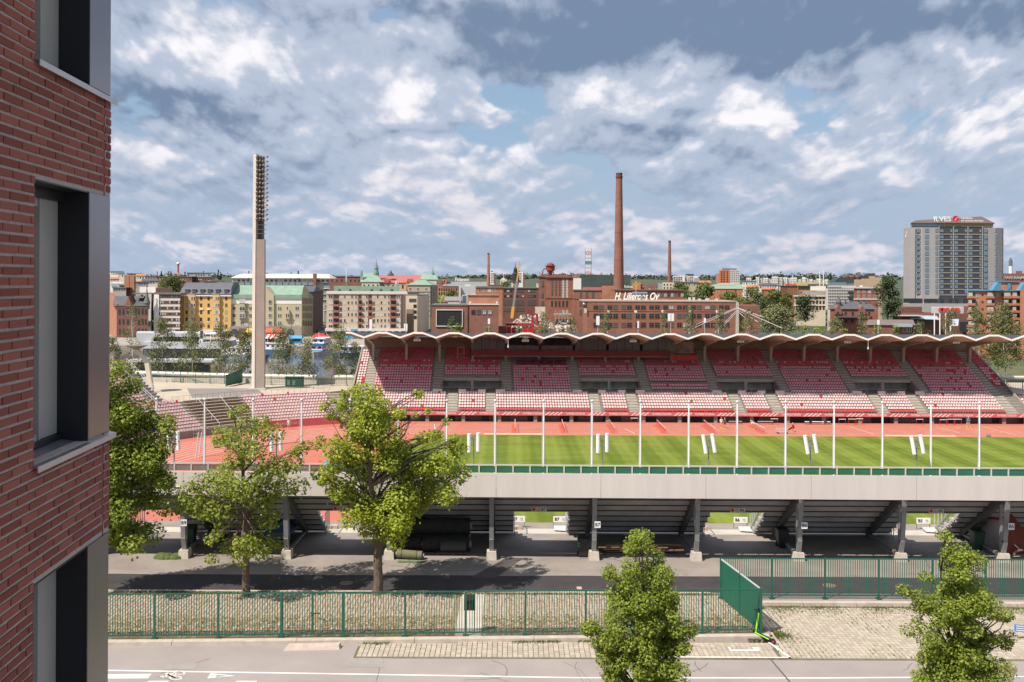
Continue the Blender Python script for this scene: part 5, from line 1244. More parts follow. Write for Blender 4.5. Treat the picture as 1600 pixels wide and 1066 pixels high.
def person(label, loc, joints, shirt, shorts, hair, skin=(.50, .28, .19), face=0.0, limbs=None):
    """joints: offsets (x towards the right of the picture, y away from the camera, z up)"""
    t = thing('person', label, 'person', loc); L0 = Vector(loc); J = {k: L0+Vector(v) for k, v in joints.items()}
    E = [('pelvis', 'chest'), ('chest', 'neck'), ('neck', 'skull'), ('chest', 'shl'), ('shl', 'ell'), ('ell', 'hal'), ('chest', 'shr'), ('shr', 'elr'), ('elr', 'har'), ('pelvis', 'hil'), ('hil', 'knl'), ('knl', 'anl'), ('anl', 'tol'), ('pelvis', 'hir'), ('hir', 'knr'), ('knr', 'anr'), ('anr', 'tor')]
    rad = {'pelvis': .14, 'chest': .15, 'neck': .058, 'skull': .10, 'shl': .075, 'shr': .075, 'ell': .05, 'elr': .05, 'hal': .042, 'har': .042, 'hil': .10, 'hir': .10, 'knl': .068, 'knr': .068, 'anl': .05, 'anr': .05, 'tol': .04, 'tor': .04}
    names = list(J); me = bpy.data.meshes.new('body'); me.from_pydata([tuple(J[n]-L0) for n in names], [(names.index(a), names.index(c)) for a, c in E], [])
    sk_ = mat('skin %.2f' % skin[0], skin, .6, .05, 6); sh_ = mat('shirt '+label[:14], shirt, .8, .06, 8); st_ = mat('shorts '+label[:14], shorts, .8, .06, 8)
    o = bpy.data.objects.new('body', me); C.objects.link(o); o.parent = t
    md = o.modifiers.new('skin', 'SKIN'); sv = me.skin_vertices[0].data
    for i, n in enumerate(names): sv[i].radius = (rad[n], rad[n]*(.78 if n in ('pelvis', 'chest') else 1))
    sv[names.index('pelvis')].use_root = True; o.modifiers.new('sub', 'SUBSURF').levels = 1; o.modifiers['sub'].render_levels = 1
    dg = bpy.context.evaluated_depsgraph_get(); dg.update(); m2 = bpy.data.meshes.new_from_object(o.evaluated_get(dg)); m2.name = 'body'
    o.modifiers.clear(); o.data = m2; m2.materials.clear()
    for m in (sk_, sh_, st_): m2.materials.append(m)
    seg = lambda p, a, c: ((p-(a+(c-a)*max(0, min(1, (p-a).dot(c-a)/(c-a).length_squared)))).length)
    for f in m2.polygons:
        p = f.center+L0; best = min(E, key=lambda e: seg(p, J[e[0]], J[e[1]])-.4*min(rad[e[0]], rad[e[1]]))
        f.material_index = 1 if best in (('pelvis', 'chest'), ('chest', 'shl'), ('chest', 'shr'), ('shl', 'ell'), ('shr', 'elr')) or (best == ('chest', 'neck') and p.z < J['neck'].z-.06) else 2 if best[1] in ('hil', 'hir') or (best[1] in ('knl', 'knr') and (p-J[best[1]]).length > .2) else 0
        f.use_smooth = True
    h = J['skull']; b = MB(); fx, fy = math.sin(face), -math.cos(face)
    b.lathe((h.x-fx*.02, h.y-fy*.02, h.z), [(.112, .0), (.118, .05), (.10, .10), (.05, .135), (.01, .14)], 12); b.build('hair', mat('hair %.2f' % hair[0], hair, .7), t, smooth=True)
    b = MB(); b.lathe((h.x+fx*.10, h.y+fy*.10, h.z-.04), [(.01, -.02), (.018, 0), (.008, .03)], 6); b.build('nose', sk_, t)
    for n in ('tol', 'tor'):
        a = J[n[:2].replace('to', 'an')+n[2]] if False else J['an'+n[2]]; q = J[n]; b = MB(); b.bar(a+Vector((0, 0, -.04)), q+(q-a).normalized()*.03+Vector((0, 0, .0)), .10, .09); b.build('shoe', mat('shoe '+label[:10], (.6, .6, .6) if 'yellow' not in label else (.75, .6, .05), .5), t)
    return t
def stand_pose(f=1, arm=0.0, stride=0.0):
    return dict(pelvis=(0, 0, .95), chest=(.0, 0, 1.28), neck=(0, 0, 1.47), skull=(.01*f, -.02, 1.64), shl=(-.19, 0, 1.42), ell=(-.25, .02-arm*.1, 1.14), hal=(-.22+arm*.15, -.1-arm*.1, .92+arm*.2), shr=(.19, 0, 1.42), elr=(.25, .02, 1.14), har=(.24-arm*.1, -.1-arm*.1, .92+arm*.2),
                hil=(-.10, 0, .90), knl=(-.11-stride*.5, -.02, .50), anl=(-.11-stride, .03, .08), tol=(-.11-stride+.12*abs(stride)*4*f, -.14, .04), hir=(.10, 0, .90), knr=(.11+stride*.6, -.02, .50), anr=(.11+stride, .03, .08), tor=(.12+stride+.12*abs(stride)*4*f, -.14, .04))
p = G(1127, 669, ZPI); person('person in a white shirt and orange shorts with yellow shoes standing on the track', p, stand_pose(1, .4), (.70, .66, .64), (.75, .33, .03), (.35, .20, .10))
p = G(1132.5, 670, ZPI); person('person in dark navy clothes standing beside the one in orange shorts', p, stand_pose(-1, .8), (.03, .05, .11), (.025, .03, .06), (.55, .38, .16))
p = G(1513, 667, ZPI); person('person in a blue shirt walking along the wall at the right of the track', p, stand_pose(1, .3, .18), (.03, .20, .40), (.03, .08, .14), (.45, .36, .25))
p = G(1178, 671, ZPI); bend = stand_pose(); bend.update(chest=(-.30, -.02, 1.10), neck=(-.47, -.03, 1.08), skull=(-.62, -.04, 1.03), shl=(-.36, -.2, 1.1), ell=(-.40, -.2, .82), hal=(-.42, -.18, .58), shr=(-.36, .18, 1.1), elr=(-.42, .18, .82), har=(-.45, .15, .58))
person('person in a white shirt bending over a hurdle on the track', p, bend, (.72, .70, .70), (.04, .13, .13), (.25, .14, .08))
p = G(1240, 675, ZPI); sq = stand_pose(); sq.update(pelvis=(.06, 0, .62), chest=(-.06, 0, .98), neck=(-.12, 0, 1.16), skull=(-.15, -.02, 1.33), shl=(-.2, -.15, 1.1), ell=(-.32, -.2, .84), hal=(-.5, -.2, .80), shr=(-.05, .15, 1.1), elr=(-.2, .2, .84), har=(-.42, .18, .80), hil=(-.02, -.1, .6), knl=(-.32, -.12, .52), anl=(-.18, -.12, .08), tol=(-.32, -.14, .04), hir=(.08, .1, .6), knr=(-.24, .14, .50), anr=(-.05, .12, .08), tor=(-.2, .12, .04))
person('person in black crouching behind the hurdle trolley', p, sq, (.02, .025, .03), (.02, .02, .025), (.55, .40, .15))
p = G(451, 671, ZPI); person('person in a pale shirt standing by the team shelters at the left bend', p, stand_pose(1, .5), (.62, .55, .45), (.5, .5, .48), (.2, .12, .07))
# hurdle trolley
p = G(1224, 678, ZPI); t = thing('hurdle_trolley', 'silver trolley loaded with red hurdles on the track', 'trolley', p); x, y, z = p
b = MB(); 
for zz_ in (.25, .75): b.bar((x-.95, y, z+zz_), (x+.7, y, z+zz_), .06, .06); b.bar((x-.95, y+.7, z+zz_), (x+.7, y+.7, z+zz_), .06, .06)
for q in (-.95, -.4, .15, .7): b.bar((x+q, y, z+.2), (x+q, y, z+.95), .05, .05); b.bar((x+q, y+.7, z+.2), (x+q, y+.7, z+.95), .05, .05)
b.build('frame', PALE_STEEL, t)
for q in (-.8, .6): 
    for s in (0, .7):
        b = MB(); b.tube([(x+q, y+s-.04, z+.13), (x+q, y+s+.04, z+.13)], .13, 10); b.build('wheel', BLACK, t)
b = MB(); [b.bar((x+.55+.1*k, y-.1, z+.5+.12*k), (x+1.6, y+.4, z+.85+.1*k), .1, .05) for k in range(4)]; b.build('stacked_hurdle', HRED, t, kind='stuff')
# team shelters at the left bend
for k, (px, c1, lab) in enumerate(((448, (.22, .08, .30), 'purple and white'), (460, (.60, .05, .06), 'red and white'), (475, (.55, .04, .06), 'red and blue'))):
    p = G(px, 664-k*.6, ZPI); t = thing('team_shelter', '%s team shelter at the foot of the bend stand' % lab, 'shelter', p); x, y, z = p
    b = MB(); n = 8; prof = [(0, .05), (.05, .75), (.3, 1.15), (.75, 1.3), (1.2, 1.2)]
    for (y0, z0), (y1, z1) in zip(prof[:-1], prof[1:]): b.hexa([(x-.75, y+1-y0, z+z0), (x+.75, y+1-y0, z+z0), (x+.75, y+1-y0+.05, z+z0+.02), (x-.75, y+1-y0+.05, z+z0+.02)], [(x-.75, y+1-y1, z+z1), (x+.75, y+1-y1, z+z1), (x+.75, y+1-y1+.05, z+z1+.02), (x-.75, y+1-y1+.05, z+z1+.02)])
    b.build('canopy', mat('canopy %d' % k, c1, .5), t)
    b = MB(); b.box(x-.7, x+.7, y+.55, y+.9, z+.35, z+.42); b.build('bench', HWHITE, t)
    for s in (-.76, .74): b = MB(); b.prism([(x+s, y+1, z), (x+s, y+.95, z+.75), (x+s, y+.25, z+1.25), (x+s, y+.1, z+1.15), (x+s, y+.5, z)], (.03, 0, 0)); b.build('side_panel', WHITE_METAL, t)
# landing mats on the infield
def landing(px, py, w, dp, h, col, label):
    p = G(px, py, ZPI); t = thing('landing_mat', label, 'landing mat', p); x, y, z = p
    b = MB(); b.box(x-w/2, x+w/2, y, y+dp, z+.05, z+h); b.build('foam', mat('mat '+label[:6], col, .7, .08, 1), t)
    b = MB(); b.box(x-w/2-.04, x+w/2+.04, y-.04, y+dp+.04, z+h, z+h+.05); b.build('cover', mat('mat cover '+label[:6], tuple(min(1, c*1.2) for c in col), .6), t)
landing(530, 741, 4.6, 4, .9, (.03, .22, .42), 'large blue landing mat on the infield behind the trees')
landing(551, 700, 4.0, 3, .7, (.50, .03, .04), 'red landing mat on the track infield behind the big tree')
# throwing cage at the left bend
p = G(309, 684, ZPI); t = thing('throwing_cage', 'grey steel throwing cage at the left bend of the track', 'cage', p); x, y, z = p
b = MB(); 
for q in range(6): b.bar((x-1.1+.44*q, y, z), (x-1.1+.44*q, y, z+1.1), .06, .06)
for zz_ in (.1, .6, 1.1): b.bar((x-1.1, y, z+zz_), (x+1.1, y, z+zz_), .05, .05)
b.build('frame', GREY_STEEL, t)
for px, t0, t1, lab in ((306, 715, 672, 'left'), (311, 715, 678, 'right')):
    a, c = G(px, t0, ZPI), None; b = MB(); b.tube([a, a+Vector((.25, .3, 3.4))], .07, 8); o = b.build('upright', PALE_STEEL, t)
# starting block on the right
p = G(1544, 683, ZPI); t = thing('starting_block', 'small dark starting block on the track at the right', 'starting block', p); x, y, z = p
b = MB(); b.box(x-.4, x+.4, y, y+.08, z+.02, z+.09); b.build('rail', DARK_STEEL, t)
for s in (-.25, .1): b = MB(); b.prism([(x+s, y-.12, z+.05), (x+s+.35, y-.12, z+.05), (x+s+.1, y-.12, z+.55)], (0, .2, 0)); b.build('pedal', GREY_STEEL, t)
# ------------------------------------------------------------------ water, quay, city terrain
WATER = mat('harbour water', (.045, .052, .062), .12, .2, .06, .25, 1.6, spec=.5, stretch=(1, 1, 1))
sheet('water', [(-320, 196, -10), (-8, 196, -10), (-8, 354, -10), (-320, 354, -10)], WATER)
EMB = mat('embankment grass', (.09, .10, .045), .95, .3, .3, .6, 3)
sheet('embankment', [(-320, 191, -5.2), (-27, 188, -5.2), (-20, 199, -10.3), (-320, 203, -10.3)], EMB)
PAVE = mat('quay paving', (.30, .275, .25), .9, .12, .2)
b = MB(); b.box(-320, -6, 352, 425, -10.6, -8.2); b.build('quay', PAVE, kind='structure')
b = MB(); b.box(-7, 420, 193, 425, -10, -6.6); b.build('park_ground', EMB, kind='structure')
def terr():
    r = random.Random(3); xs = [-2600+100*i for i in range(56)]; ys = [424, 520, 650, 800, 1000, 1300, 1700, 2200, 2800, 3500, 4200, 5200]
    zs = [-8.0, -7, -5.5, -3, 0, 4, 8, 13, 19, 25, 27, 20]
    vs = [(x, y, z+r.uniform(-.6, .6)*(1 if y < 1200 else 5)) for y, z in zip(ys, zs) for x in xs]; n = len(xs)
    fs = [(j*n+i, j*n+i+1, (j+1)*n+i+1, (j+1)*n+i) for j in range(len(ys)-1) for i in range(n-1)]
    b = MB(); b.add(vs, fs); b.build('city_hill', mat('town green', (.055, .07, .04), .95, .5, .02), kind='structure')
terr()
b = MB(); b.add([tuple(G(px, py, -6.9)) for px, py in ((640, 520), (676, 520), (672, 497), (655, 497))], [(0, 1, 2, 3)])
q = [PX(640, 425), PX(690, 425)]
sheet('side_street', [(PX(636, 426, -7), 426, -6.9), (PX(684, 426, -7), 426, -6.9), (PX(676, 560, -6), 560, -5.6), (PX(662, 560, -6), 560, -5.6)], mat('far asphalt', (.10, .095, .10), .9, .1, .2))
sheet('harbour_street', [(PX(496, 424), 424, -7.9), (PX(512, 424), 424, -7.9), (PX(508, 640), 640, -4.8), (PX(503, 640), 640, -4.8)], mat('far asphalt', (.10, .095, .10)))
# ------------------------------------------------------------------ buildings
GL_D = glass_mat('window dark', (.025, .03, .035), .12, .5); GL_B = glass_mat('window blue', (.14, .22, .29), .08, .8); GL_P = glass_mat('window pale', (.42, .43, .44), .3, .5); GL_M = glass_mat('window mid', (.09, .10, .11), .12, .6)
FW = mat('frame white', (.62, .60, .57), .6, .0); FD = mat('frame dark', (.07, .065, .06), .6, .0); FB = mat('frame brown', (.16, .09, .06), .6, .0); FG = mat('frame grey', (.28, .28, .28), .6, .0)
BR_RED = brick_mat('brick red', (.25, .072, .045), (.33, .105, .065), (.30, .22, .18)); BR_DARK = brick_mat('brick dark', (.15, .055, .045), (.20, .075, .06), (.2, .15, .13)); BR_OR = brick_mat('brick orange', (.36, .125, .065), (.44, .16, .085), (.38, .28, .22)); BR_MID = brick_mat('brick mid', (.21, .07, .048), (.28, .095, .065), (.26, .2, .17))
COPPER = mat('copper green', (.20, .295, .235), .75, .16, .5, .15, 3); SLATE = mat('roof slate', (.085, .09, .105), .7, .15, .6); ROOFRED = mat('red roof', (.36, .12, .11), .7, .10, .4); FELT = mat('flat roof', (.15, .145, .14), .9, .2, .3); ROOFW = mat('pale roof', (.55, .50, .47), .7, .08, .3)
TAN = mat('tan render', (.45, .36, .26), .85, .07, .15); CREAM = mat('cream render', (.58, .50, .40), .85, .06, .15); OLIVEW = mat('olive render', (.41, .37, .25), .85, .07, .15); YEL = mat('yellow render', (.56, .36, .13), .85, .07, .15); PALE = mat('pale concrete', (.56, .52, .48), .85, .06, .15); STONE = mat('stone base', (.26, .235, .215), .9, .2, .8); GREYW = mat('grey render', (.34, .33, .32), .85, .08, .2); WHITEW = mat('white render', (.68, .66, .63), .8, .05, .2); DGREY = mat('dark cladding', (.045, .055, .055), .6, .12, .3)
WCACHE = {}
def win_mesh(w, h, gl, fr, style, name='window'):
    k = (round(w, 1), round(h, 1), gl.name, fr.name, style)
    if k not in WCACHE:
        b = MB(); f = .07+.02*w; p = .06
        b.box(-w/2-f, w/2+f, -p, .02, h/2, h/2+f, 0); b.box(-w/2-f, w/2+f, -p*1.8, .02, -h/2-f, -h/2, 0)
        b.box(-w/2-f, -w/2, -p, .02, -h/2, h/2, 0); b.box(w/2, w/2+f, -p, .02, -h/2, h/2, 0)
        if style >= 1: b.box(-.045, .045, -p*.8, .02, -h/2, h/2, 0)
        if style == 2: b.box(-w/2, w/2, -p*.8, .02, h*.12, h*.12+.08, 0)
        b.box(-w/2, w/2, -.015, .02, -h/2, h/2, 1)
        WCACHE[k] = b.mesh(name, [fr, gl])
    return WCACHE[k]
WR = random.Random(77)
class Bld:
    def __init__(s, name, label, px, d, zb=-8.0, cat='building', group=None):
        s.d = d; s.zb = zb; s.sh = PX(px, d)/d; s.t = thing(name, label, cat, (PX(px, d), d, zb), group)
    def X(s, px, dd=0): return PX(px, s.d+dd, 5)
    def Z(s, py, px=800, dd=0): return P(px, py, s.d+dd).z
    def block(s, name, px0, px1, y0, y1=None, depth=14, m=None, dd=0, bpx=None, parent=None, taper=None):
        """front face between two pixel columns; y1 None reaches the ground; bpx = pixel columns of the back corners"""
        pm = (px0+px1)/2; zt = s.Z(y0, pm, dd); zb = s.zb-2 if y1 is None else s.Z(y1, pm, dd)
        f, k = s.d+dd, s.d+dd+depth
        x0, x1 = s.X(px0, dd), s.X(px1, dd)
        if bpx: a0, a1 = PX(bpx[0], k, 5), PX(bpx[1], k, 5)
        else: a0, a1 = x0+s.sh*depth, x1+s.sh*depth
        b = MB(); b.hexa([(x0, f, zb), (x1, f, zb), (a1, k, zb), (a0, k, zb)], [(x0, f, zt), (x1, f, zt), (a1, k, zt), (a0, k, zt)])
        return b.build(name, m, parent or s.t)
    def roof(s, px0, px1, ye, yr, depth=14, m=None, hip=0, hipr=None, over=.4, dd=0, bpx=None, name='roof'):
        """pitched roof with the ridge along the street; hip = ridge set-back in px at each end"""
        pm = (px0+px1)/2; f, k = s.d+dd-over, s.d+dd+depth+over; mid = (f+k)/2; ze = s.Z(ye, pm, dd); zr = HCAM-(unroll(pm, yr)[1])*mid/F_PX
        hr = hip if hipr is None else hipr
        x0, x1 = s.X(px0, dd)-over, s.X(px1, dd)+over; sc = mid/F_PX
        if bpx: a0, a1 = PX(bpx[0], k, 5), PX(bpx[1], k, 5)
        else: a0, a1 = x0+s.sh*depth, x1+s.sh*depth
        m0, m1 = (x0+a0)/2+hip*sc, (x1+a1)/2-hr*sc
        b = MB(); b.add([(x0, f, ze), (x1, f, ze), (a1, k, ze), (a0, k, ze), (m0, mid, zr), (m1, mid, zr)], [(0, 1, 5, 4), (2, 3, 4, 5), (1, 2, 5), (3, 0, 4), (3, 2, 1, 0)])
        return b.build(name, m, s.t)
    def cols(s, xs, ys, w, h, fr=FW, gl=None, style=1, dd=0, parent=None, mix=(.55, .25, .2), name='window'):
        gls = [gl]*3 if gl is not None else [GL_D, GL_M, GL_P]
        sc = (s.d+dd)/F_PX
        for y in ys:
            for x in xs:
                u = WR.random(); g = gls[0] if u < mix[0] else gls[1] if u < mix[0]+mix[1] else gls[2]
                p = P(x, y, s.d+dd-.0); inst(name, win_mesh(w*sc, h*sc, g, fr, style, name), parent or s.t, p)
    def side(s, pa, da, pb, db, n, ys, w, h, fr=FW, gl=GL_D, style=0):
        """windows on a receding wall from pixel column pa (da metres beyond the front) to pb"""
        A, B_ = Vector((PX(pa, s.d+da, 5), s.d+da, 0)), Vector((PX(pb, s.d+db, 5), s.d+db, 0)); t = (B_-A); an = math.atan2(t.y, t.x)
        if t.x < 0: an += math.pi
        for k in range(n):
            q = A+t*((k+.5)/n)
            for y in ys:
                px_ = 800+q.x*F_PX/q.y; z = P(px_, y, q.y).z
                nrm = Vector((t.y, -t.x, 0)).normalized(); nrm = nrm if nrm.y < 0 or True else -nrm
                inst('window', win_mesh(w, h, gl, fr, style), s.t, Vector((q.x, q.y, z)), (0, 0, an))
lin = lambda a, b_, n: [a+(b_-a)*i/(n-1) if n > 1 else a for i in range(n)]
def band_part(B_, name, px0, px1, y0, y1, m, dd=-.15, th=.3, parent=None):
    pm = (px0+px1)/2; b = MB(); b.box(B_.X(px0, dd), B_.X(px1, dd), B_.d+dd, B_.d+dd+th, B_.Z(y1, pm, dd), B_.Z(y0, pm, dd)); return b.build(name, m, parent or B_.t)

# --- left: gothic school
B = Bld('brick_school', 'dark red brick school with pointed gable and green turret beside the river', 205, 400)
B.block('wall', 183, 232, 478, depth=22, m=BR_DARK, bpx=(172, 229))
b = MB(); f, k = 399.9, 422; b.hexa([(B.X(140), f+20, -9), (B.X(182.8), f, -9), (B.X(182.9), f+22, -9), (B.X(140), f+24, -9)], [(B.X(140), f+20, B.Z(460)), (B.X(182.8), f, B.Z(478)), (B.X(182.9), f+22, B.Z(478)), (B.X(140), f+24, B.Z(462))]); b.build('side_wall', BR_OR, B.t)  # sunlit side: the sun is put into its orange brick colour
B.roof(178, 232, 478, 463, 22, SLATE, hip=2, hipr=6)
b = MB(); zt = B.Z(478); b.prism([(B.X(196), 399.7, zt-1.2), (B.X(205), 399.7, zt-1.2), (B.X(205), 399.7, zt), (B.X(200.7), 399.7, B.Z(466)), (B.X(196), 399.7, zt)], (0, 6, 0)); b.build('gable', BR_MID, B.t)
b = MB(); c = (B.X(228), 401, 0); b.lathe((c[0], c[1], B.Z(478)-2), [(1.1, 0), (1.2, 2.2), (1.4, 2.4), (.75, 4.6), (.3, 6.8), (.12, 8.6), (.3, 9), (.05, 9.6)], 10); b.build('turret', mat('turret copper', (.10, .13, .12), .7), B.t)
B.cols([187, 193, 199.5, 207, 212, 217, 223, 228.5], [487.5], 3.0, 8, FD, GL_D, 1); B.cols([187, 193, 200, 207, 217, 223, 228], [503, 518], 2.4, 8, FD, GL_D, 1)
band_part(B, 'cornice', 183, 232, 479, 481, BR_MID)
# --- slab block with ribbon windows
B = Bld('ribbon_window_block', 'pale slab block with brown ribbon windows and a blank white side', 248, 404)
B.block('wall', 248.5, 281.5, 459, depth=20, m=PALE, bpx=(246, 282)); B.block('blank_wall', 240.5, 248.3, 459.4, depth=1.2, m=WHITEW, dd=-.4)
b = MB(); b.hexa([(B.X(208), 424, -9), (B.X(240.4), 403.9, -9), (B.X(241), 405, -9), (B.X(209), 426, -9)], [(B.X(208), 424, B.Z(459)), (B.X(240.4), 403.9, B.Z(459.5)), (B.X(241), 405, B.Z(459)), (B.X(209), 426, B.Z(459))]); b.build('side_wall', CREAM, B.t)
B.block('penthouse', 218, 243, 449, 459, 8, WHITEW, dd=8); B.block('plant_room', 243, 269, 450, 459, 8, mat('brown metal', (.10, .06, .05), .7), dd=8)
band_part(B, 'eaves', 207, 282.5, 457.8, 459.6, FELT, dd=-.5, th=18)
for y in (463, 472.3, 481.5, 490.5, 499.5, 508.6, 517):
    band_part(B, 'window_band', 248.6, 281.4, y-2.3, y+2.6, mat('band brown', (.12, .075, .055), .7), dd=-.08, th=.2)
    B.cols(lin(251, 279.5, 9), [y], 2.0, 3.6, FB, None, 0, dd=-.1, mix=(.45, .3, .25))
B.cols([222], [463], 4, 4, FW, None)
# --- yellow house
B = Bld('yellow_house', 'bright yellow apartment house with dark mansard roof and dormers', 322, 410)
B.block('wall', 287.5, 361.2, 462, depth=14, m=YEL); B.block('side_wall', 282, 287.4, 462.2, depth=9, m=mat('ochre render', (.42, .25, .09), .85, .06, .2), dd=.5)
b = MB(); z0, z1, z2 = B.Z(462), B.Z(452), B.Z(444); x0, x1 = B.X(281.5), B.X(361.5)
b.add([(x0, 409.4, z0), (x1, 409.4, z0), (x1, 424.6, z0), (x0, 424.6, z0), (x0+.5, 410.6, z1), (x1-.2, 410.6, z1), (x1-.2, 423.5, z1), (x0+.5, 423.5, z1), (x0+1.2, 414, z2), (x1-.2, 414, z2), (x1-.2, 421, z2), (x0+1.2, 421, z2)], [(0, 1, 5, 4), (1, 2, 6, 5), (2, 3, 7, 6), (3, 0, 4, 7), (4, 5, 9, 8), (5, 6, 10, 9), (6, 7, 11, 10), (7, 4, 8, 11), (8, 9, 10, 11), (3, 2, 1, 0)]); b.build('mansard_roof', mat('mansard', (.10, .105, .13), .6, .1, .8), B.t)
for x in (293, 304, 316.5, 328, 340.5, 354):
    p = P(x, 455.5, 409.9); b = MB(); b.box(p.x-.85, p.x+.85, p.y-.35, p.y+2, p.z-.85, p.z+.75); b.box(p.x-1.0, p.x+1.0, p.y-.5, p.y+2.2, p.z+.75, p.z+.9); dm = b.build('dormer', SLATE, B.t); inst('window', win_mesh(1.1, 1.0, GL_M, FD, 1), dm, (p.x, p.y-.37, p.z-.05))
rows = [466.5, 477, 488, 499, 510]
B.cols([291.5, 314.3, 326, 353.5], rows, 2.9, 4.8, FB, None, 1)
for x in (300.5, 338.5):
    b = MB(); b.box(B.X(x-5.2), B.X(x+5.2), 409.0, 410.1, B.Z(514), B.Z(462.6)); by = b.build('bay', YEL, B.t)
    for off in (-3.6, 0, 3.6): B.cols([x+off], rows, 2.2 if off else 2.9, 4.8, FW, GL_P if off < 0 else None, 0 if off else 1, dd=-1.0)
for x in (314.3, 326): band_part(B, 'window_surround', x-2.9, x+2.9, 482.3, 484.2, WHITEW, dd=-.3, th=.3); band_part(B, 'sill_panel', x-2.4, x+2.4, 502.6, 504, WHITEW, dd=-.2, th=.2)
band_part(B, 'cornice', 281.8, 361.3, 461.3, 463, WHITEW, dd=-.6, th=.8); band_part(B, 'string_course', 287, 361, 516.3, 517.3, WHITEW, dd=-.6, th=.6); B.cols(lin(291, 356, 8), [522.5], 5, 7, FB, GL_D, 1)
# --- green roofed house
B = Bld('green_roof_house', 'olive apartment house with green copper roof, gable and stone ground floor', 420, 411)
B.block('wall', 359.5, 471.5, 466.5, depth=20, m=OLIVEW, bpx=(360, 489)); B.roof(361, 470, 466.5, 446, 20, COPPER, hip=1, hipr=6, bpx=(362, 491))
band_part(B, 'roof_skirt', 360, 471.3, 460.5, 466.8, COPPER, dd=-.5, th=2.0); band_part(B, 'attic_band', 359.7, 414, 466.9, 475, WHITEW, dd=-.1, th=.2); band_part(B, 'attic_band', 429, 471.3, 467, 475, WHITEW, dd=-.1, th=.2)
b = MB(); yf = 410.2; b.prism([(B.X(412.6), yf, -9), (B.X(428.7), yf, -9), (B.X(428.7), yf, B.Z(463)), (B.X(415.5), yf, B.Z(450)), (B.X(412.6), yf, B.Z(453))], (0, 7, 0)); b.build('gable', OLIVEW, B.t)
b = MB(); b.hexa([(B.X(471), 411.2, B.Z(467)), (B.X(476), 417, B.Z(467)), (B.X(476.5), 419, B.Z(467)), (B.X(471.5), 414, B.Z(467))], [(B.X(473.4), 411.2, B.Z(450)), (B.X(475), 417, B.Z(454)), (B.X(475.2), 419, B.Z(454)), (B.X(474), 414, B.Z(450))]); b.build('corner_gable', OLIVEW, B.t)
for px0, px1 in ((359.4, 412.5), (412.6, 471.6)): band_part(B, 'stone_base', px0, px1, 510, 530, STONE, dd=-1.05, th=1.0)
rows = [482, 493.3, 505]
B.cols([365.8], [470.5]+rows, 4.6, 5.2, FW, None, 1); B.cols([378.5], [470.5]+rows[:2], 8.2, 5.6, FW, None, 2, dd=-1.0); B.cols([378.5], [505], 5.4, 5.2, FW, None, 1); B.cols([391.5], [470.5]+rows, 4, 5.2, FW, None, 1)
B.cols([422], [472]+rows, 4.6, 5.6, FW, None, 1, dd=-.9); B.cols([437], [470.8]+rows, 6.2, 5.6, FW, None, 2); B.cols([449], [470.8, 482], 2.4, 5, FW, None, 0); B.cols([464.5], [470.8]+rows, 6, 5.6, FW, None, 1)
b = MB(); b.box(B.X(378.5-4.6), B.X(378.5+4.6), 410.1, 411.1, B.Z(499.6), B.Z(475)); b.build('oriel', OLIVEW, B.t)
b = MB(); b.box(B.X(446), B.X(453), 409.9, 411.1, B.Z(500), B.Z(486)); o = b.build('oriel', OLIVEW, B.t); B.cols([447.6, 451.3], [493], 2.1, 5.6, FW, GL_D, 0, dd=-1.15, parent=o)
for x, m_ in ((366, None), (379, (.04, .02, .02)), (422, (.60, .09, .05)), (437, (.60, .09, .05)), (453.5, None), (391.5, (.60, .40, .03))):
    p = P(x, 520, 409.8); b = MB(); b.prism([(p.x-1.5, p.y, p.z-2), (p.x+1.5, p.y, p.z-2), (p.x+1.5, p.y, p.z+.5), (p.x+1.0, p.y, p.z+1.3), (p.x, p.y, p.z+1.7), (p.x-1.0, p.y, p.z+1.3), (p.x-1.5, p.y, p.z+.5)], (0, .3, 0)); ar = b.build('arched_opening', DGREY, B.t)
    if m_: b = MB(); b.add([(p.x-1.8, p.y-1.3, p.z-.2), (p.x+1.8, p.y-1.3, p.z-.2), (p.x+1.5, p.y-.02, p.z+1.3), (p.x-1.5, p.y-.02, p.z+1.3), (p.x-1.8, p.y-1.3, p.z+.4), (p.x+1.8, p.y-1.3, p.z+.4), (p.x+1.3, p.y-.02, p.z+1.75), (p.x-1.3, p.y-.02, p.z+1.75)], [(0, 1, 5, 4), (4, 5, 6, 7), (0, 4, 7, 3), (1, 2, 6, 5)]); b.build('awning', mat('awning %.2f%.2f' % m_[:2], m_, .7), B.t)
B.side(472.5, .6, 488.5, 19, 6, rows+[470.8], 1.2, 2, FB, GL_D, 0)
# --- dark block behind the side street
B = Bld('dark_brick_block', 'dark brown brick block in shade behind the green roofed house', 490, 438)
B.block('wall', 474, 488, 456, depth=40, m=mat('brown brick', (.13, .075, .06), .85, .1, .5), bpx=(470, 505)); B.roof(473, 489, 456, 447, 40, SLATE, hip=2, hipr=4, bpx=(470, 506))
B.side(488.2, 1, 504, 38, 8, [461, 469, 477, 485, 494], 1.4, 2, FD, GL_M, 0)
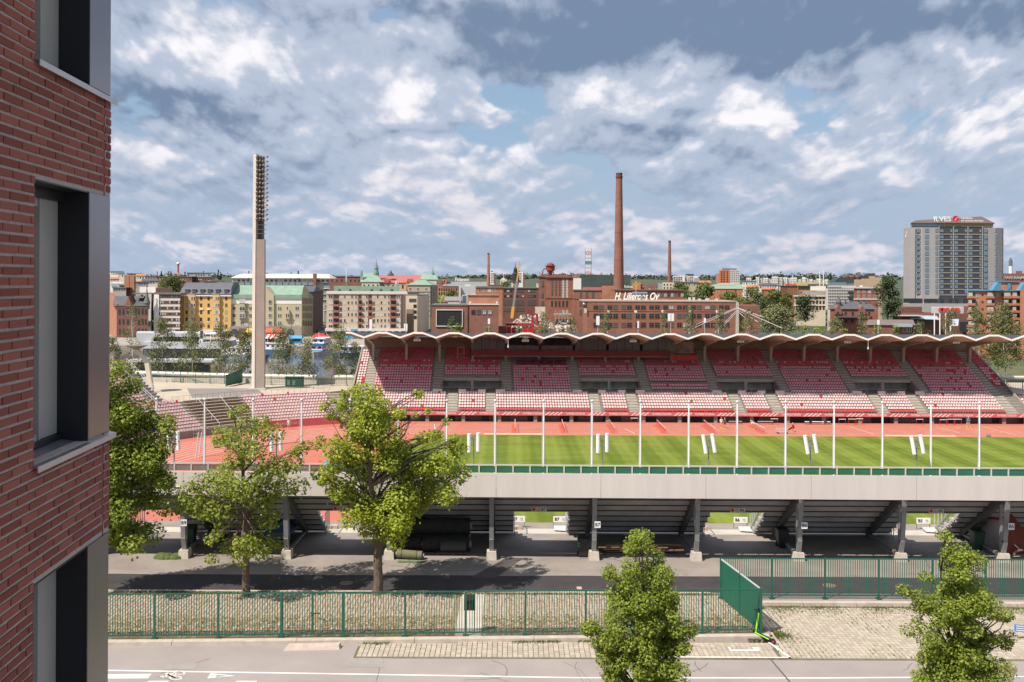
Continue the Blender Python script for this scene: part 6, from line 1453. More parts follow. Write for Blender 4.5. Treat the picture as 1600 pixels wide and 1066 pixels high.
# --- terrace block with white roof
B = Bld('terrace_block', 'long pale block with glazed balconies under a white overhanging roof', 440, 520)
B.block('wall', 363, 513, 436.5, depth=16, m=CREAM); 
b = MB(); zt, ze = B.Z(429.5), B.Z(436); b.hexa([(B.X(361.5), 518.6, ze-.2), (B.X(517), 518.6, ze-.2), (B.X(517), 538, ze), (B.X(361.5), 538, ze)], [(B.X(361.5), 518.6, ze), (B.X(517), 518.6, ze), (B.X(508), 532, zt), (B.X(366), 532, zt)]); b.build('roof', ROOFW, B.t)
for x in lin(367, 486, 13): band_part(B, 'balcony', x-4.3, x+4.3, 441, 445.5, mat('balcony glass', (.22, .30, .32), .3), dd=-1.3, th=.15)
B.cols(lin(366, 512, 21), [438.8], 3.6, 3.6, FG, None, 1)
band_part(B, 'upper_deck', 362, 513, 440.6, 441.3, GREYW, dd=-1.4, th=1.4)
b = MB(); b.box(B.X(491.8), B.X(496.3), 515, 517.5, B.Z(452), B.Z(429.2)); b.build('chimney', BR_RED, B.t)
for y in (446.5, 455.2, 463.8, 472.4, 481): band_part(B, 'balcony', 505.5, 514.5, y, y+4, mat('balcony glass', (.22, .30, .32)), dd=-4, th=.2); band_part(B, 'balcony_slab', 505.2, 514.8, y+4, y+4.8, WHITEW, dd=-4, th=3.5)
B.block('stair_tower', 506, 514, 441, depth=4, m=mat('tower render', (.25, .25, .25), .8), dd=-.5)
# --- brick houses behind
for px0, px1, yt, d, nm, lab in ((514, 539, 432.2, 585, 'gabled_brick_house', 'red brown brick gable behind the tan flats, left one'), (543, 566, 432.5, 580, 'gabled_brick_house', 'red brown brick gable with a stepped roof left of the copper hip roof')):
    B = Bld(nm, lab, px0, d); B.block('wall', px0, px1, yt, depth=14, m=BR_MID); B.roof(px0-1, px1+1, yt, yt-1.5, 14, SLATE, hip=2); B.block('chimney', px0+5, px0+8, yt-2.5, yt, 2, BR_DARK, dd=3); B.cols(lin(px0+5, px1-5, 3), [yt+6], 1.8, 3, FD, GL_D, 0)
# --- tan flats with red balconies
B = Bld('tan_flats', 'tan eight storey flats with red balconies and a green penthouse', 570, 398)
B.block('wall', 510, 625.5, 459.5, depth=14, m=TAN, bpx=(511, 634)); B.block('penthouse', 521.5, 624, 447.3, 459, 8, COPPER, dd=2.5); band_part(B, 'parapet', 510, 636, 455.2, 459.6, PALE, dd=-.4, th=1)
for x in (530, 580.5, 595, 547, 612): band_part(B, 'hatch', x-1.6, x+1.6, 452, 455, DGREY, dd=2.3, th=.3)
rows = [463.8, 473.1, 482.4, 491.7, 501, 510]
B.cols([533, 538.7, 544.4, 550.1, 556.2, 584.5, 590.2, 595.9, 601.6, 607.5], rows, 2.5, 4.6, FW, None, 0, mix=(.4, .2, .4)); B.cols([567, 573.2], rows, 2.5, 4.6, FW, None, 0)
B.cols([516.7, 622.3], rows, 6.2, 4.2, FW, None, 1, mix=(.2, .25, .55)); B.cols([527], rows, 2, 4.6, FD, GL_D, 0)
REDBAL = mat('balcony red', (.30, .10, .085), .7, .06, 1)
for x0, x1 in ((520.3, 529.8), (559.3, 565.2), (575, 581), (609.6, 618.8)):
    for y in rows:
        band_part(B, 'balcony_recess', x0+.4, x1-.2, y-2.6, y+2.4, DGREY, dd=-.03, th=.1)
        b = MB(); b.box(B.X(x0), B.X(x1), B.d-1.1, B.d-.95, B.Z(y+5.4, x0), B.Z(y+2.4, x0)); b.box(B.X(x0), B.X(x1), B.d-.95, B.d+.02, B.Z(y+5.4, x0), B.Z(y+5.0, x0)); b.build('balcony', REDBAL, B.t)
B.side(626.5, 1, 633, 13, 2, rows, 1.1, 2, FD, GL_D, 0)
band_part(B, 'shop_front', 508, 636, 513.5, 518, PALE, dd=-1.4, th=1.6); band_part(B, 'shop_sign', 548, 558, 513.8, 516.2, mat('cyan sign', (.06, .42, .55), .5), dd=-1.6, th=.15)
B.cols(lin(514, 630, 12), [520], 6, 4, FD, GL_D, 1, dd=-1.45)
# --- big hall with red and copper roofs
B = Bld('red_roof_hall', 'large tan hall with a red roof, copper hips and two thin spires', 625, 525)
B.block('wall', 566, 684, 442, depth=26, m=TAN); B.block('corner_pavilion', 565, 593, 440.5, depth=10, m=CREAM, dd=-3)
B.roof(590, 668, 442, 430, 26, ROOFRED, hip=0); B.roof(564, 597, 440.8, 426.5, 16, COPPER, hip=4, hipr=12, dd=-3); B.roof(657, 684, 437, 427.5, 18, COPPER, hip=5, dd=-3); B.block('right_pavilion', 660, 682, 437, depth=10, m=PALE, dd=-3)
for px, yb, yt_, r0 in ((587.8, 430, 404, 1.35), (676.2, 434, 417, .9)):
    p = P(px, yb, 529); h = P(px, yt_, 529).z-p.z; b = MB(); b.lathe(p, [(r0, -2.5), (r0*1.1, h*.12), (r0*.8, h*.3), (r0*.75, h*.38), (r0*.95, h*.40), (r0*.2, h*.7), (.05, h)], 8); b.build('spire', mat('spire copper', (.14, .24, .19), .7, .1, 1), B.t)
p = P(610.5, 431, 529); b = MB(); b.lathe(p, [(1.7, 0), (1.8, .4), (.8, 1.6), (.05, 3)], 8); b.build('lantern', DGREY, B.t)
b = MB(); p = P(566.5, 427, 527); b.prism([(p.x-.9, p.y-3.5, p.z-5), (p.x+.9, p.y-3.5, p.z-4), (p.x+.3, p.y-3.5, p.z+1.2), (p.x-.4, p.y-3.5, p.z+1.6)], (0, 1, 0)); b.build('finial_gable', COPPER, B.t)
B.cols(lin(599, 652, 8), [448], 2.2, 5, FD, GL_D, 1); B.cols(lin(569, 590, 4), [446], 2, 2.4, FD, GL_D, 0, dd=-3.05); band_part(B, 'orange_bay', 634, 637.5, 440, 453, mat('orange render', (.52, .17, .06), .8), dd=-.6, th=.6)
for x in (604, 640): band_part(B, 'roof_gable', x-4, x+4, 436, 442, ROOFRED, dd=-.6, th=3)
# flag on its pole
p = P(622, 459, 405); t = thing('flag', 'blue and white flag on a pole above the tan flats', 'flag', p); b = MB(); b.tube([p, p+Vector((0, 0, 5.4))], .06, 6); b.build('pole', WHITE_METAL, t); b = MB(); b.add([p+Vector(v) for v in ((0, 0, 5.3), (-.5, -.1, 5.1), (-1.3, .1, 4.6), (-1.2, .1, 3.8), (-.5, -.1, 4.1), (0, 0, 4.3), (0, .03, 5.3), (-.5, -.07, 5.1), (-1.3, .13, 4.6), (-1.2, .13, 3.8), (-.5, -.07, 4.1), (0, .03, 4.3))], [(0, 1, 4, 5), (1, 2, 3, 4), (11, 10, 7, 6), (10, 9, 8, 7)]); fl = b.build('cloth', WHITE_SIGN, t); b = MB(); b.hexa([p+Vector((-.42, -.14, 4.1)), p+Vector((-.22, -.09, 4.15)), p+Vector((-.22, .07, 4.15)), p+Vector((-.42, .02, 4.1))], [p+Vector((-.42, -.14, 5.12)), p+Vector((-.22, -.09, 5.2)), p+Vector((-.22, .07, 5.2)), p+Vector((-.42, .02, 5.12))]); b.bar(p+Vector((-.05, -.06, 4.75)), p+Vector((-1.2, .0, 4.35)), .08, .22); b.build('cross', mat('flag blue', (.01, .07, .30), .6), fl)
# --- stone house with green pyramid roof
B = Bld('pyramid_roof_house', 'grey tan stone house with low green pyramid roof at the side street', 655, 452)
B.block('wall', 637, 672, 445.5, depth=20, m=mat('stone render', (.40, .34, .27), .85, .08, .3), bpx=(640, 684)); B.roof(636, 673, 445.5, 437.5, 20, COPPER, hip=16, bpx=(638, 686)); 
for y in (452, 459, 466, 473, 481, 489): B.cols([641, 653, 666], [y], 3, 4, FW, None, 1); band_part(B, 'string_course', 637, 672, y+3.6, y+4.4, STONE, dd=-.2, th=.2)
B.side(673, 1, 683.5, 19, 4, [452, 460, 468, 476, 484, 492], 1.5, 2, FD, GL_M, 0)
B = Bld('round_corner_house', 'cream house with a rounded corner and roof terrace', 650, 424)
b = MB(); 
pts = [(B.X(634), 424, -9), (B.X(652), 424, -9), (B.X(658), 425.5, -9), (B.X(662.5), 430, -9), (B.X(664), 445, -9), (B.X(636), 445, -9)]; zt = B.Z(463); b.prism(pts, (0, 0, zt+9)); b.build('wall', CREAM, B.t)
b = MB(); b.prism([(x, y, zt+.01) for x, y, _ in pts], (0, 0, .5)); b.build('terrace_rail', mat('terrace glass', (.16, .24, .23), .3), B.t); B.block('roof_house', 637, 655, 456.5, 463, 8, mat('brown metal', (.10, .06, .05)), dd=6)
B.cols([645], [469.5], 10.5, 4.4, FD, GL_M, 2); B.cols([648.5], [478.5, 487.5, 496], 4.6, 4.4, FD, GL_D, 1); B.side(653, .4, 661, 4.5, 2, [470, 479, 488], 1.4, 1.4, FD, GL_M, 0)
B.block('brown_annex', 635, 645.5, 483.5, depth=4, m=mat('brown render', (.26, .19, .13), .85, .05, .4), dd=-8, bpx=(637, 647))
# --- brick factories around the middle
B = Bld('long_brick_mill', 'long orange brick mill with rows of small windows and a square tower', 700, 690)
B.block('wall', 683, 760, 447.5, depth=20, m=BR_OR); B.block('tower', 691, 698, 434, depth=6, m=BR_OR, dd=4); B.roof(690, 699, 434.2, 432, 6, SLATE, hip=3, dd=4); B.block('roof_storey', 684, 691, 439, 448, 10, BR_MID, dd=3); B.roof(692, 762, 447.5, 440.5, 20, mat('mill roof', (.20, .20, .21), .7, .1, .3), hip=2); B.cols(lin(686.5, 717, 9), [452.5, 459], 1.7, 3.6, FD, GL_D, 0); B.cols([694.5], [440], 1.6, 3, FD, GL_D, 0)
p = P(722, 437, 705); t = thing('roof_sign', 'row of white letters standing on the grey mill roof', 'sign', p); text_part('Finlayson', 3.6, t, p, WHITE_SIGN, 'lettering', .12, bold=.06, width=9.6); b = MB(); [b.bar((p.x-4+1.6*k, p.y+.3, p.z-2.6), (p.x-4+1.6*k, p.y+.3, p.z+.6), .15, .15) for k in range(6)]; b.bar((p.x-4.4, p.y+.25, p.z-1.4), (p.x+4.4, p.y+.25, p.z-1.4), .15, .15); b.build('sign_frame', GREY_STEEL, t)
B = Bld('sheet_metal_plant', 'pale grey sheet metal plant box on the factory roofs', 730, 470)
B.block('wall', 717, 743, 447.5, depth=12, m=mat('sheet metal', (.48, .49, .51), .45, .06, .3, metal=.2)); B.block('duct', 716.8, 720, 448, 490, 2, PALE_STEEL, dd=-2.1); B.block('roof_unit', 726, 735, 444.5, 447.5, 5, PALE_STEEL, dd=2)
b = MB(); p = P(723, 462, 466); b.tube([p+Vector((0, 0, -8)), p, p+Vector((6, 0, .6)), p+Vector((6.5, 0, -6))], .35, 8); b.build('pipe', PALE_STEEL, B.t)
B = Bld('green_y_sign', 'bright green Y shaped sign with dark lettering on a roof', 692, 455, cat='sign'); p = P(688, 467, 455); GRN = mat('logo green', (.16, .62, .04), .5)
for a in ((-1.3, 1.7), (1.3, 1.7), (0, -2)):
    b = MB(); b.bar((p.x, p.y, p.z-.2), (p.x+a[0]*1.1, p.y, p.z+a[1]), .3, .9 if a[0] == 0 else .75); b.build('stroke', GRN, B.t)
text_part('Metsä', 2.3, B.t, p+Vector((5.4, 0, -.4)), DGREY, 'lettering', .1, bold=.06, width=6.4); b = MB(); b.box(p.x-2, p.x+9, p.y+.3, p.y+.6, p.z-3.5, p.z-1.6); b.build('base', DGREY, B.t)
B = Bld('gable_shed', 'small grey roofed shed with a white gable behind the front factory', 706, 450); B.block('wall', 700, 718, 470, depth=10, m=WHITEW); B.roof(696, 720, 470, 463.5, 10, mat('mill roof', (.20, .20, .21)), hip=0)
B = Bld('brick_power_house', 'dark red brick hall with one large framed grid window', 725, 330, zb=-7)
B.block('wall', 674, 731, 477.5, depth=16, m=BR_MID); B.block('right_wall', 731.2, 779, 476.5, depth=14, m=BR_MID, dd=.25); band_part(B, 'coping', 674, 731, 475.8, 477.6, FELT, dd=-.2, th=16); band_part(B, 'coping', 731.2, 779.5, 475.2, 476.6, PALE, dd=0, th=14)
B.block('upper_storey', 731, 779.5, 462, 476, 8, BR_OR, dd=3.5); band_part(B, 'parapet', 730.5, 780, 461, 462.2, BR_RED, dd=3.2, th=8.6)
b = MB(); xa, xc, za, zc = B.X(682.5), B.X(722), B.Z(509.5), B.Z(485.5)
for q in ((xa-.25, xc+.25, za-.3, za), (xa-.25, xc+.25, zc, zc+.3), (xa-.25, xa, za, zc), (xc, xc+.25, za, zc)): b.box(q[0], q[1], 329.6, 330.05, q[2], q[3])
fr_ = b.build('window_frame', PALE, B.t); b = MB(); b.box(xa, xc, 329.85, 330.0, za, zc); b.build('pane', GL_D, fr_); b = MB(); [b.box(xa+(xc-xa)*k/14-.03, xa+(xc-xa)*k/14+.03, 329.8, 329.86, za, zc) for k in range(1, 14)]; [b.box(xa, xc, 329.79, 329.85, za+(zc-za)*k/8-.03, za+(zc-za)*k/8+.03) for k in range(1, 8)]; b.build('glazing_bar', FD, fr_, kind='stuff')
B.cols([739.5, 748.2, 756.8, 765.5], [488], 5.4, 6.2, FD, None, 2, dd=.2, mix=(.2, .3, .5)); B.block('drain_pipe', 730.6, 731.1, 478, 520, .2, DGREY, dd=-.1)
for x in (735, 777): b = MB(); p = P(x, 475, 331); b.lathe(p, [(.25, 0), (.4, .3), (.35, .7), (.1, .8)], 8); b.build('roof_vent', PALE_STEEL, B.t)
B = Bld('orange_brick_loft', 'orange brick upper storey with four white windows behind the dark hall', 764, 400); B.block('wall', 743.5, 785, 449.5, depth=14, m=BR_OR); band_part(B, 'roof_edge', 743, 785.5, 447.6, 449.8, FELT, dd=-.4, th=15); B.cols([750.5, 757.5, 764.7, 772], [453.7], 4.2, 4, FW, None, 1, mix=(.3, .4, .3)); B.block('roof_box', 763, 785, 444.8, 448, 8, BR_DARK, dd=4)
B = Bld('dark_brick_mill', 'dark brick mill with rows of small pale windows behind the crane', 812, 430); B.block('wall', 785, 842, 450.5, depth=16, m=BR_DARK); band_part(B, 'roof_edge', 785, 842, 449.3, 450.8, FELT, dd=-.3, th=16)
g3 = [789, 794, 798.8, 808, 812.5, 817, 826.5, 831, 835.5]
B.cols(g3, [454.8, 462.8], 3, 3, FD, None, 0, mix=(.25, .35, .4)); B.cols(g3, [473.5], 3, 7, FD, GL_M, 1); B.cols(g3[:6], [484.5], 3, 4, FD, GL_M, 0)
# chimneys
def chimney(px0, px1, q0, q1, yb, yt_, d, label, m, cap=None, n=12):
    t = thing('brick_chimney', label, 'chimney', P((px0+px1)/2, yb, d)); pb, pt = P((px0+px1)/2, yb, d), P((q0+q1)/2, yt_, d); rb, rt = (px1-px0)/2*d/F_PX, (q1-q0)/2*d/F_PX; h = pt.z-pb.z
    b = MB(); b.lathe(pb, [(rb*1.1, -12), (rb, 0)]+[(rb+(rt-rb)*k/8, h*.95*k/8) for k in range(1, 9)], n); b.build('shaft', m, t)
    b = MB(); b.lathe(pb, [(rt*1.0, h*.95), (rt*1.12, h*.958), (rt*1.12, h*.972), (rt, h*.976), (rt*1.05, h), (rt*.7, h)], n); b.build('crown', cap or m, t)
    for f in ((.25, .5, .75) if n > 12 else (.5,)): b = MB(); r0 = rb+(rt-rb)*f; b.lathe(pb, [(r0*1.004, h*.95*f-.15), (r0*1.02, h*.95*f-.1), (r0*1.02, h*.95*f+.1), (r0*1.0, h*.95*f+.15)], n); b.build('iron_band', BR_DARK, t)
    return t
CH_R = brick_mat('chimney brick', (.235, .075, .05), (.29, .10, .07), (.28, .2, .17)); CH_D = mat('sooty brick', (.12, .05, .04), .9, .2, .6)
chimney(958.5, 974.8, 961.6, 971.5, 449, 270.5, 432, 'tall red brick factory chimney rising high above the brick office', CH_R, CH_D, 16)
chimney(760.3, 765.7, 761.3, 764.8, 447, 395.5, 560, 'short red brick chimney left of the crane', BR_OR, CH_D)
chimney(1042.7, 1049.2, 1043.8, 1047.8, 441, 376, 720, 'slender far red brick chimney right of the tallest one', CH_R, CH_D)
t = thing('white_chimney', 'white round chimney with a dark top right of the hotel', 'chimney', P(1579, 425, 900)); p = P(1579, 430, 900); b = MB(); b.lathe(p, [(1.5, -6), (1.5, 8.2)], 12); b.build('shaft', WHITEW, t); b = MB(); b.lathe(p, [(1.55, 8.2), (1.55, 13.5), (.9, 13.6), (.8, 15.6), (.2, 15.7)], 12); b.build('crown', mat('chimney top', (.12, .14, .18), .6), t)
# scaffold tower
p = P(919, 452, 590); t = thing('scaffold_tower', 'white clad scaffold tower beside the dark green plant hall', 'scaffold', p); h = P(919, 388, 590).z-p.z; w = 1.75
b = MB(); [b.bar((p.x+sx*w, p.y+sy*w, p.z-6), (p.x+sx*w, p.y+sy*w, p.z+h), .14, .14) for sx in (-1, 0, 1) for sy in (-1, 1)]; b.build('standard', GREY_STEEL, t, kind='stuff')
n = 14
for k in range(n):
    z = p.z-3+(h+3)*k/n; b = MB(); b.box(p.x-w-.1, p.x+w+.1, p.y-w-.1, p.y+w+.1, z, z+.16); b.build('deck', mat('scaffold deck', (.40, .36, .34), .8), t)
    if k > 3: b = MB(); [b.box(p.x-w+q*1.2, p.x-w+q*1.2+.62, p.y-w-.18, p.y-w-.12, z+.35, z+1.5) for q in range(3)]; b.build('sheeting', WHITEW if k % 3 else mat('scaffold red', (.45, .2, .18), .7), t, kind='stuff')
b = MB(); b.box(p.x-w-.2, p.x+w+.2, p.y-w-.3, p.y-w-.1, p.z+h*.62, p.z+h*.68); b.build('banner', mat('banner blue', (.08, .20, .24), .6), t)
B = Bld('dark_plant_hall', 'big dark green sheet clad hall behind the brick factory', 946, 560); B.block('wall', 908, 985, 429.5, depth=20, m=mat('hall cladding', (.055, .075, .068), .6, .15, .12)); B.cols([940.5, 946.5, 952.5], [440], 2, 7, FD, GL_M, 0); B.block('side_stack', 939, 941.2, 425, 430, 1.5, GREYW, dd=4)
B = Bld('white_annex', 'small white annex left of the dark plant hall', 901, 520); B.block('wall', 894, 908, 435, depth=10, m=WHITEW); B.block('upper', 893, 906, 428.5, 435, 8, BR_MID, dd=2); B.cols([898, 903], [431.5], 2.4, 2.6, FW, None, 0, dd=2)
# brick tower building with water tank
B = Bld('brick_malt_house', 'tall red brick factory tower with slit windows and a curved gable', 868, 405)
B.block('wall', 852.5, 895.5, 433.5, depth=16, m=BR_RED); B.block('left_wing', 841.5, 852.4, 433, depth=14, m=BR_MID, dd=1.2); band_part(B, 'roof_edge', 841, 852.5, 432, 433.5, BR_DARK, dd=.8, th=14)
b = MB(); pts = [(B.X(851.5), 404.4, B.Z(433.6)), (B.X(896.5), 404.4, B.Z(433.6)), (B.X(890), 404.4, B.Z(431)), (B.X(876), 404.4, B.Z(428.2)), (B.X(870), 404.4, B.Z(428.2)), (B.X(856), 404.4, B.Z(431))]; b.prism(pts, (0, 17, 0)); b.build('gable', BR_MID, B.t)
B.cols([863, 868.8, 874.4], [439, 443.2, 447.4, 451.6, 455.8, 460], 2.1, 2.9, FB, GL_M, 0); B.cols([880, 886], [439, 443.2, 447.4, 451.6, 455.8, 460, 463.6], 2.3, 2.8, FW, GL_P, 0)
B.cols([862.5, 868.5, 874, 880, 886], [474.8], 2.8, 8.6, FB, None, 1, mix=(.5, .2, .3)); B.cols([880, 886], [488], 2.8, 6, FW, GL_P, 0); B.cols([847.5], [443], 2.6, 9, FB, GL_M, 1, dd=1.1); B.cols([847.5], [461, 474], 2.4, 7, FB, GL_M, 1, dd=1.1); band_part(B, 'string_course', 852, 896, 465.8, 466.6, BR_DARK, dd=-.2, th=.2)
t = thing('water_tank', 'rust red round water tank with a bent pipe on the brick tower roof', 'tank', P(860, 431, 412)); p = P(860, 431, 412); RUST = mat('rust red paint', (.26, .05, .035), .7, .15, 1)
b = MB(); b.lathe(p, [(.3, 0), (1.2, 2.1), (1.8, 2.2), (1.85, 4.0), (1.85, 4.2)], 14); b.build('vessel', RUST, t); b = MB(); b.lathe(p, [(2.4, 4.1), (2.4, 4.22), (1.5, 4.3), (1.4, 4.9), (.3, 5.5), (.05, 5.6)], 14); b.build('cap', RUST, t)
b = MB(); [b.bar(p+Vector((2.35*math.cos(a), 2.35*math.sin(a), 4.2)), p+Vector((2.35*math.cos(a), 2.35*math.sin(a), 5.1)), .05, .05) for a in [k*.7 for k in range(9)]]; b.build('railing', GREY_STEEL, t, kind='stuff')
b = MB(); b.tube([p+Vector((-1.9, 0, 3)), p+Vector((-2.8, 0, 2.7)), p+Vector((-3.2, 0, 1.9)), p+Vector((-3.2, 0, -1))], .28, 8); b.build('pipe', RUST, t); b = MB(); [b.bar(p+Vector((1.3*sx, 1.3*sy, -.5)), p+Vector((1.3*sx, 1.3*sy, 2.3)), .2, .2) for sx in (-1, 1) for sy in (-1, 1)]; b.build('leg', RUST, t, kind='stuff')
B = Bld('brick_factory_wing', 'low red brick factory wing between the tower and the orange block', 915, 400); B.block('wall', 895.6, 940.5, 454, depth=14, m=BR_RED); B.block('orange_block', 940.6, 960, 447, depth=10, m=BR_OR, dd=-1); band_part(B, 'roof_edge', 895.6, 940, 452.8, 454.2, FELT, dd=-.3, th=14)
B.cols([907.5, 917, 926.5], [461], 3.2, 7.6, FB, GL_M, 1); B.cols([907.5], [475, 488], 3.4, 8, FB, GL_M, 1); band_part(B, 'string_course', 896, 940, 466.3, 467.2, BR_MID, dd=-.2, th=.2); band_part(B, 'roof_strip', 911, 940, 449, 452.8, mat('red sheet roof', (.42, .13, .12), .7), dd=4, th=4)
# demolition site
t = thing('rubble_heap', 'heap of broken pale concrete at the demolition site', 'rubble', P(830, 500, 370)); r = random.Random(6); RUB = mat('rubble concrete', (.48, .43, .36), .95, .25, .8, .5)
p0 = P(800, 506, 372); x1 = P(890, 506, 372).x
b = MB()
for k in range(170):
    u = r.random(); c = Vector((p0.x+u*(x1-p0.x), 372+r.uniform(-3, 5), p0.z-2+r.random()*(4.2*math.sin(math.pi*min(1, u*1.25+.08))+1))); a = Vector((r.gauss(0, 1), r.gauss(0, .6), r.gauss(0, .8))).normalized()*r.uniform(.4, 1.5); b.bar(c-a, c+a, r.uniform(.2, 1.0), r.uniform(.1, .5))
b.build('debris', RUB, t, kind='stuff'); b = MB(); b.box(p0.x-4, x1+3, 369, 378, -9, p0.z-1.6); b.build('base', mat('torn floor', (.20, .17, .15), .9, .3, .5), t)
B = Bld('torn_building', 'half demolished pale building beside the brick tower', 845, 380); B.block('wall', 836, 852, 480, 497, 4, mat('torn render', (.50, .45, .38), .9, .25, .4)); B.block('red_panel', 826, 832, 483, 492, 1, mat('dark red sheet', (.22, .03, .03), .6), dd=-.5); B.block('slab', 866, 893, 491, 493.5, 8, STONE); B.block('lower', 868, 892, 500, 520, 6, DGREY); B.block('post', 873, 876, 502, 520, 1, PALE, dd=-1); B.block('post', 886, 889.5, 500, 520, 1, PALE, dd=-1); B.block('beam', 872, 890, 504, 507, 1, GREYW, dd=-1)
for k in range(5): b = MB(); p = P(868+5*k, 490, 379); b.bar(p+Vector((0, 0, -3)), p+Vector((r.uniform(-.8, .8), 0, 1.2)), .3, .3); b.build('broken_column', STONE, B.t)
B = Bld('red_container_row', 'low roof over bright red containers in front of the demolition site', 810, 345, cat='shed'); B.block('roof_band', 790, 834, 505.5, 509, 6, mat('rust red sheet', (.30, .035, .045), .6, .1, .5)); B.block('wall', 778, 790.5, 510, depth=5, m=BR_RED); B.block('wall', 834, 846, 511, depth=5, m=BR_RED)
for k, x in enumerate((791, 799.5, 817, 825.5)): B.block('container', x, x+7.6, 512+(k % 2), 521, 5, mat('container red', (.45, .015, .025), .5, .1, .5), dd=-.5)
b = MB(); p = P(832, 494, 366); b.tube([p+Vector((0, 0, -4)), p, p+Vector((.7, 0, .8)), p+Vector((1.6, 0, .7)), p+Vector((1.9, 0, -3.5))], .45, 8); tag(b.build('red_pipe', mat('pipe red', (.33, .02, .05), .5)), 'thick dark red bent pipe standing at the demolition site', 'pipe')
t = thing('mobile_crane', 'yellow telescopic crane boom rising over the demolition site', 'crane', P(799, 492, 376)); a, c = P(800.5, 489, 376), P(812, 409, 376); CRY = mat('crane yellow', (.60, .33, .04), .5); a0 = a+(c-a)*.12; a1 = a+(c-a)*.62
b = MB(); b.bar(a-Vector((.2, 0, 2)), a0, 1.1, .9); b.build('boom_base', CRY, t); b = MB(); b.bar(a0, a1, .8, .65); b.build('boom_section', GREY_STEEL, t); b = MB(); b.bar(a1, c, .55, .5); b.build('boom_tip', CRY, t); b = MB(); b.bar(c, c+Vector((.6, 0, -3)), .05, .05); b.build('hoist_rope', DARK_STEEL, t)
# towers and church far behind
for px0, px1, yt_, m1, m2, lab in ((766, 774.5, 425, WHITEW, BR_DARK, 'white high rise with dark balconies behind the short chimney'), (808.5, 819.5, 425, WHITEW, BR_MID, 'white and brown high rise behind the church spire')):
    B = Bld('high_rise', lab, px0, 1000, zb=-2); B.block('wall', px0, px1-2.5, yt_, depth=18, m=m1); B.block('brown_wing', px1-2.4, px1, yt_+2.5, depth=16, m=m2); B.block('roof_house', px0+1, px0+4, yt_-1.4, yt_, 5, DGREY)
    for y in lin(yt_+3, 441, 5): B.cols([px0+2.5, px0+5.2], [y], 2.0, 1.2, FD, GL_D, 0)
B = Bld('church', 'white church with a black stepped spire behind the crane', 805, 800, zb=-4, cat='church'); B.block('wall', 799, 811.5, 441.5, depth=8, m=CREAM); p = P(805.2, 441.5, 804); b = MB(); b.lathe(p, [(5.2, 0), (5.0, .6), (3.2, 1.8), (2.6, 6.5), (2.8, 6.8), (1.7, 8), (1.4, 11), (.8, 12), (.2, 13), (.15, 16)], 10); b.build('spire', mat('black spire', (.02, .022, .025), .5), B.t); B.cols([803, 808], [447], 1.6, 3, FD, GL_D, 0)
B = Bld('cream_tower', 'squat cream tower with a crenellated top left of the church', 786, 850, zb=-4); B.block('wall', 781.5, 791.8, 436.5, depth=8, m=CREAM); B.block('upper', 784, 789, 435, 437, 5, WHITEW, dd=1); b = MB(); p = P(786.5, 435, 852); b.bar(p, p+Vector((0, 0, 4.5)), .3, .3); b.build('mast', WHITE_METAL, B.t); B.cols([784, 789], [441], 1.4, 2, FD, GL_D, 0)
# --- long brick office with script sign
B = Bld('brick_office', 'long orange red brick office with three rows of paired dark windows', 1030, 300, zb=-7)
B.block('wall', 917.5, 1152, 471.5, depth=18, m=BR_RED, bpx=(911, 1143)); B.block('right_wing', 1153, 1187, 477.5, depth=14, m=BR_MID, dd=2); band_part(B, 'coping', 911, 1152.5, 470, 471.8, mat('coping', (.35, .28, .23), .8), dd=-.15, th=18)
xs = []; 
for x0 in lin(931, 1127, 10): xs += [x0, x0+9]
xs = [x for x in xs if x < 1142]
for y in (480.3, 494, 508): B.cols(xs, [y], 6.9, 5.6 if y < 490 else 6.8, FB, None, 2, mix=(.78, .17, .05))
band_part(B, 'string_course', 917.5, 1152, 486, 486.8, BR_MID, dd=-.1, th=.12)
for x, w_ in ((1077.5, 4), (1093, 5), (1119.5, 5), (1084, 4), (1105, 6)): B.block('roof_unit', x-w_/2, x+w_/2, 465 if w_ == 4 else 467, 471, 2, PALE_STEEL, dd=5)
b = MB(); p = P(913.5, 473.5, 302); b.lathe((p.x, p.y-1, p.z-.3), [(.3, -.3), (.6, 0), (.45, .4), (.1, .5)], 10); b.build('dish', WHITE_METAL, B.t); band_part(B, 'blade_sign', 913, 916.5, 482, 489, mat('sign pale', (.55, .5, .5), .6), dd=-.6, th=.2)
B = Bld('orange_upper_office', 'orange brick upper storey with a window band behind the script sign', 1012, 335, zb=-7); B.block('wall', 960.5, 1068, 454.5, depth=12, m=BR_OR); band_part(B, 'roof_edge', 960, 1068.5, 452.6, 454.6, BR_DARK, dd=-.4, th=13); B.cols(lin(992, 1066, 15), [461], 3.6, 5.6, FB, None, 1, mix=(.5, .3, .2)); band_part(B, 'spandrel', 1043, 1068, 465, 471, BR_RED, dd=-.7, th=.7)
b = MB(); p = P(1000, 459.5, 330); b.tube([p+Vector((-2.6, 0, 0)), p+Vector((2.4, 0, 0))], .7, 10); b.build('air_duct', mat('duct grey', (.13, .165, .19), .5), B.t); b = MB(); [b.tube([p+Vector((q, 0, 0)), p+Vector((q, 0, -3))], .6, 8) for q in (-2, .2)]; b.build('down_duct', mat('duct grey', (.13, .165, .19)), B.t)
p = P(994, 463.5, 308); t = thing('script_sign', 'large white handwritten style lettering on the brick office roof', 'sign', p)
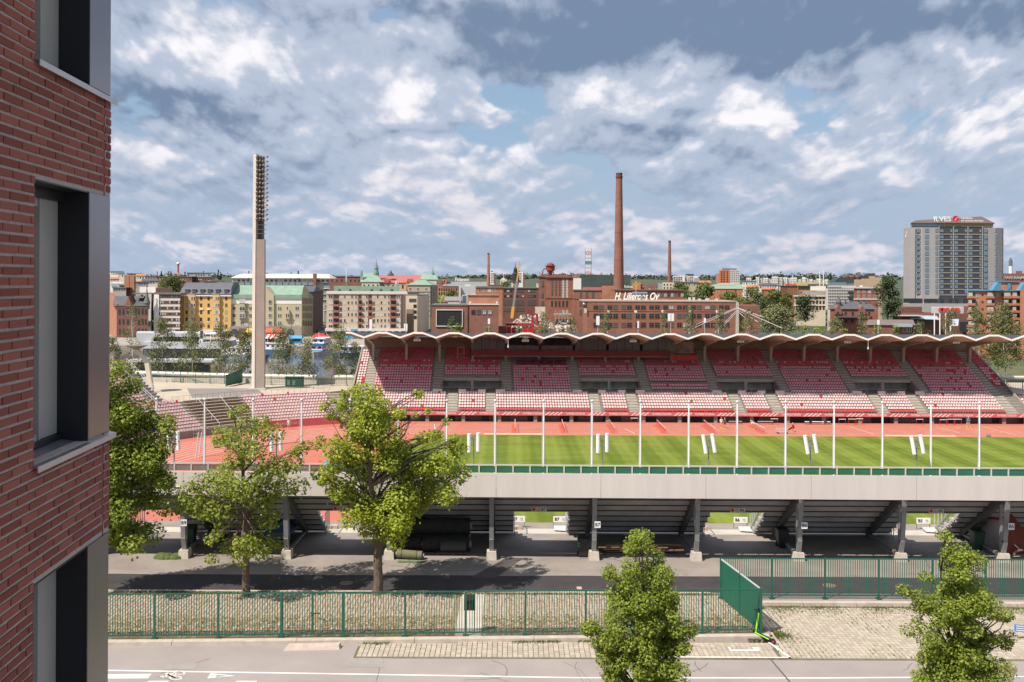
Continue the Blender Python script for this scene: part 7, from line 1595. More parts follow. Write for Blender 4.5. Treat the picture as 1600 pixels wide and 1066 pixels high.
text_part('H. Liljeroos Oy', 3.1, t, p, WHITE_SIGN, 'lettering', .12, bold=.06, shear=.35, width=13.8); b = MB(); b.bar((p.x-6.6, p.y+.25, p.z-.75), (p.x+6.6, p.y+.25, p.z-.75), .12, .12); [b.bar((p.x-6+1.7*k, p.y+.25, p.z-1.9), (p.x-6+1.7*k, p.y+.25, p.z+.2), .1, .1) for k in range(8)]; b.build('sign_frame', DARK_STEEL, t)
p = P(993.8, 469, 306); t = thing('lamp_mast', 'thin pole with a yellow green finial behind the script sign', 'pole', p); b = MB(); b.tube([p, P(993.8, 439, 306)], .08, 6); b.build('pole', PALE_STEEL, t); b = MB(); q = P(993.8, 446, 306); b.bar(q+Vector((-.8, 0, .2)), q+Vector((.8, 0, .2)), .3, .15); b.bar(q+Vector((0, 0, -.6)), q+Vector((0, 0, .3)), .3, .3); b.build('finial', mat('finial green', (.35, .50, .05), .6), t)
# promenade lamps with disc heads, bridge pylon and stays
for x in (950, 993, 1035.3, 1078, 1120.3):
    p = P(x, 530, 262); t = thing('disc_lamp', 'lamp with a round white disc head before the brick office, %s from the left' % ORD[[950, 993, 1035.3, 1078, 1120.3].index(x)], 'street lamp', (p.x, p.y, -6.6), 'disc headed street lamps along the promenade'); zt = P(x, 487, 262).z
    b = MB(); b.tube([(p.x, p.y, -6.6), (p.x, p.y, zt-.3)], .09, 8); b.build('post', DARK_STEEL, t); b = MB(); b.tube([(p.x, p.y-.12, zt), (p.x, p.y+.12, zt)], .36, 14); b.build('disc', WHITE_METAL, t); b = MB(); b.tube([(p.x, p.y-.18, zt), (p.x, p.y-.12, zt)], .12, 10); b.build('lens', GREY_STEEL, t)
t = thing('footbridge', 'concrete bridge pylon with fans of white stay cables beside the brick office', 'bridge', P(1152.5, 525, 250)); p = P(1152.5, 525, 250); zt = P(1152.5, 472.5, 250).z
b = MB(); b.hexa([(p.x-.45, p.y, -8), (p.x+.45, p.y, -8), (p.x+.45, p.y+1, -8), (p.x-.45, p.y+1, -8)], [(p.x-.28, p.y, zt), (p.x+.28, p.y, zt), (p.x+.28, p.y+.6, zt), (p.x-.28, p.y+.6, zt)]); b.build('pylon', CONC_WARM, t)
for y0, x1, y1, dd in ((480.5, 1088, 507, 12), (481.5, 1070, 519, 10), (483.5, 1117, 520, 4), (486, 1130, 510, 2), (481, 1193, 496, -6), (482, 1222, 513, -14), (484.5, 1184, 503, -4), (487, 1165, 497, -2)):
    b = MB(); b.tube([P(1152.5, y0, 250), P(x1, y1, 250+dd)], .07, 6); b.build('stay_cable', PALE_STEEL, t)
b = MB(); b.box(p.x-26, p.x+30, 248.5, 252, -5.6, -5.0); b.build('deck', CONC, t)
# --- buildings beyond the park
B = Bld('white_apartment_block', 'white modern apartment block behind the slender chimney', 1072, 900, zb=-2); B.block('wall', 1052, 1070, 431, depth=16, m=WHITEW); B.block('right_wing', 1074, 1090, 431.5, depth=16, m=WHITEW, dd=2); B.block('link', 1070, 1074, 430, depth=10, m=GREYW, dd=4); B.block('upper', 1071, 1084, 428.3, 432, 8, DGREY, dd=5); B.block('grey_side', 1084.5, 1092.5, 434, depth=14, m=GREYW, dd=.5)
for y in (433.5, 436.2, 439): B.cols([1054, 1057.5, 1061, 1064.5, 1076, 1079, 1082], [y], 2.3, 1.4, FD, None, 0, dd=-.05)
B = Bld('orange_high_rise', 'orange and pale grey high rise standing alone on the skyline', 1138, 950, zb=-2); B.block('orange_wall', 1123.5, 1139.5, 422.5, depth=14, m=mat('orange cladding', (.50, .17, .08), .8)); B.block('grey_wall', 1139.6, 1156, 422.2, depth=14, m=mat('pale cladding', (.50, .49, .49), .8), dd=.5); B.block('low_wing', 1118.5, 1123.5, 427.5, depth=12, m=mat('rose render', (.42, .22, .18), .8), dd=1); B.block('roof_house', 1128, 1151, 419.5, 422.5, 8, mat('roof glass', (.12, .18, .20), .4), dd=4)
for y in lin(425, 440, 6): B.cols([1127.5, 1131.5, 1136.5], [y], 2.2, 1.5, FD, GL_D, 0); B.cols(lin(1142, 1153.5, 5), [y-.6], 1.2, .8, FG, GL_M, 0, dd=.4)
B = Bld('orange_school', 'orange building with a green copper roof among the park trees', 1135, 610, zb=-6); B.block('wall', 1109, 1160, 451, depth=16, m=mat('orange render', (.52, .17, .06), .8, .06, .1)); B.roof(1107, 1161, 451.5, 444.5, 16, COPPER, hip=2); B.cols(lin(1116, 1156, 9), [456.5, 462.5], 2.2, 2.6, FW, None, 1); band_part(B, 'roof_rail', 1122, 1146, 442.8, 445, PALE, dd=6, th=.3)
B = Bld('cream_far_block', 'cream block at the foot of the slender chimney', 1042, 690, zb=-4); B.block('wall', 1035, 1053, 441.5, depth=12, m=CREAM); B.cols([1038, 1043, 1048], [445, 450], 1.6, 2.2, FD, None, 0)
B = Bld('brown_flats', 'brown brick flats with orange end behind the office roof', 1015, 640, zb=-4); B.block('wall', 997, 1034, 444.5, depth=12, m=BR_MID); B.block('orange_end', 988, 1001, 441, depth=10, m=mat('orange cladding', (.50, .17, .08)), dd=-2); B.block('grey_end', 1028, 1035, 443, depth=8, m=GREYW, dd=-1); B.cols(lin(1004, 1031, 6), [448, 452], 2.4, 2, FW, None, 0); 
b = MB(); p = P(982, 448, 560); t = thing('roof_sign', 'small white sign letters on a roof left of the brown flats', 'sign', p); text_part('Sokos', 1.9, t, p, WHITE_SIGN, 'lettering', .08, bold=.03, width=4.8); b.box(p.x-2.5, p.x+2.5, p.y+.2, p.y+.3, p.z-1.6, p.z-1.1); b.build('sign_frame', DARK_STEEL, t)
r = random.Random(12)
x = 1166; hk = 0
while x < 1292:                                           # white estate on the far hill
    w_ = r.uniform(9, 17); yt_ = 433.5+r.uniform(-1.5, 2)+(2 if x > 1260 else 0); d_ = 1250+r.uniform(-60, 160); 
    B = Bld('hill_apartment', 'white apartment block in the far hill row, %s from the left' % ORD[hk], x, d_, zb=-2, group='white apartment blocks on the far hill'); B.block('wall', x, x+w_*.6, yt_, depth=16, m=WHITEW); B.block('step_wing', x+w_*.6, x+w_, yt_+r.uniform(1, 2.5), depth=14, m=mat('ivory render', (.62, .58, .53), .8, .05, .1), dd=2)
    for k in range(4): B.cols(lin(x+1.6, x+w_-1.8, max(3, int(w_/2.6))), [yt_+3+2.6*k], 1.3, 1.0, FG, None, 0, mix=(.5, .4, .1))
    x += w_+r.uniform(.2, 1.5); hk += 1
B = Bld('yellow_flat_hall', 'long flat pale yellow hall under the white estate', 1265, 640, zb=-5); B.block('wall', 1239, 1290, 441, depth=18, m=mat('pale yellow', (.50, .42, .22), .8, .06, .1)); band_part(B, 'window_strip', 1262, 1290, 444, 446, GL_M, dd=-.1, th=.2)
t = thing('roof_sign', 'small red lettering on the roof left of the yellow hall', 'sign', P(1236, 444, 630)); text_part('Pakkala', 2.2, t, P(1234, 444.5, 630), RED_SIGN, 'lettering', .1, bold=.05, width=8.5)
B = Bld('orange_office', 'brown and orange office block right of the park trees', 1247, 560, zb=-6); B.block('brown_wall', 1219, 1246.5, 448, depth=16, m=mat('brown cladding', (.25, .10, .055), .8, .1, .4)); B.block('orange_wall', 1247, 1275, 447.5, depth=14, m=mat('amber cladding', (.46, .20, .06), .8, .05, .2), dd=.6); B.cols(lin(1221, 1228.5, 3), [452, 456.5, 461, 466], 1.8, 2, FD, GL_M, 0); B.cols([1251, 1257, 1263, 1270], [450.5, 456], 4.4, 2, FG, GL_B, 0, dd=.5); band_part(B, 'roof_edge', 1219, 1275, 446.5, 448, DGREY, dd=-.3, th=15)
B = Bld('ornate_cream_house', 'cream house with cornices and carved window surrounds above the square', 1265, 510, zb=-6); B.block('wall', 1241, 1290, 463.5, depth=14, m=CREAM); B.block('attic', 1254, 1290, 455.5, 463, 8, mat('attic glass', (.30, .30, .28), .5), dd=3); band_part(B, 'cornice', 1239.5, 1291, 461.5, 463.6, PALE, dd=-.7, th=1); B.cols(lin(1245, 1287, 9), [465.5], 2.4, 2.4, FB, GL_D, 0); B.cols(lin(1245, 1287, 9), [472.5, 481.5], 2.6, 5, FB, GL_D, 1); band_part(B, 'string_course', 1240, 1290.5, 477, 478, PALE, dd=-.4, th=.4); B.block('corner_tower', 1241, 1249, 459.5, 463.6, 5, SLATE); B.block('white_roof', 1266, 1290, 447.5, 454, 10, WHITEW, dd=5)
B = Bld('grid_office', 'beige concrete office with a fine window grid and glass roof storey', 1312, 470, zb=-6); B.block('wall', 1293, 1337, 446.5, depth=22, m=PALE, bpx=(1296, 1334)); B.block('glass_storey', 1294, 1322, 441, 446.5, 10, mat('roof glass', (.12, .18, .20)), dd=2); b = MB(); p0, p1 = P(1304, 441, 474), P(1334.5, 441, 474); b.prism([(p0.x-.2, 474, p0.z-.5), (p1.x, 474, p0.z-.5), (p1.x, 474, p0.z+1.8), (p1.x-1.5, 474, p0.z+2.2), (p0.x+2, 474, p0.z+2.0), (p0.x+.6, 474, p0.z+1)], (0, 8, 0)); b.build('barrel_roof', DGREY, B.t)
for y in lin(449.5, 482, 8): B.cols(lin(1295, 1335, 16), [y], 1.6, 2.2, FG, GL_M, 0)
for y in (455, 463, 471): band_part(B, 'dark_balcony', 1326, 1338, y, y+2.5, DGREY, dd=-1.2, th=1.3)
for k, x in enumerate((1321, 1331, 1340)): b = MB(); p = P(x, 433, 480); b.lathe(p, [(1.6, -1.2), (1.8, 0), (1.4, .8), (.4, 1.1)], 10); b.build('roof_fan', mat('rusty fan', (.10, .06, .05), .7), B.t)
B = Bld('tan_block', 'windowless tan block with a stepped dark roof left of the tall tree', 1356, 500, zb=-6); B.block('wall', 1334, 1378, 433.5, depth=16, m=mat('tan brick', (.42, .32, .22), .85, .08, .5)); B.block('tower', 1356.5, 1367, 428.5, 433.5, 6, mat('tan brick', (.42, .32, .22)), dd=1); band_part(B, 'roof_edge', 1334, 1357, 431.2, 433.6, DGREY, dd=-.3, th=16); band_part(B, 'roof_edge', 1356, 1367.5, 427.3, 428.8, DGREY, dd=.5, th=7)
B = Bld('red_corner_house', 'red brick corner house with pale window frames', 1352, 430, zb=-6); B.block('wall', 1334, 1372, 450.5, depth=14, m=BR_RED); B.cols([1341.5, 1350, 1358.5, 1367], [455.8, 463.5], 3, 4.2, FW, None, 1, mix=(.3, .4, .3)); B.cols([1341.5, 1350, 1358.5], [471.5], 2.6, 3.6, FD, GL_D, 1); band_part(B, 'roof_edge', 1333, 1373, 448.7, 450.8, PALE_STEEL, dd=-.5, th=15); band_part(B, 'string_course', 1334, 1372, 466.5, 468.5, CREAM, dd=-.2, th=.3); B.block('roof_box', 1343, 1348, 446, 449, 4, PALE, dd=4)
B = Bld('station_villa', 'old red brick station house with dark roof and small gables', 1332, 330, zb=-6.5); B.block('wall', 1297, 1366, 483, depth=14, m=BR_RED); B.roof(1295, 1368, 483, 471.5, 14, SLATE, hip=14); 
for x in (1309, 1346): b = MB(); b.prism([(B.X(x-5), 329.3, B.Z(489)), (B.X(x+5), 329.3, B.Z(489)), (B.X(x+5), 329.3, B.Z(482)), (B.X(x), 329.3, B.Z(474.5)), (B.X(x-5), 329.3, B.Z(482))], (0, 5, 0)); b.build('gable', BR_MID, B.t)
p = P(1310.5, 476, 333); b = MB(); b.lathe(p, [(.9, -1), (.9, .6), (1.1, .7), (.4, 1.8), (.25, 2.6), (.04, 3.2)], 8); b.build('turret', SLATE, B.t)
for x in (1321, 1344, 1353, 1359): B.block('roof_chimney', x-1.2, x+1.2, 468.5, 474, 1, BR_DARK, dd=5)
B.cols([1309, 1321.5, 1332.5, 1346, 1358], [490.5], 3, 5.6, FD, GL_D, 1, dd=-.75); B.cols([1322, 1332, 1346, 1356], [502], 3, 4.6, FD, GL_D, 1); band_part(B, 'porch_roof', 1312, 1343, 494.5, 496.5, SLATE, dd=-3, th=3); band_part(B, 'string_course', 1297, 1366, 497.5, 498.3, BR_MID, dd=-.2, th=.25)
# --- hotel
B = Bld('hotel_tower', 'tall grey hotel tower with dark centre bays and a brown roof', 1490, 560, zb=-6); HW = mat('hotel panel', (.33, .315, .325), .8, .05, .15); HD = mat('hotel dark panel', (.055, .055, .065), .5, .1, .3); HB = mat('hotel beige', (.33, .30, .28), .8)
b = MB(); A0 = [(PX(q, y_), y_) for q, y_ in ((1411.3, 572), (1421, 561), (1441, 560), (1466, 560), (1536, 560), (1557, 561), (1567.5, 564), (1563, 590), (1414, 590))]; zt = B.Z(355.5, 1490); b.prism([(x, y, -10) for x, y in A0], (0, 0, zt+10)); b.build('wall', HW, B.t)
b = MB(); b.prism([(B.X(1465.8), 559.7, -9), (B.X(1536), 559.7, -9), (B.X(1536), 560.2, -9), (B.X(1465.8), 560.2, -9)], (0, 0, zt+9)); b.build('centre_bay', HD, B.t)
rows = [360.6]+[370.4+8.63*k for k in range(11)]
B.cols([1434.8, 1448.6], rows, 5.6, 5.6, HD, GL_B, 1, dd=0); B.cols([1463.8], rows, 3.6, 5.6, HD, GL_B, 0); B.cols([1471.5, 1494, 1516.8], rows, 5.2, 4.6, HD, GL_B, 1, dd=-.35, name='window'); B.cols([1486.3, 1509, 1531.8], rows, 3.0, 4.6, HD, GL_B, 0, dd=-.35); B.cols([1539.5], rows, 6, 5.6, HD, GL_B, 1); B.cols([1555], rows, 3.6, 5.6, HD, GL_B, 0, dd=.9); B.cols([1564], rows, 3.6, 5.6, HD, GL_B, 0, dd=3.3)
for y in rows[1:]+[rows[-1]+8.6]: band_part(B, 'floor_band', 1466, 1536, y-4.8, y-3.6, HB, dd=-.55, th=.3)
for x in (1467, 1489.6, 1512.2, 1535): band_part(B, 'pilaster', x-.55, x+.55, 354, 466, HB, dd=-.65, th=.4)
for x in (1429.5, 1442.5): band_part(B, 'groove', x-.3, x+.3, 356, 466, HB, dd=-.05+.0, th=.3)
band_part(B, 'base_glazing', 1412, 1441, 466.5, 473.5, GL_D, dd=-.4, th=.4); band_part(B, 'base_glazing', 1444, 1465, 467, 473, GL_D, dd=-.4, th=.4); B.cols([1472, 1485, 1495, 1508], [470], 5, 5.5, HD, GL_D, 1, dd=-.4); B.block('podium', 1411, 1520, 474.5, depth=10, m=HW, dd=-3)
b = MB(); zr0, zr1 = B.Z(354, 1490), B.Z(348.5, 1490); b.prism([(B.X(1425), 562, zr0), (B.X(1554), 562, zr0), (B.X(1554)+8, 582, zr0), (B.X(1425)+8, 582, zr0)], (0, 0, zr1-zr0)); b.build('roof_storey', mat('tower glazing', (.22, .30, .33), .3), B.t); b = MB(); b.box(B.X(1474), B.X(1553), 561.7, 562, zr0, zr1); b.build('roof_storey_wall', mat('olive trim', (.30, .25, .15), .7), B.t)
b = MB(); z2 = B.Z(337, 1490); b.add([(B.X(1423.5), 560.8, zr1), (B.X(1555.5), 560.8, zr1), (B.X(1555.5)+9, 584, zr1), (B.X(1423.5)+9, 584, zr1), (B.X(1437), 566, B.Z(340.5)), (B.X(1541), 566, z2), (B.X(1541)+6, 580, z2), (B.X(1437)+6, 580, B.Z(340.5))], [(0, 1, 5, 4), (1, 2, 6, 5), (2, 3, 7, 6), (3, 0, 4, 7), (4, 5, 6, 7), (3, 2, 1, 0)]); b.build('roof', mat('hotel roof', (.125, .085, .08), .7, .08, .4), B.t)
t = thing('hotel_sign', 'white lettering with a red round emblem on the hotel roof', 'sign', P(1500, 348, 559)); p = P(1472.3, 342.6, 559.2); text_part('ILVES', 3.9, t, p, WHITE_SIGN, 'lettering', .15, bold=.05, width=9.6); p = P(1493.4, 341.8, 559.0); b = MB(); b.tube([p, p+Vector((0, .2, 0))], 1.72, 22); em = b.build('emblem', mat('emblem red', (.62, .01, .04), .5), t); b = MB(); b.add([p+Vector((x_, -.03, z_)) for x_, z_ in ((-1.2, -.95), (-.1, -.45), (.1, .2), (.9, .9), (1.2, .95), (.35, .1), (.25, -.5), (-.3, -.9))], [(0, 1, 6, 7), (1, 2, 5, 6), (2, 3, 4, 5)]); b.build('emblem_swirl', WHITE_SIGN, em)
text_part('ORIGINAL', 1.1, t, P(1511, 341.3, 559.2), WHITE_SIGN, 'lettering', .08, bold=.02, width=6.6); text_part('BY SOKOS HOTELS', 1.1, t, P(1519, 345.3, 559.2), WHITE_SIGN, 'lettering', .08, bold=.02, width=12.2)
b = MB(); p = P(1413.8, 368, 570); 
for q in ((-.2, 1.6, .5), (-.5, -.3, .35), (.4, -.3, .35), (-.1, .5, .35)): b.bar(p+Vector((q[0]*1.3, -3.0, q[1]-.8)), p+Vector((q[0], -3.0, q[1]+.7)), q[2], .2)
b.build('side_emblem', WHITE_SIGN, t)
# --- shopping centre and orange flats at the right
B = Bld('shopping_centre', 'low red brick shopping centre with glass roofs below the hotel', 1460, 400, zb=-6.5); B.block('wall', 1395, 1515, 490, depth=20, m=BR_DARK); B.block('upper_brick', 1406, 1440, 480, 490, 10, BR_DARK, dd=6); B.block('glass_front', 1455, 1506, 480.3, 491, 8, mat('white glazing', (.50, .50, .50), .4, .1, .5), dd=4); B.block('brick_end', 1506, 1516, 479, depth=10, m=BR_MID, dd=3)
for x in (1470, 1474, 1480.5, 1489, 1496.5): b = MB(); p = P(x, 484, 403.6); b.tube([p, p+Vector((0, .25, 0))], .9, 12); b.build('red_roundel', mat('roundel red', (.55, .06, .05), .6), B.t)
b = MB(); p0, p1 = P(1423, 492, 396), P(1468, 492, 396); b.add([(p0.x, 396, p0.z-1.4), (p1.x, 396, p0.z-1.8), (p1.x+.8, 402, p0.z+.2), (p0.x, 402, p0.z+.2), (p0.x, 396, p0.z-1.6), (p1.x, 396, p0.z-2.0), (p1.x+.8, 402, p0.z), (p0.x, 402, p0.z)], [(0, 1, 2, 3), (7, 6, 5, 4), (0, 4, 5, 1), (1, 5, 6, 2)]); b.build('glass_canopy', mat('sky glass', (.35, .42, .48), .12), B.t); band_part(B, 'long_canopy', 1398, 1445, 493, 494.2, PALE_STEEL, dd=-6, th=6)
B.cols(lin(1418, 1452, 7), [502], 3.6, 6, FD, GL_D, 0); band_part(B, 'dark_glazing', 1500, 1515, 503, 520, GL_D, dd=-2, th=.4); b = MB(); p = P(1494, 503, 392); b.add([p+Vector(v) for v in ((-2.2, 0, -1.6), (.8, 0, -1.6), (2.4, 3, 1.0), (-1, 3, 1.0))], [(0, 1, 2, 3)]); b.build('skylight', mat('sky glass', (.35, .42, .48)), B.t)
B = Bld('low_pavilion', 'low brown roofed pavilion with a skylight strip behind the stand roof', 1410, 300, zb=-6.5); B.block('wall', 1356, 1425, 508, depth=14, m=BR_MID); B.roof(1354, 1428, 508, 499.5, 14, mat('brown roof', (.16, .125, .12), .8, .1, .5), hip=3); band_part(B, 'skylight_strip', 1398, 1426, 506, 511, mat('sky glass', (.35, .42, .48)), dd=-1.2, th=1); B.cols([1414, 1421], [515], 5, 7, FW, GL_D, 1)
for x, d_ in ((1460, 300), (1468.5, 300), (1477.5, 302), (1485, 280)): p = P(x, 522, d_); t = thing('white_mast', 'white mast before the shopping centre, %s from the left' % ORD[[1460, 1468.5, 1477.5, 1485].index(x)], 'mast', (p.x, p.y, -6.6), 'white masts before the shopping centre'); b = MB(); b.tube([(p.x, p.y, -6.6), (p.x, p.y, P(x, 490 if x < 1480 else 507, d_).z)], .16, 8); b.build('shaft', WHITE_METAL, t); b = MB(); b.lathe((p.x, p.y, -6.6), [(.4, 0), (.4, .3), (.2, .4)], 8); b.build('foot', CONC, t)
OF = brick_mat('flats orange', (.44, .15, .075), (.52, .185, .10), (.42, .3, .22)); B = Bld('orange_flats', 'bright orange brick flats with glazed balconies at the right edge', 1556, 290, zb=-6.5)
B.block('wall', 1513, 1626, 454.5, depth=16, m=OF); B.block('upper_storey', 1560, 1592, 440.5, 454.5, 8, OF, dd=3); band_part(B, 'blue_eaves', 1512, 1626, 453, 455, mat('blue trim', (.08, .24, .36), .6), dd=-.5, th=2); band_part(B, 'blue_eaves', 1559, 1594, 439, 440.8, mat('blue trim', (.08, .24, .36)), dd=2.6, th=8); B.block('pier', 1594, 1612, 452, depth=4, m=OF, dd=-4)
rows = [460.5, 471.8, 483, 494.5, 505.5, 516.5, 528, 539]
for y in rows:
    for x0, x1 in ((1513.5, 1523.5), (1543, 1553.5), (1569, 1580), (1582.5, 1593)):
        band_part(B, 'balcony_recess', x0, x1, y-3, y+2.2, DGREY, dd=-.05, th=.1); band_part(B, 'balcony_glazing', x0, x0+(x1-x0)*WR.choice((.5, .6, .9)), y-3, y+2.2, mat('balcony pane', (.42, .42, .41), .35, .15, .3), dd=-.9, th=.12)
        band_part(B, 'balcony', x0-.5, x1+.5, y+2.2, y+5.8, OF, dd=-1.05, th=.9)
    B.cols([1527, 1557.5], [y+1], 2.4, 5, FW, None, 1); B.cols([1535, 1566], [y], 2.2, 1.6, FD, GL_D, 0)
for x in (1558, 1600): b = MB(); p = P(x, 451, 288); b.prism([(p.x-1.4, p.y, p.z-.6), (p.x+1.2, p.y, p.z-.6), (p.x+1.2, p.y, p.z+1.6), (p.x+.2, p.y, p.z+1.8)], (0, 2, 0)); b.build('roof_dormer', mat('blue trim', (.08, .24, .36)), B.t)
B.block('stair_glass', 1574.5, 1579, 443, 452, 1, mat('blue trim', (.08, .24, .36)), dd=2.5)
B = Bld('rose_block', 'reddish brown building with a small roof sign right of the hotel', 1590, 640, zb=-6); B.block('wall', 1567, 1632, 427.5, depth=16, m=mat('rose cladding', (.24, .10, .085), .8, .1, .3)); B.block('roof_house', 1587, 1597, 423.5, 427.5, 6, mat('rose cladding', (.24, .10, .085)), dd=2); text_part('TAYS KAUPPI', 2.2, B.t, P(1586, 434.3, 639.5), mat('sign mint', (.45, .55, .48), .6), 'lettering', .08, bold=.03, width=14)
# --- jumble of roofs at the far left and along the skyline
ROOFS = [(172, 186, 436, 560, PALE, 'slanted'), (172, 192, 441, 530, WHITEW, 'glass'), (176, 197, 450, 470, GREYW, 'flat'), (198, 213, 428, 720, mat('olive render', (.41, .37, .25)), 'flat'), (213, 226, 431, 700, CREAM, 'pitched'), (226, 243, 432, 690, GREYW, 'flat'), (244, 300, 433, 760, BR_MID, 'flat'), (300, 336, 433.5, 770, BR_MID, 'flat'), (292, 329, 427, 780, mat('blue grey sheet', (.28, .33, .36), .6), 'hall'), (318, 338, 440, 470, DGREY, 'flat'), (208, 232, 441, 500, GREYW, 'flat'), (222, 246, 439, 520, PALE, 'pitched'), (330, 362, 442.5, 480, WHITEW, 'flat'), (186, 200, 446, 480, BR_RED, 'chimneys'), (172, 184, 425, 900, WHITEW, 'flat'), (184, 194, 428, 880, PALE, 'pitched'), (690, 730, 443.5, 760, GREYW, 'flat'), (838, 853, 441, 900, PALE, 'flat'), (1092, 1110, 442, 760, CREAM, 'pitched'), (1160, 1182, 440, 820, WHITEW, 'flat'), (1166, 1186, 449, 620, CREAM, 'pitched'), (1186, 1214, 446, 700, WHITEW, 'pitched'), (1190, 1212, 452.5, 560, mat('orange tile', (.45, .15, .07), .8), 'pitched'), (1053, 1092, 441.5, 640, mat('olive render', (.41, .37, .25)), 'flat'), (1278, 1298, 446, 720, PALE, 'flat')]
adj = {'slanted': 'pale house with a sloping roof', 'glass': 'white house with a glazed roof storey', 'flat': 'flat roofed block', 'pitched': 'small house with a pitched roof', 'hall': 'blue grey hall', 'chimneys': 'brick house with twin chimneys'}
SEEN = {}
for i, (a, c, y, d_, m_, kind) in enumerate(ROOFS):
    tone = m_.name.split()[0]; side_ = 'at the left beyond the school' if c < 240 else 'behind the yellow house' if c < 365 else 'behind the factory chimney' if c < 900 else 'below the white estate'
    lab_ = '%s in %s %s' % (adj[kind], {'brick mid': 'brown brick', 'brick red': 'red brick'}.get(m_.name, m_.name), side_)
    if lab_ in SEEN: lab_ += ', %s' % ('nearer' if d_ < SEEN[lab_] else 'farther')
    SEEN[lab_] = d_
    B = Bld('town_house', lab_, (a+c)/2, d_, zb=-6)
    B.block('wall', a, c, y, depth=12, m=m_)
    if kind in ('pitched', 'slanted'): B.roof(a-.5, c+.5, y, y-3.2, 12, SLATE if i % 2 else mat('orange tile', (.45, .15, .07)), hip=1.5)
    elif kind == 'glass': B.block('glazed_storey', a+2, c-1, y+2, y+7, 2, mat('roof glass pale', (.30, .36, .40), .25), dd=-1)
    else: band_part(B, 'roof_edge', a-.4, c+.4, y-1, y+.2, FELT, dd=-.4, th=13)
    if kind == 'chimneys':
        for x in (198, 206): b = MB(); p = P(x, 446, d_-4); b.box(p.x-1.1, p.x+1.1, p.y, p.y+2, p.z-8, p.z+4.6); b.build('chimney', BR_OR, B.t)
    else: B.block('roof_box', a+(c-a)*.3, a+(c-a)*.55, y-1.8, y, 4, GREYW, dd=4)
    B.cols(lin(a+2.5, c-2.5, max(2, int((c-a)/4))), [y+3.2], 1.9, 2, FG, None, 0)
# amusement tower, skyline masts
p = P(278.5, 434, 1500); t = thing('drop_tower', 'red and yellow amusement drop tower on the far skyline', 'tower', p); b = MB(); b.bar(p, P(278.5, 426, 1500), 2.2, 2.2); b.build('lower_shaft', mat('tower yellow', (.60, .30, .05), .6), t); b = MB(); b.bar(P(278.5, 426, 1500), P(278.5, 414, 1500), 1.9, 1.9); b.build('upper_shaft', mat('tower crimson', (.40, .03, .08), .6), t); b = MB(); b.lathe(P(278.5, 412.5, 1500), [(1.2, -1.8), (2.8, -.8), (3, .5), (2.2, 2), (.8, 2.8)], 14); b.build('head', mat('tower head', (.62, .50, .50), .5), t)
for s in (-1, 1): b = MB(); b.tube([P(278.5, 428, 1500), P(278.5+s*4, 428.6, 1500), P(278.5+s*9, 430.5, 1500)], .5, 6); b.build('ride_arm', mat('tower crimson', (.40, .03, .08)), t)
for x, y0, y1, d_ in ((1281, 460, 424, 560), (1286.5, 460, 424, 560), (541, 440, 419.5, 620), (247, 435, 420, 900)): p = P(x, y0, d_); t = thing('antenna_pole', 'thin pale antenna pole on the roofs, %s' % {1281: 'left of a pair right of the estate', 1286.5: 'right of a pair by the grid office', 541: 'on the brick gables', 247: 'at the far left skyline'}[x], 'pole', p); b = MB(); b.tube([p, P(x, y1, d_)], .22, 6); b.build('pole', WHITE_METAL, t); b = MB(); q = P(x, y1+3, d_); b.bar(q+Vector((-.6, 0, 0)), q+Vector((.6, 0, 0)), .12, .12); b.build('crossarm', GREY_STEEL, t)
b = MB(); 
p = P(1290.5, 460, 500); t = thing('vertical_sign', 'narrow dark blue upright sign on the grid office corner', 'sign', p); b.box(p.x-.75, p.x+.75, p.y-24, p.y-23.5, p.z-1.5, p.z+1.8+1); b.build('plate', mat('sign navy', (.03, .05, .14), .5), t); text_part('S', 1.6, t, (p.x, p.y-24.05, p.z+1.2), WHITE_SIGN, 'lettering', .02)

# ------------------------------------------------------------------ harbour: restaurant, boats, kiosks, cars
B = Bld('harbour_restaurant', 'long white two storey harbour restaurant with curved decks', 280, 282, zb=-10)
DK = mat('deck band', (.42, .43, .45), .6, .08, .3); B.block('left_block', 213, 240, 520.5, 537, 10, DK); B.block('upper_glazing', 239, 312, 526.5, 535, 8, DGREY, dd=1); band_part(B, 'upper_roof', 238, 318, 521, 526.6, DK, dd=-.6, th=12)
band_part(B, 'terrace_band', 222, 348, 535, 545, DK, dd=-2.5, th=14); band_part(B, 'roof_terrace', 314, 340, 521.5, 522.5, WHITE_METAL, dd=0, th=8)
for x in (314, 321, 329, 338): B.block('terrace_post', x-.3, x+.3, 522.5, 535, .3, WHITE_METAL, dd=0)
B.block('ground_glazing', 224, 345, 545, 559, 9, mat('dark glazing', (.035, .04, .042), .3, .2, .4), dd=0); band_part(B, 'lower_deck', 200, 332, 563, 566.5, DK, dd=-9, th=16); B.block('piles', 205, 330, 566.5, None, 12, mat('quay stone', (.20, .19, .18), .9, .3, .5), dd=-6)
band_part(B, 'stack', 312.8, 315.6, 517, 535, DGREY, dd=-.8, th=1.2); band_part(B, 'white_cabinet', 311, 316.5, 529.5, 534.5, WHITEW, dd=-1.4, th=1)
b = MB(); p, q = P(322, 569, 276), P(340, 558, 276); b.hexa([(p.x, 274, p.z), (q.x+1, 274, p.z), (q.x+1, 279, p.z), (p.x, 279, p.z)], [(p.x, 274, p.z+.3), (q.x+1, 274, q.z), (q.x+1, 279, q.z), (p.x, 279, p.z+.3)]); b.build('ramp', DK, B.t)
B.cols(lin(247, 306, 11), [530.7], 4, 6.5, FD, GL_M, 0, dd=.9); B.cols(lin(229, 342, 16), [552], 5, 10, FG, GL_M, 0, dd=-.05)
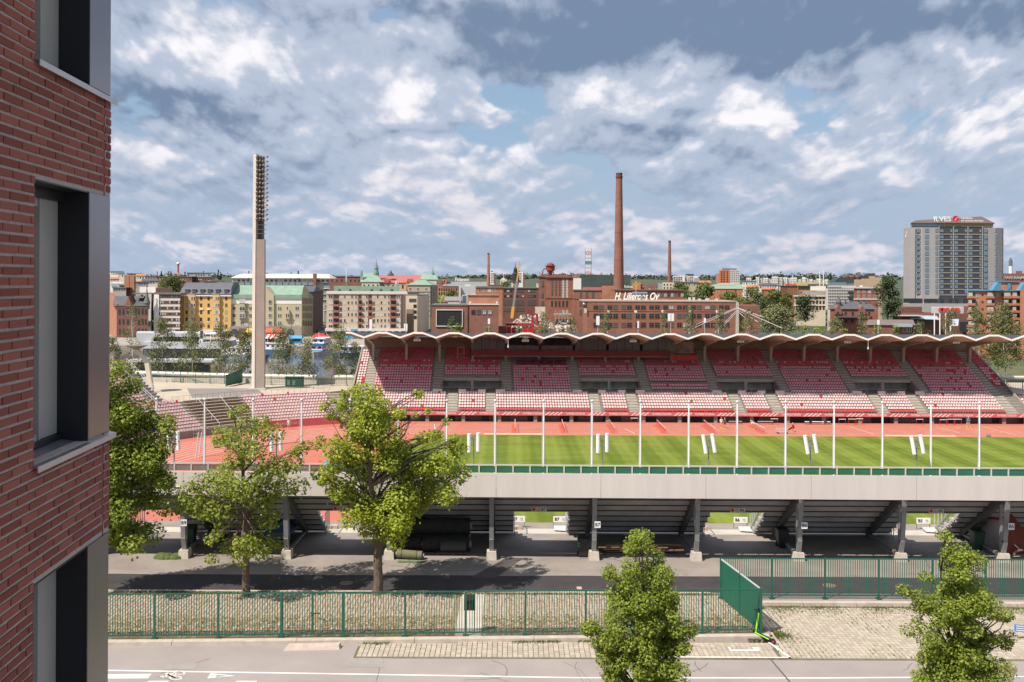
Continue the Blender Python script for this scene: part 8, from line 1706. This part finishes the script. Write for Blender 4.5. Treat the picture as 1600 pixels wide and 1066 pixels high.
def boat(px, py, d, L_, W_, angle, hull, label, decks=1, stripe=None, h=1.6):
    p = P(px, py, d); p.z = -10.0; t = thing('passenger_boat', label, 'boat', p); b = MB()
    outline = [(-.5, -.42), (-.5, .42), (-.1, .5), (.28, .42), (.5, 0), (.28, -.42), (-.1, -.5)]
    def ring_(s, z): return [(x*L_*s, y*W_*s, z) for x, y in outline]
    n = 7; r0, r1 = ring_(.9, -.3), ring_(1, h); b.add(r0+r1, [(i, (i+1) % n, n+(i+1) % n, n+i) for i in range(n)]+[tuple(range(n, 2*n))]); hl = b.build('hull', hull, t, local=True)
    for k in range(decks):
        z = h+2.15*k; l0, l1 = -.42*L_, (.26-.12*k)*L_; w = W_*.36
        b = MB(); b.box(l0, l1, -w, w, z+.01, z+1.95); cb = b.build('cabin', WHITE_METAL, t, local=True)
        b = MB(); m_ = max(3, int((l1-l0)/1.5))
        for q in range(m_):
            xx = l0+(l1-l0)*(q+.5)/m_; b.box(xx-.45, xx+.45, -w-.03, w+.03, z+.85, z+1.55)
        for q in (-.5, .5): b.box(l0-.03, l1+.03, q*w-.5, q*w+.5, z+.85, z+1.55)
        b.build('cabin_window', GL_D, cb, local=True, kind='stuff')
        b = MB(); b.box(l0-.3, l1+.5, -w-.3, w+.3, z+1.95, z+2.08); b.build('deck_roof', WHITE_METAL, t, local=True)
    if stripe:
        for k in range(decks): z = h+2.15*k; b = MB(); b.box(-.46*L_, .3*L_, -W_*.42, W_*.42, z-.35, z+.35); b.build('deck_band', stripe, t, local=True)
    b = MB(); b.tube([(.1*L_, 0, h+2.1*decks), (.1*L_, 0, h+2.1*decks+2)], .05, 6); b.build('mast', WHITE_METAL, t, local=True)
    b = MB()
    for q in range(7): x_ = -.45*L_+q*.14*L_; b.bar((x_, -W_*.44, h), (x_, -W_*.44, h+.9), .05, .05)
    b.bar((-.45*L_, -W_*.44, h+.9), (.4*L_, -W_*.40, h+.9), .05, .05); b.build('rail', PALE_STEEL, t, local=True)
    t.rotation_euler = (0, 0, R(angle)); return t
BBLUE = mat('boat blue', (.035, .13, .32), .4, .05); BW = mat('boat white', (.52, .52, .54), .35, .05)
boat(500, 556, 335, 14, 5.4, -96, BW, 'white and blue two deck boat moored bow out at the quay', 2, BBLUE, 1.5)
boat(552, 560, 328, 15, 4.6, 205, mat('boat deep blue', (.015, .07, .20), .4), 'white boat with a dark blue hull beside the stand end', 1, None, 1.4)
boat(374, 556, 318, 19, 5, 168, mat('boat grey blue', (.25, .30, .36), .4), 'long pale cruise boat moored left of the mast', 2, None, 1.5)
boat(424, 555, 338, 13, 4, 172, mat('boat steel blue', (.06, .13, .24), .4), 'blue hulled boat showing right of the mast', 1, None, 1.7)
def kiosk(px, py, d, w, h, col, label, roofcol, striped=False, flat=False):
    p = P(px, py, d); p.z = -8.2; t = thing('market_kiosk', label, 'kiosk', p); x, y, z = p
    b = MB(); b.box(x-w/2, x+w/2, y, y+2.4, z, z+h*.65); b.build('body', mat('kiosk '+label[:9], col, .6), t)
    b = MB(); b.box(x-w/2+.2, x+w/2-.2, y-.05, y, z+1.0, z+h*.6); b.build('counter_opening', DGREY, t)
    if striped:
        n = 9
        for k in range(n): a, c = x-w/2-.4+(w+.8)*k/n, x-w/2-.4+(w+.8)*(k+1)/n; b = MB(); b.hexa([(a, y-1.8, z+h*.6), (c, y-1.8, z+h*.6), (c, y+2.6, z+h*.95), (a, y+2.6, z+h*.95)], [(a, y-1.8, z+h*.6+.1), (c, y-1.8, z+h*.6+.1), (c, y+2.6, z+h*.95+.1), (a, y+2.6, z+h*.95+.1)]); b.build('awning_stripe', RED_SIGN if k % 2 == 0 else WHITE_SIGN, t)
    else: b = MB(); zr = z+h*.66; b.hexa([(x-w/2-.4, y-.6, zr), (x+w/2+.4, y-.6, zr), (x+w/2+.4, y+2.8, zr), (x-w/2-.4, y+2.8, zr)], [(x-w/2-.2, y+.6, z+h), (x+w/2+.2, y+.6, z+h), (x+w/2+.2, y+1.8, z+h), (x-w/2-.2, y+1.8, z+h)]); b.build('canopy', mat('canopy '+label[:9], roofcol, .6), t)
kiosk(429, 541, 362, 7, 3.6, (.3, .28, .26), 'market stall under a red and white striped awning', (.5, .1, .1), True)
kiosk(461, 541, 366, 4.4, 2.9, (.04, .22, .42), 'bright blue ice cream kiosk on the quay', (.05, .30, .55))
kiosk(499, 535, 376, 4.6, 2.6, (.2, .03, .03), 'kiosk with a bright red canopy behind the two deck boat', (.65, .02, .05))
kiosk(499, 529, 392, 3.2, 2.4, (.2, .06, .04), 'small dark red canopy higher up the quay', (.35, .02, .03))
p = P(545, 536, 360); p.z = -8.2; t = thing('parasol', 'blue parasol above a terrace on the quay', 'parasol', p); b = MB(); b.lathe(p, [(2.2, 2.4), (2.1, 2.5), (.1, 3.5)], 8); b.build('canopy', mat('parasol blue', (.02, .25, .50), .7), t); b = MB(); b.tube([p, p+Vector((0, 0, 3.4))], .06, 6); b.build('pole', WHITE_METAL, t)
def car(px, py, d, col, label, z=-8.0, ang=0):
    p = P(px, py, d); p.z = z; t = thing('parked_car', label, 'car', p); m = mat('car '+label[:8], col, .3, .03)
    b = MB(); b.prism([(-2.1, -.85, .3), (2.1, -.85, .3), (2.15, -.85, .75), (1.2, -.85, .92), (-1.9, -.85, .95), (-2.15, -.85, .7)], (0, 1.7, 0)); b.build('body', m, t, local=True)
    b = MB(); b.prism([(-1.75, -.75, .93), (1.15, -.75, .92), (.45, -.7, 1.45), (-1.3, -.7, 1.45)], (0, 1.45, 0)); b.build('cabin_glass', GL_D, t, local=True); b = MB(); b.box(-1.25, .42, -.7, .7, 1.44, 1.5); b.build('roof', m, t, local=True)
    for x in (-1.3, 1.3):
        for y in (-.85, .7): b = MB(); b.tube([(x, y, .32), (x, y+.18, .32)], .32, 12); b.build('wheel', BLACK, t, local=True)
    t.rotation_euler = (0, 0, R(ang))
car(376, 527, 396, (.03, .035, .045), 'black car parked before the stone ground floor'); car(384, 528, 392, (.45, .03, .03), 'red car parked right of the black one'); car(415, 527, 396, (.55, .55, .56), 'white car showing right of the mast'); car(350, 528, 398, (.35, .04, .04), 'dark red car before the yellow house'); car(505, 506, 470, (.55, .56, .57), 'silver car parked up the harbour side street', -7.3, 80)
car(664, 508, 470, (.12, .12, .13), 'dark car parked in the street by the round corner house', -6.7, 80); car(669, 503, 500, (.4, .4, .42), 'grey car further up the street by the round corner house', -6.4, 80)
for x, y0, y1, d_ in ((235.5, 540, 500, 372), (388, 545, 494, 372), (455.5, 540, 499, 374), (537, 528, 503, 385)):
    p = P(x, y0, d_); p.z = -8.1; zt = P(x, y1, d_).z; t = thing('street_lamp', 'two headed quay lamp %s' % {235.5: 'before the blank white slab side', 388: 'left of the floodlight mast', 455.5: 'right of the floodlight mast', 537: 'before the tan flats'}[x], 'street lamp', p, 'street lamps along the quay'); b = MB(); b.tube([p, (p.x, p.y, zt)], .09, 6); b.build('post', DARK_STEEL, t)
    b = MB(); b.bar((p.x-1, p.y, zt-.1), (p.x+1, p.y, zt-.1), .08, .08); b.build('arm', DARK_STEEL, t)
    for s in (-.9, .9): b = MB(); b.lathe((p.x+s, p.y, zt-.75), [(.35, 0), (.3, .35), (.08, .6)], 8); b.build('lamp_head', DARK_STEEL, t)
# ------------------------------------------------------------------ trees
BARK = mat('grey bark', (.115, .085, .065), .95, .3, 5, .9, 18); BIRCH = mat('birch bark', (.55, .52, .48), .8, .35, 2.5, .3, 12); BARKD = mat('dark bark', (.05, .042, .035), .95, .2, 3)
L_LIME = island_mat('lime leaf', (.19, .26, .016), (.42, .47, .06), .5, 0, transl=.42); L_MID = island_mat('maple leaf', (.16, .22, .025), (.36, .41, .07), .5, 0, transl=.42); L_DARK = island_mat('linden leaf', (.13, .19, .018), (.33, .39, .06), .5, 0, transl=.40)
L_BIRCH = island_mat('birch leaf', (.11, .135, .04), (.22, .235, .085), .55, 0, transl=.3); L_PARK = island_mat('park leaf', (.06, .095, .022), (.14, .185, .045), .6, 0, transl=.2); L_DEEP = island_mat('dark leaf', (.030, .052, .018), (.075, .10, .032), .6, 0, transl=.15); L_WILLOW = island_mat('willow leaf', (.15, .165, .08), (.25, .26, .13), .6, 0, transl=.2); L_BRIGHT = island_mat('bright leaf', (.13, .21, .02), (.24, .32, .05), .55, 0, transl=.3)
def leaf_cloud(rs, centres, radii, counts, size, squash=.8, shell=.45):
    """leaf-sized bent quads around clump centres; more on the outside of each clump"""
    n = int(sum(counts)); idx = np.repeat(np.arange(len(centres)), counts)
    d = rs.normal(0, 1, (n, 3)); d /= np.linalg.norm(d, axis=1)[:, None]
    rad = (shell+(1-shell)*rs.random(n)**.6)*np.where(rs.random(n) < .2, rs.uniform(.9, 1.45, n), 1)
    pos = centres[idx]+d*rad[:, None]*radii[idx][:, None]*np.array([1, 1, squash])
    nrm = d*.55+np.array([0, 0, .75])+rs.normal(0, .45, (n, 3)); nrm /= np.linalg.norm(nrm, axis=1)[:, None]
    t = np.cross(nrm, rs.normal(0, 1, (n, 3))); t /= np.linalg.norm(t, axis=1)[:, None]+1e-9; u = np.cross(nrm, t)
    s = (size*rs.uniform(.45, 1.4, n))[:, None]
    v = np.empty((n, 4, 3)); v[:, 0] = pos-t*s*.5; v[:, 1] = pos+u*s*.42+nrm*s*.10; v[:, 2] = pos+t*s*.5-nrm*s*.08; v[:, 3] = pos-u*s*.42+nrm*s*.10
    return v.reshape(-1, 3), np.arange(4*n).reshape(-1, 4)
def limb(b, a, c, r0, r1, r, n=6, seg=4, bow=.12):
    a, c = Vector(a), Vector(c); L_ = (c-a).length; pts = []
    off = Vector((r.gauss(0, 1), r.gauss(0, 1), abs(r.gauss(0, .6)))).normalized()*L_*bow
    for k in range(seg+1): f = k/seg; pts.append(a+(c-a)*f+off*math.sin(math.pi*f)+Vector((r.gauss(0, 1), r.gauss(0, 1), r.gauss(0, 1)))*L_*.015*(0 < k < seg))
    b.tube(pts, [r0+(r1-r0)*k/seg for k in range(seg+1)], n); return pts
def near_tree(name, label, px, base, blobs, leaf, size, seed, trunk_r=.19, dens=1.0, bark=BARK, split=.38, extra_twigs=(), cat='tree', sparse=()):
    """trunk where it stands; crown clumps round it, set by the crown's outline in height and width, spread in depth at random"""
    r = random.Random(seed); rs = np.random.default_rng(seed); d = base.y; t = thing(name, label, cat, tuple(base))
    cs, rad = [], []
    cx_ = np.mean([b_[0] for b_ in blobs]); hw = max(abs(b_[0]-cx_) for b_ in blobs)*d/F_PX
    for (x, y, rp) in blobs:
        p = P(x, y, d); R_ = rp*d/F_PX; edge_ = min(1, abs(x-cx_)*d/F_PX/hw); dep = hw*.75*math.sqrt(max(0, 1-edge_**2))
        for k in range(3 if (x, y) not in sparse else 1):
            q = Vector((p.x+r.gauss(0, R_*.35), d+r.uniform(-dep, dep), p.z+r.gauss(0, R_*.3))); cs.append(q); rad.append(R_*r.uniform(.75, 1.05))
    top = max(cs, key=lambda c: c.z); tb = Vector(base)
    b = MB(); th = (top.z-tb.z); fork = tb+Vector((r.gauss(0, .08), r.gauss(0, .08), th*split))
    pts = limb(b, tb-Vector((0, 0, .1)), fork, trunk_r*1.15, trunk_r*.8, r, 10, 5, .01); lead = limb(b, fork, top-Vector((0, 0, th*.08)), trunk_r*.75, .02, r, 7, 6, .03)
    b.tube([tb-Vector((0, 0, .05)), tb+Vector((0, 0, .25))], [trunk_r*1.6, trunk_r*1.1], 10); b.build('trunk', bark, t)
    br = MB()
    for i, c in enumerate(cs):
        s = min(lead+[fork], key=lambda q: abs(q.z-(c.z-.9-.25*(Vector((c.x-q.x, c.y-q.y, 0)).length)))); L_ = (c-s).length
        lp = limb(br, s, c, max(.022, min(trunk_r*.5, .02*L_)), .008, r, 5, 4, .12)
        for k in range(6 if i % 2 else 4):
            q = lp[-2]+(c-lp[-2])*r.random(); e = c+Vector((r.gauss(0, 1), r.gauss(0, 1), r.gauss(.2, .8))).normalized()*rad[i]*r.uniform(.6, 1.05); limb(br, q, e, .010, .004, r, 3, 2, .1)
    for (x0, y0, x1, y1) in extra_twigs:
        a, c = P(x0, y0, d), P(x1, y1, d+r.uniform(-.5, .5)); lp = limb(br, a, c, .028, .006, r, 5, 4, .08)
        for k in range(7): q = a+(c-a)*r.uniform(.35, 1); limb(br, q, q+Vector((r.gauss(0, .45), r.gauss(0, .3), r.gauss(.2, .35))), .010, .004, r, 3, 2, .1)
    br.build('branches', bark, t, kind='stuff')
    cs_, rad_ = np.array([tuple(c) for c in cs]), np.array(rad); cnt = np.maximum(30, (dens*165*(rad_/.55)**2.0*(.16/size)**1.35)).astype(int)
    v, f = leaf_cloud(rs, cs_, rad_, cnt, size); tri_mesh('crown', v, f, leaf, t, 'stuff', off=tuple(base)); return t
gA = G(385, 931); gB = G(590, 928); gC = Vector((PX(150, 47.2), 47.2, 0))
near_tree('maple_tree', 'smaller maple with bare twigs behind the front fence, left of the large maple', 385, gA,
    [(385, 664, 22), (352, 682, 20), (412, 690, 20), (375, 712, 26), (338, 742, 26), (310, 762, 20), (388, 740, 24), (425, 735, 24), (450, 722, 22), (468, 700, 14), (440, 768, 24), (405, 775, 24), (360, 782, 26), (325, 792, 24), (300, 800, 16), (385, 810, 22), (420, 812, 20), (350, 830, 16), (398, 848, 22), (372, 856, 20), (418, 852, 16), (390, 868, 18), (345, 866, 12), (372, 640, 12)], L_MID, .14, 5, .17, .80, split=.42, extra_twigs=((380, 800, 285, 775), (390, 790, 300, 812), (400, 700, 478, 690), (390, 720, 330, 690)))
near_tree('maple_tree', 'large full maple with bright green crown in front of the grandstand', 590, gB,
    [(572, 622, 20), (588, 640, 26), (558, 655, 24), (600, 668, 28), (545, 690, 22), (578, 695, 30), (612, 705, 26), (530, 720, 22), (560, 730, 30), (600, 740, 34), (640, 735, 28), (670, 725, 24), (695, 712, 22), (708, 735, 20), (535, 758, 24), (570, 775, 32), (615, 780, 34), (655, 770, 30), (690, 760, 24), (545, 790, 22), (585, 808, 28), (625, 812, 26), (660, 795, 24), (600, 835, 22), (575, 838, 18), (622, 838, 14), (520, 740, 14), (655, 690, 14), (640, 660, 10), (700, 660, 10), (665, 640, 10), (520, 650, 12), (535, 630, 12), (545, 612, 9), (512, 632, 8), (525, 700, 12), (505, 690, 9), (505, 745, 12), (630, 640, 12), (650, 620, 9), (680, 680, 11), (708, 690, 11), (630, 690, 14), (548, 665, 12)], L_LIME, .135, 8, .21, 1.1, split=.36, extra_twigs=((600, 720, 655, 630), (610, 730, 705, 655), (605, 720, 640, 640), (560, 720, 515, 640), (620, 740, 690, 690), (560, 740, 495, 735), (590, 680, 545, 605), (600, 700, 650, 612), (560, 690, 510, 628), (610, 730, 712, 684), (600, 690, 625, 612)), sparse=((655, 690), (640, 660), (700, 660), (665, 640)))
near_tree('maple_tree', 'dense maple half hidden behind the brick house at the left', 150, gC,
    [(178, 585, 22), (200, 600, 18), (175, 625, 26), (208, 640, 26), (238, 650, 20), (185, 665, 30), (222, 680, 30), (255, 672, 14), (180, 705, 34), (215, 715, 34), (245, 705, 26), (185, 745, 36), (225, 755, 34), (255, 748, 20), (190, 785, 36), (230, 790, 30), (190, 825, 30), (215, 835, 22), (180, 845, 20), (200, 852, 14), (150, 640, 40), (140, 700, 44), (140, 760, 46), (150, 810, 36)], L_DARK, .145, 3, .2, 1.2)
gD, gE = Vector((PX(1004, 33.2), 33.2, -.12)), Vector((PX(1496, 33.0), 33.0, -.12))
def cone_blobs(cx_, prof, seed):
    r = random.Random(seed); out = []
    for y, w in prof:
        n = max(1, int(w/11))
        for k in range(n): out.append((cx_+(k-(n-1)/2)*(2*w/max(1, n))*.82+r.uniform(-9, 9), y+r.uniform(-10, 10), r.uniform(12, 25)))
    return out
near_tree('linden_tree', 'young linden on the near pavement in front of the fence', 1004, gD, cone_blobs(1005, [(858, 12), (880, 26), (903, 40), (926, 52), (950, 60), (972, 68), (994, 74), (1016, 78), (1038, 76), (1060, 70), (1082, 58), (1100, 36)], 4)+[(950, 893, 12), (925, 985, 16), (1080, 985, 16), (1050, 935, 14)], L_DARK, .082, 14, .085, 1.9, split=.15, bark=BARKD)
near_tree('linden_tree', 'young linden with an open conical crown at the right of the parking lot', 1496, gE, cone_blobs(1493, [(850, 12), (872, 24), (895, 32), (918, 38), (942, 52), (966, 62), (990, 68), (1014, 70), (1038, 72), (1060, 66), (1082, 54), (1098, 34)], 9)+[(1425, 930, 12), (1560, 955, 14), (1570, 1000, 14), (1432, 1000, 14)], L_DARK, .082, 15, .085, 1.5, split=.15, bark=BARKD)
# farther trees: one builder, every tree its own limbs and crown
def far_tree(name, label, px, ybase, ytop, wpx, d, leaf, seed, n=1500, size=.5, zb=None, shape='round', bark=BARKD, trunk=.2, group=None, gaps=.0, cat='tree', low=.25):
    r = random.Random(seed); rs = np.random.default_rng(seed+100); p = P(px, ybase, d)
    if zb is not None: p.z = zb
    H_ = P(px, ytop, d).z-p.z; W_ = wpx*d/F_PX/2; t = thing(name, label, cat, p, group)
    b = MB(); limb(b, p-Vector((0, 0, .4)), p+Vector((r.gauss(0, .02)*H_, 0, H_*.93)), trunk, .03, r, 6, 6, .015)
    cs, rad = [], []
    m = {'round': 26, 'birch': 30, 'spruce': 22, 'wide': 30, 'bush': 16}[shape]
    for k in range(m):
        f = (k+.5)/m; z = low+(1-low)*f
        if shape == 'round' or shape == 'wide' or shape == 'bush': w = math.sqrt(max(0, 1-(2*f-.9)**2/1.21))*.80
        elif shape == 'birch': w = (.35+.65*math.sin(math.pi*min(1, .22+.80*f)))*.80*(1-.25*f)
        else: w = (1-f)*.9+.06
        a = r.uniform(0, 6.28); q = w*math.sqrt(r.random())
        cs.append((p.x+W_*q*math.cos(a), p.y+W_*q*math.sin(a), p.z+H_*min(.97, z+r.uniform(-.03, .03)))); rad.append(max(.25, W_*r.uniform(.28, .48)*(1 if shape != 'spruce' else .7*(1.15-f))*(1.0 if shape != 'birch' else .78)))
        if k % 2 == 0 or shape == 'birch': limb(b, (p.x, p.y, p.z+H_*max(.12, z-.12)), cs[-1], trunk*.28, .02, r, 4, 3, .08)
    b.build('trunk', bark, t)
    cs, rad = np.array(cs), np.array(rad); cnt = np.maximum(12, n*(rad**2)/(rad**2).sum()*r.uniform(.95, 1.05)).astype(int)
    v, f = leaf_cloud(rs, cs, rad, cnt, size, squash=.75 if shape != 'birch' else 1.1); tri_mesh('crown', v, f, leaf, t, 'stuff', off=tuple(p)); return t
for i, (x, yt_, w_, d_, n_) in enumerate([(176, 530, 26, 196, 900), (207, 478, 34, 200, 500), (254, 503, 44, 197, 1700), (300, 508, 46, 197, 1800), (347, 512, 42, 196, 1500), (384, 522, 40, 196, 1700), (440, 518, 46, 197, 1700), (484, 530, 38, 198, 900), (530, 520, 44, 197, 1700), (556, 540, 24, 198, 700)]):
    far_tree('birch_tree', 'slender birch behind the concourse fence, %s from the left' % ORD[i], x, 600, yt_-3, w_*1.35, d_, L_BIRCH, 40+i, int(n_*2.5), .26, -5.6, 'birch', BIRCH, .10, 'birches along the embankment', low=.16)
for i, (x, yt_, w_, d_, n_) in enumerate([(704, 496, 22, 225, 600), (850, 488, 34, 230, 800), (895, 495, 26, 232, 650), (948, 486, 28, 228, 900), (1036, 488, 22, 228, 600), (1078, 482, 30, 226, 1000), (1126, 486, 30, 228, 900), (1168, 484, 36, 226, 1000), (1305, 497, 26, 225, 800), (1348, 490, 24, 225, 800), (1440, 504, 34, 222, 800), (1486, 482, 34, 224, 1100), (1525, 482, 40, 215, 1500), (1572, 474, 50, 212, 2600)]):
    far_tree('birch_tree', 'airy birch top above the stand roof, %s from the left' % ORD[i], x, 560, yt_, w_*1.2, d_, L_BIRCH, 70+i, int(n_*1.8), .30, -6.6, 'birch', BIRCH, .11, 'birches behind the main stand')
far_tree('birch_tree', 'big leafy birch seen under the right end of the stand roof', 1560, 600, 490, 78, 214, L_BIRCH, 91, 5200, .32, -5.5, 'round', BIRCH, .18)
for i, (x, yt_, w_, lf, lab) in enumerate([(716, 506, 24, L_BRIGHT, 'bright green bush top before the dark brick hall'), (763, 510, 22, L_BRIGHT, 'bright green bush behind the stacked antenna'), (1256, 508, 30, L_BRIGHT, 'bright green tree top before the willow'), (1282, 512, 36, L_BRIGHT, 'wide bright green tree top left of the station house'), (1372, 506, 24, L_BRIGHT, 'bright green tree before the brown pavilion'), (1400, 508, 24, L_BRIGHT, 'small bright tree right of the brown pavilion'), (1320, 513, 24, L_BRIGHT, 'low bright tree below the station house'), (812, 512, 20, L_PARK, 'green bush in front of the red containers')]):
    far_tree('leafy_tree', lab, x, 545, yt_, w_, 216, lf, 110+i, 900, .34, -6.5, 'round', BARKD, .14)
for i, (x, yb, yt_, w_, d_, lf, n_, sz, lab) in enumerate([(1098, 490, 446, 52, 430, L_PARK, 3200, .75, 'broad green park tree behind the office roof units'), (1060, 480, 444, 40, 480, L_PARK, 1800, .8, 'dark rounded tree left of the broad park tree'), (1140, 492, 458, 46, 400, L_PARK, 2200, .7, 'round tree in front of the orange school'), (1178, 500, 452, 44, 380, L_PARK, 2400, .65, 'dark tree right of the orange school'), (1212, 500, 456, 46, 370, L_PARK, 2600, .65, 'light green tree behind the willow'), (1198, 506, 468, 50, 350, L_DEEP, 2400, .6, 'dark shady tree behind the bridge stays'), (1160, 506, 470, 44, 345, L_PARK, 2000, .6, 'green tree rising behind the low brick wing'), (1259, 502, 464, 40, 400, L_DEEP, 2600, .6, 'dark rounded tree before the ornate cream house'), (1218, 520, 481, 64, 300, L_WILLOW, 4200, .5, 'wide grey green willow behind the stand roof'), (1387, 500, 434, 46, 380, L_DEEP, 4200, .6, 'tall dark poplar like tree left of the hotel'), (1232, 500, 460, 24, 372, L_PARK, 1400, .6, 'narrow light green tree beside the brown office'), (266, 470, 433, 52, 560, L_PARK, 2600, .9, 'green tree between the roofs behind the white slab block'), (705, 470, 455, 22, 560, L_PARK, 900, .7, 'small tree before the long brick mill'), (790, 452, 441, 16, 760, L_PARK, 600, .9, 'tree clump at the foot of the cream tower'), (1307, 515, 498, 26, 250, L_WILLOW, 900, .35, 'pale flowering bush below the dark round tree')]):
    far_tree('park_tree', lab, x, yb, yt_, w_, d_, lf, 140+i, n_, sz, None, 'wide' if w_ > 40 else 'round', BARKD, .3, low=.12)
SPR = ['farthest left of all', 'second from the left', 'just left of the drop tower, shorter of two', 'just left of the drop tower, taller of two', 'just right of the drop tower', 'tallest behind the blue grey hall', 'right beside the tallest one', 'far right of the mast', 'small, second right of the mast', 'just left of the mast', 'beside the orange high rise', 'at the blue grey hall left end']
for i, (x, yt_, w_, d_) in enumerate([(246, 424, 5, 1350), (252, 424, 6, 1350), (263, 424, 4, 1350), (267, 424, 6, 1340), (289, 425, 6, 1340), (341, 421.5, 8, 1300), (345, 426, 6, 1320), (466, 423, 7, 1400), (455, 426, 4, 1420), (389, 423.5, 4, 1400), (1178, 432, 8, 1000), (318, 424, 5, 1350)]):
    far_tree('spruce_tree', 'small dark skyline spruce %s' % SPR[i], x, 437, yt_, w_, d_, L_DEEP, 170+i, 320, 1.4, None, 'spruce', BARKD, .3, 'spruces on the far skyline', low=.05)
# far wooded ridge: reads as one mass
rs = np.random.default_rng(5); n = 2600
xs = rs.uniform(-2600, 3000, n); ys = rs.uniform(3300, 3900, n); hz = 24+6*np.sin(xs*.0016)+4*np.sin(xs*.006+1)
cs = np.c_[xs, ys, hz+rs.uniform(-4, 7, n)]; v, f = leaf_cloud(rs, cs, rs.uniform(9, 17, n), np.full(n, 14), 9.0)
tri_mesh('far_woods', v, f, island_mat('far wood leaf', (.05, .075, .05), (.085, .105, .07), .8, 0), None, 'stuff')
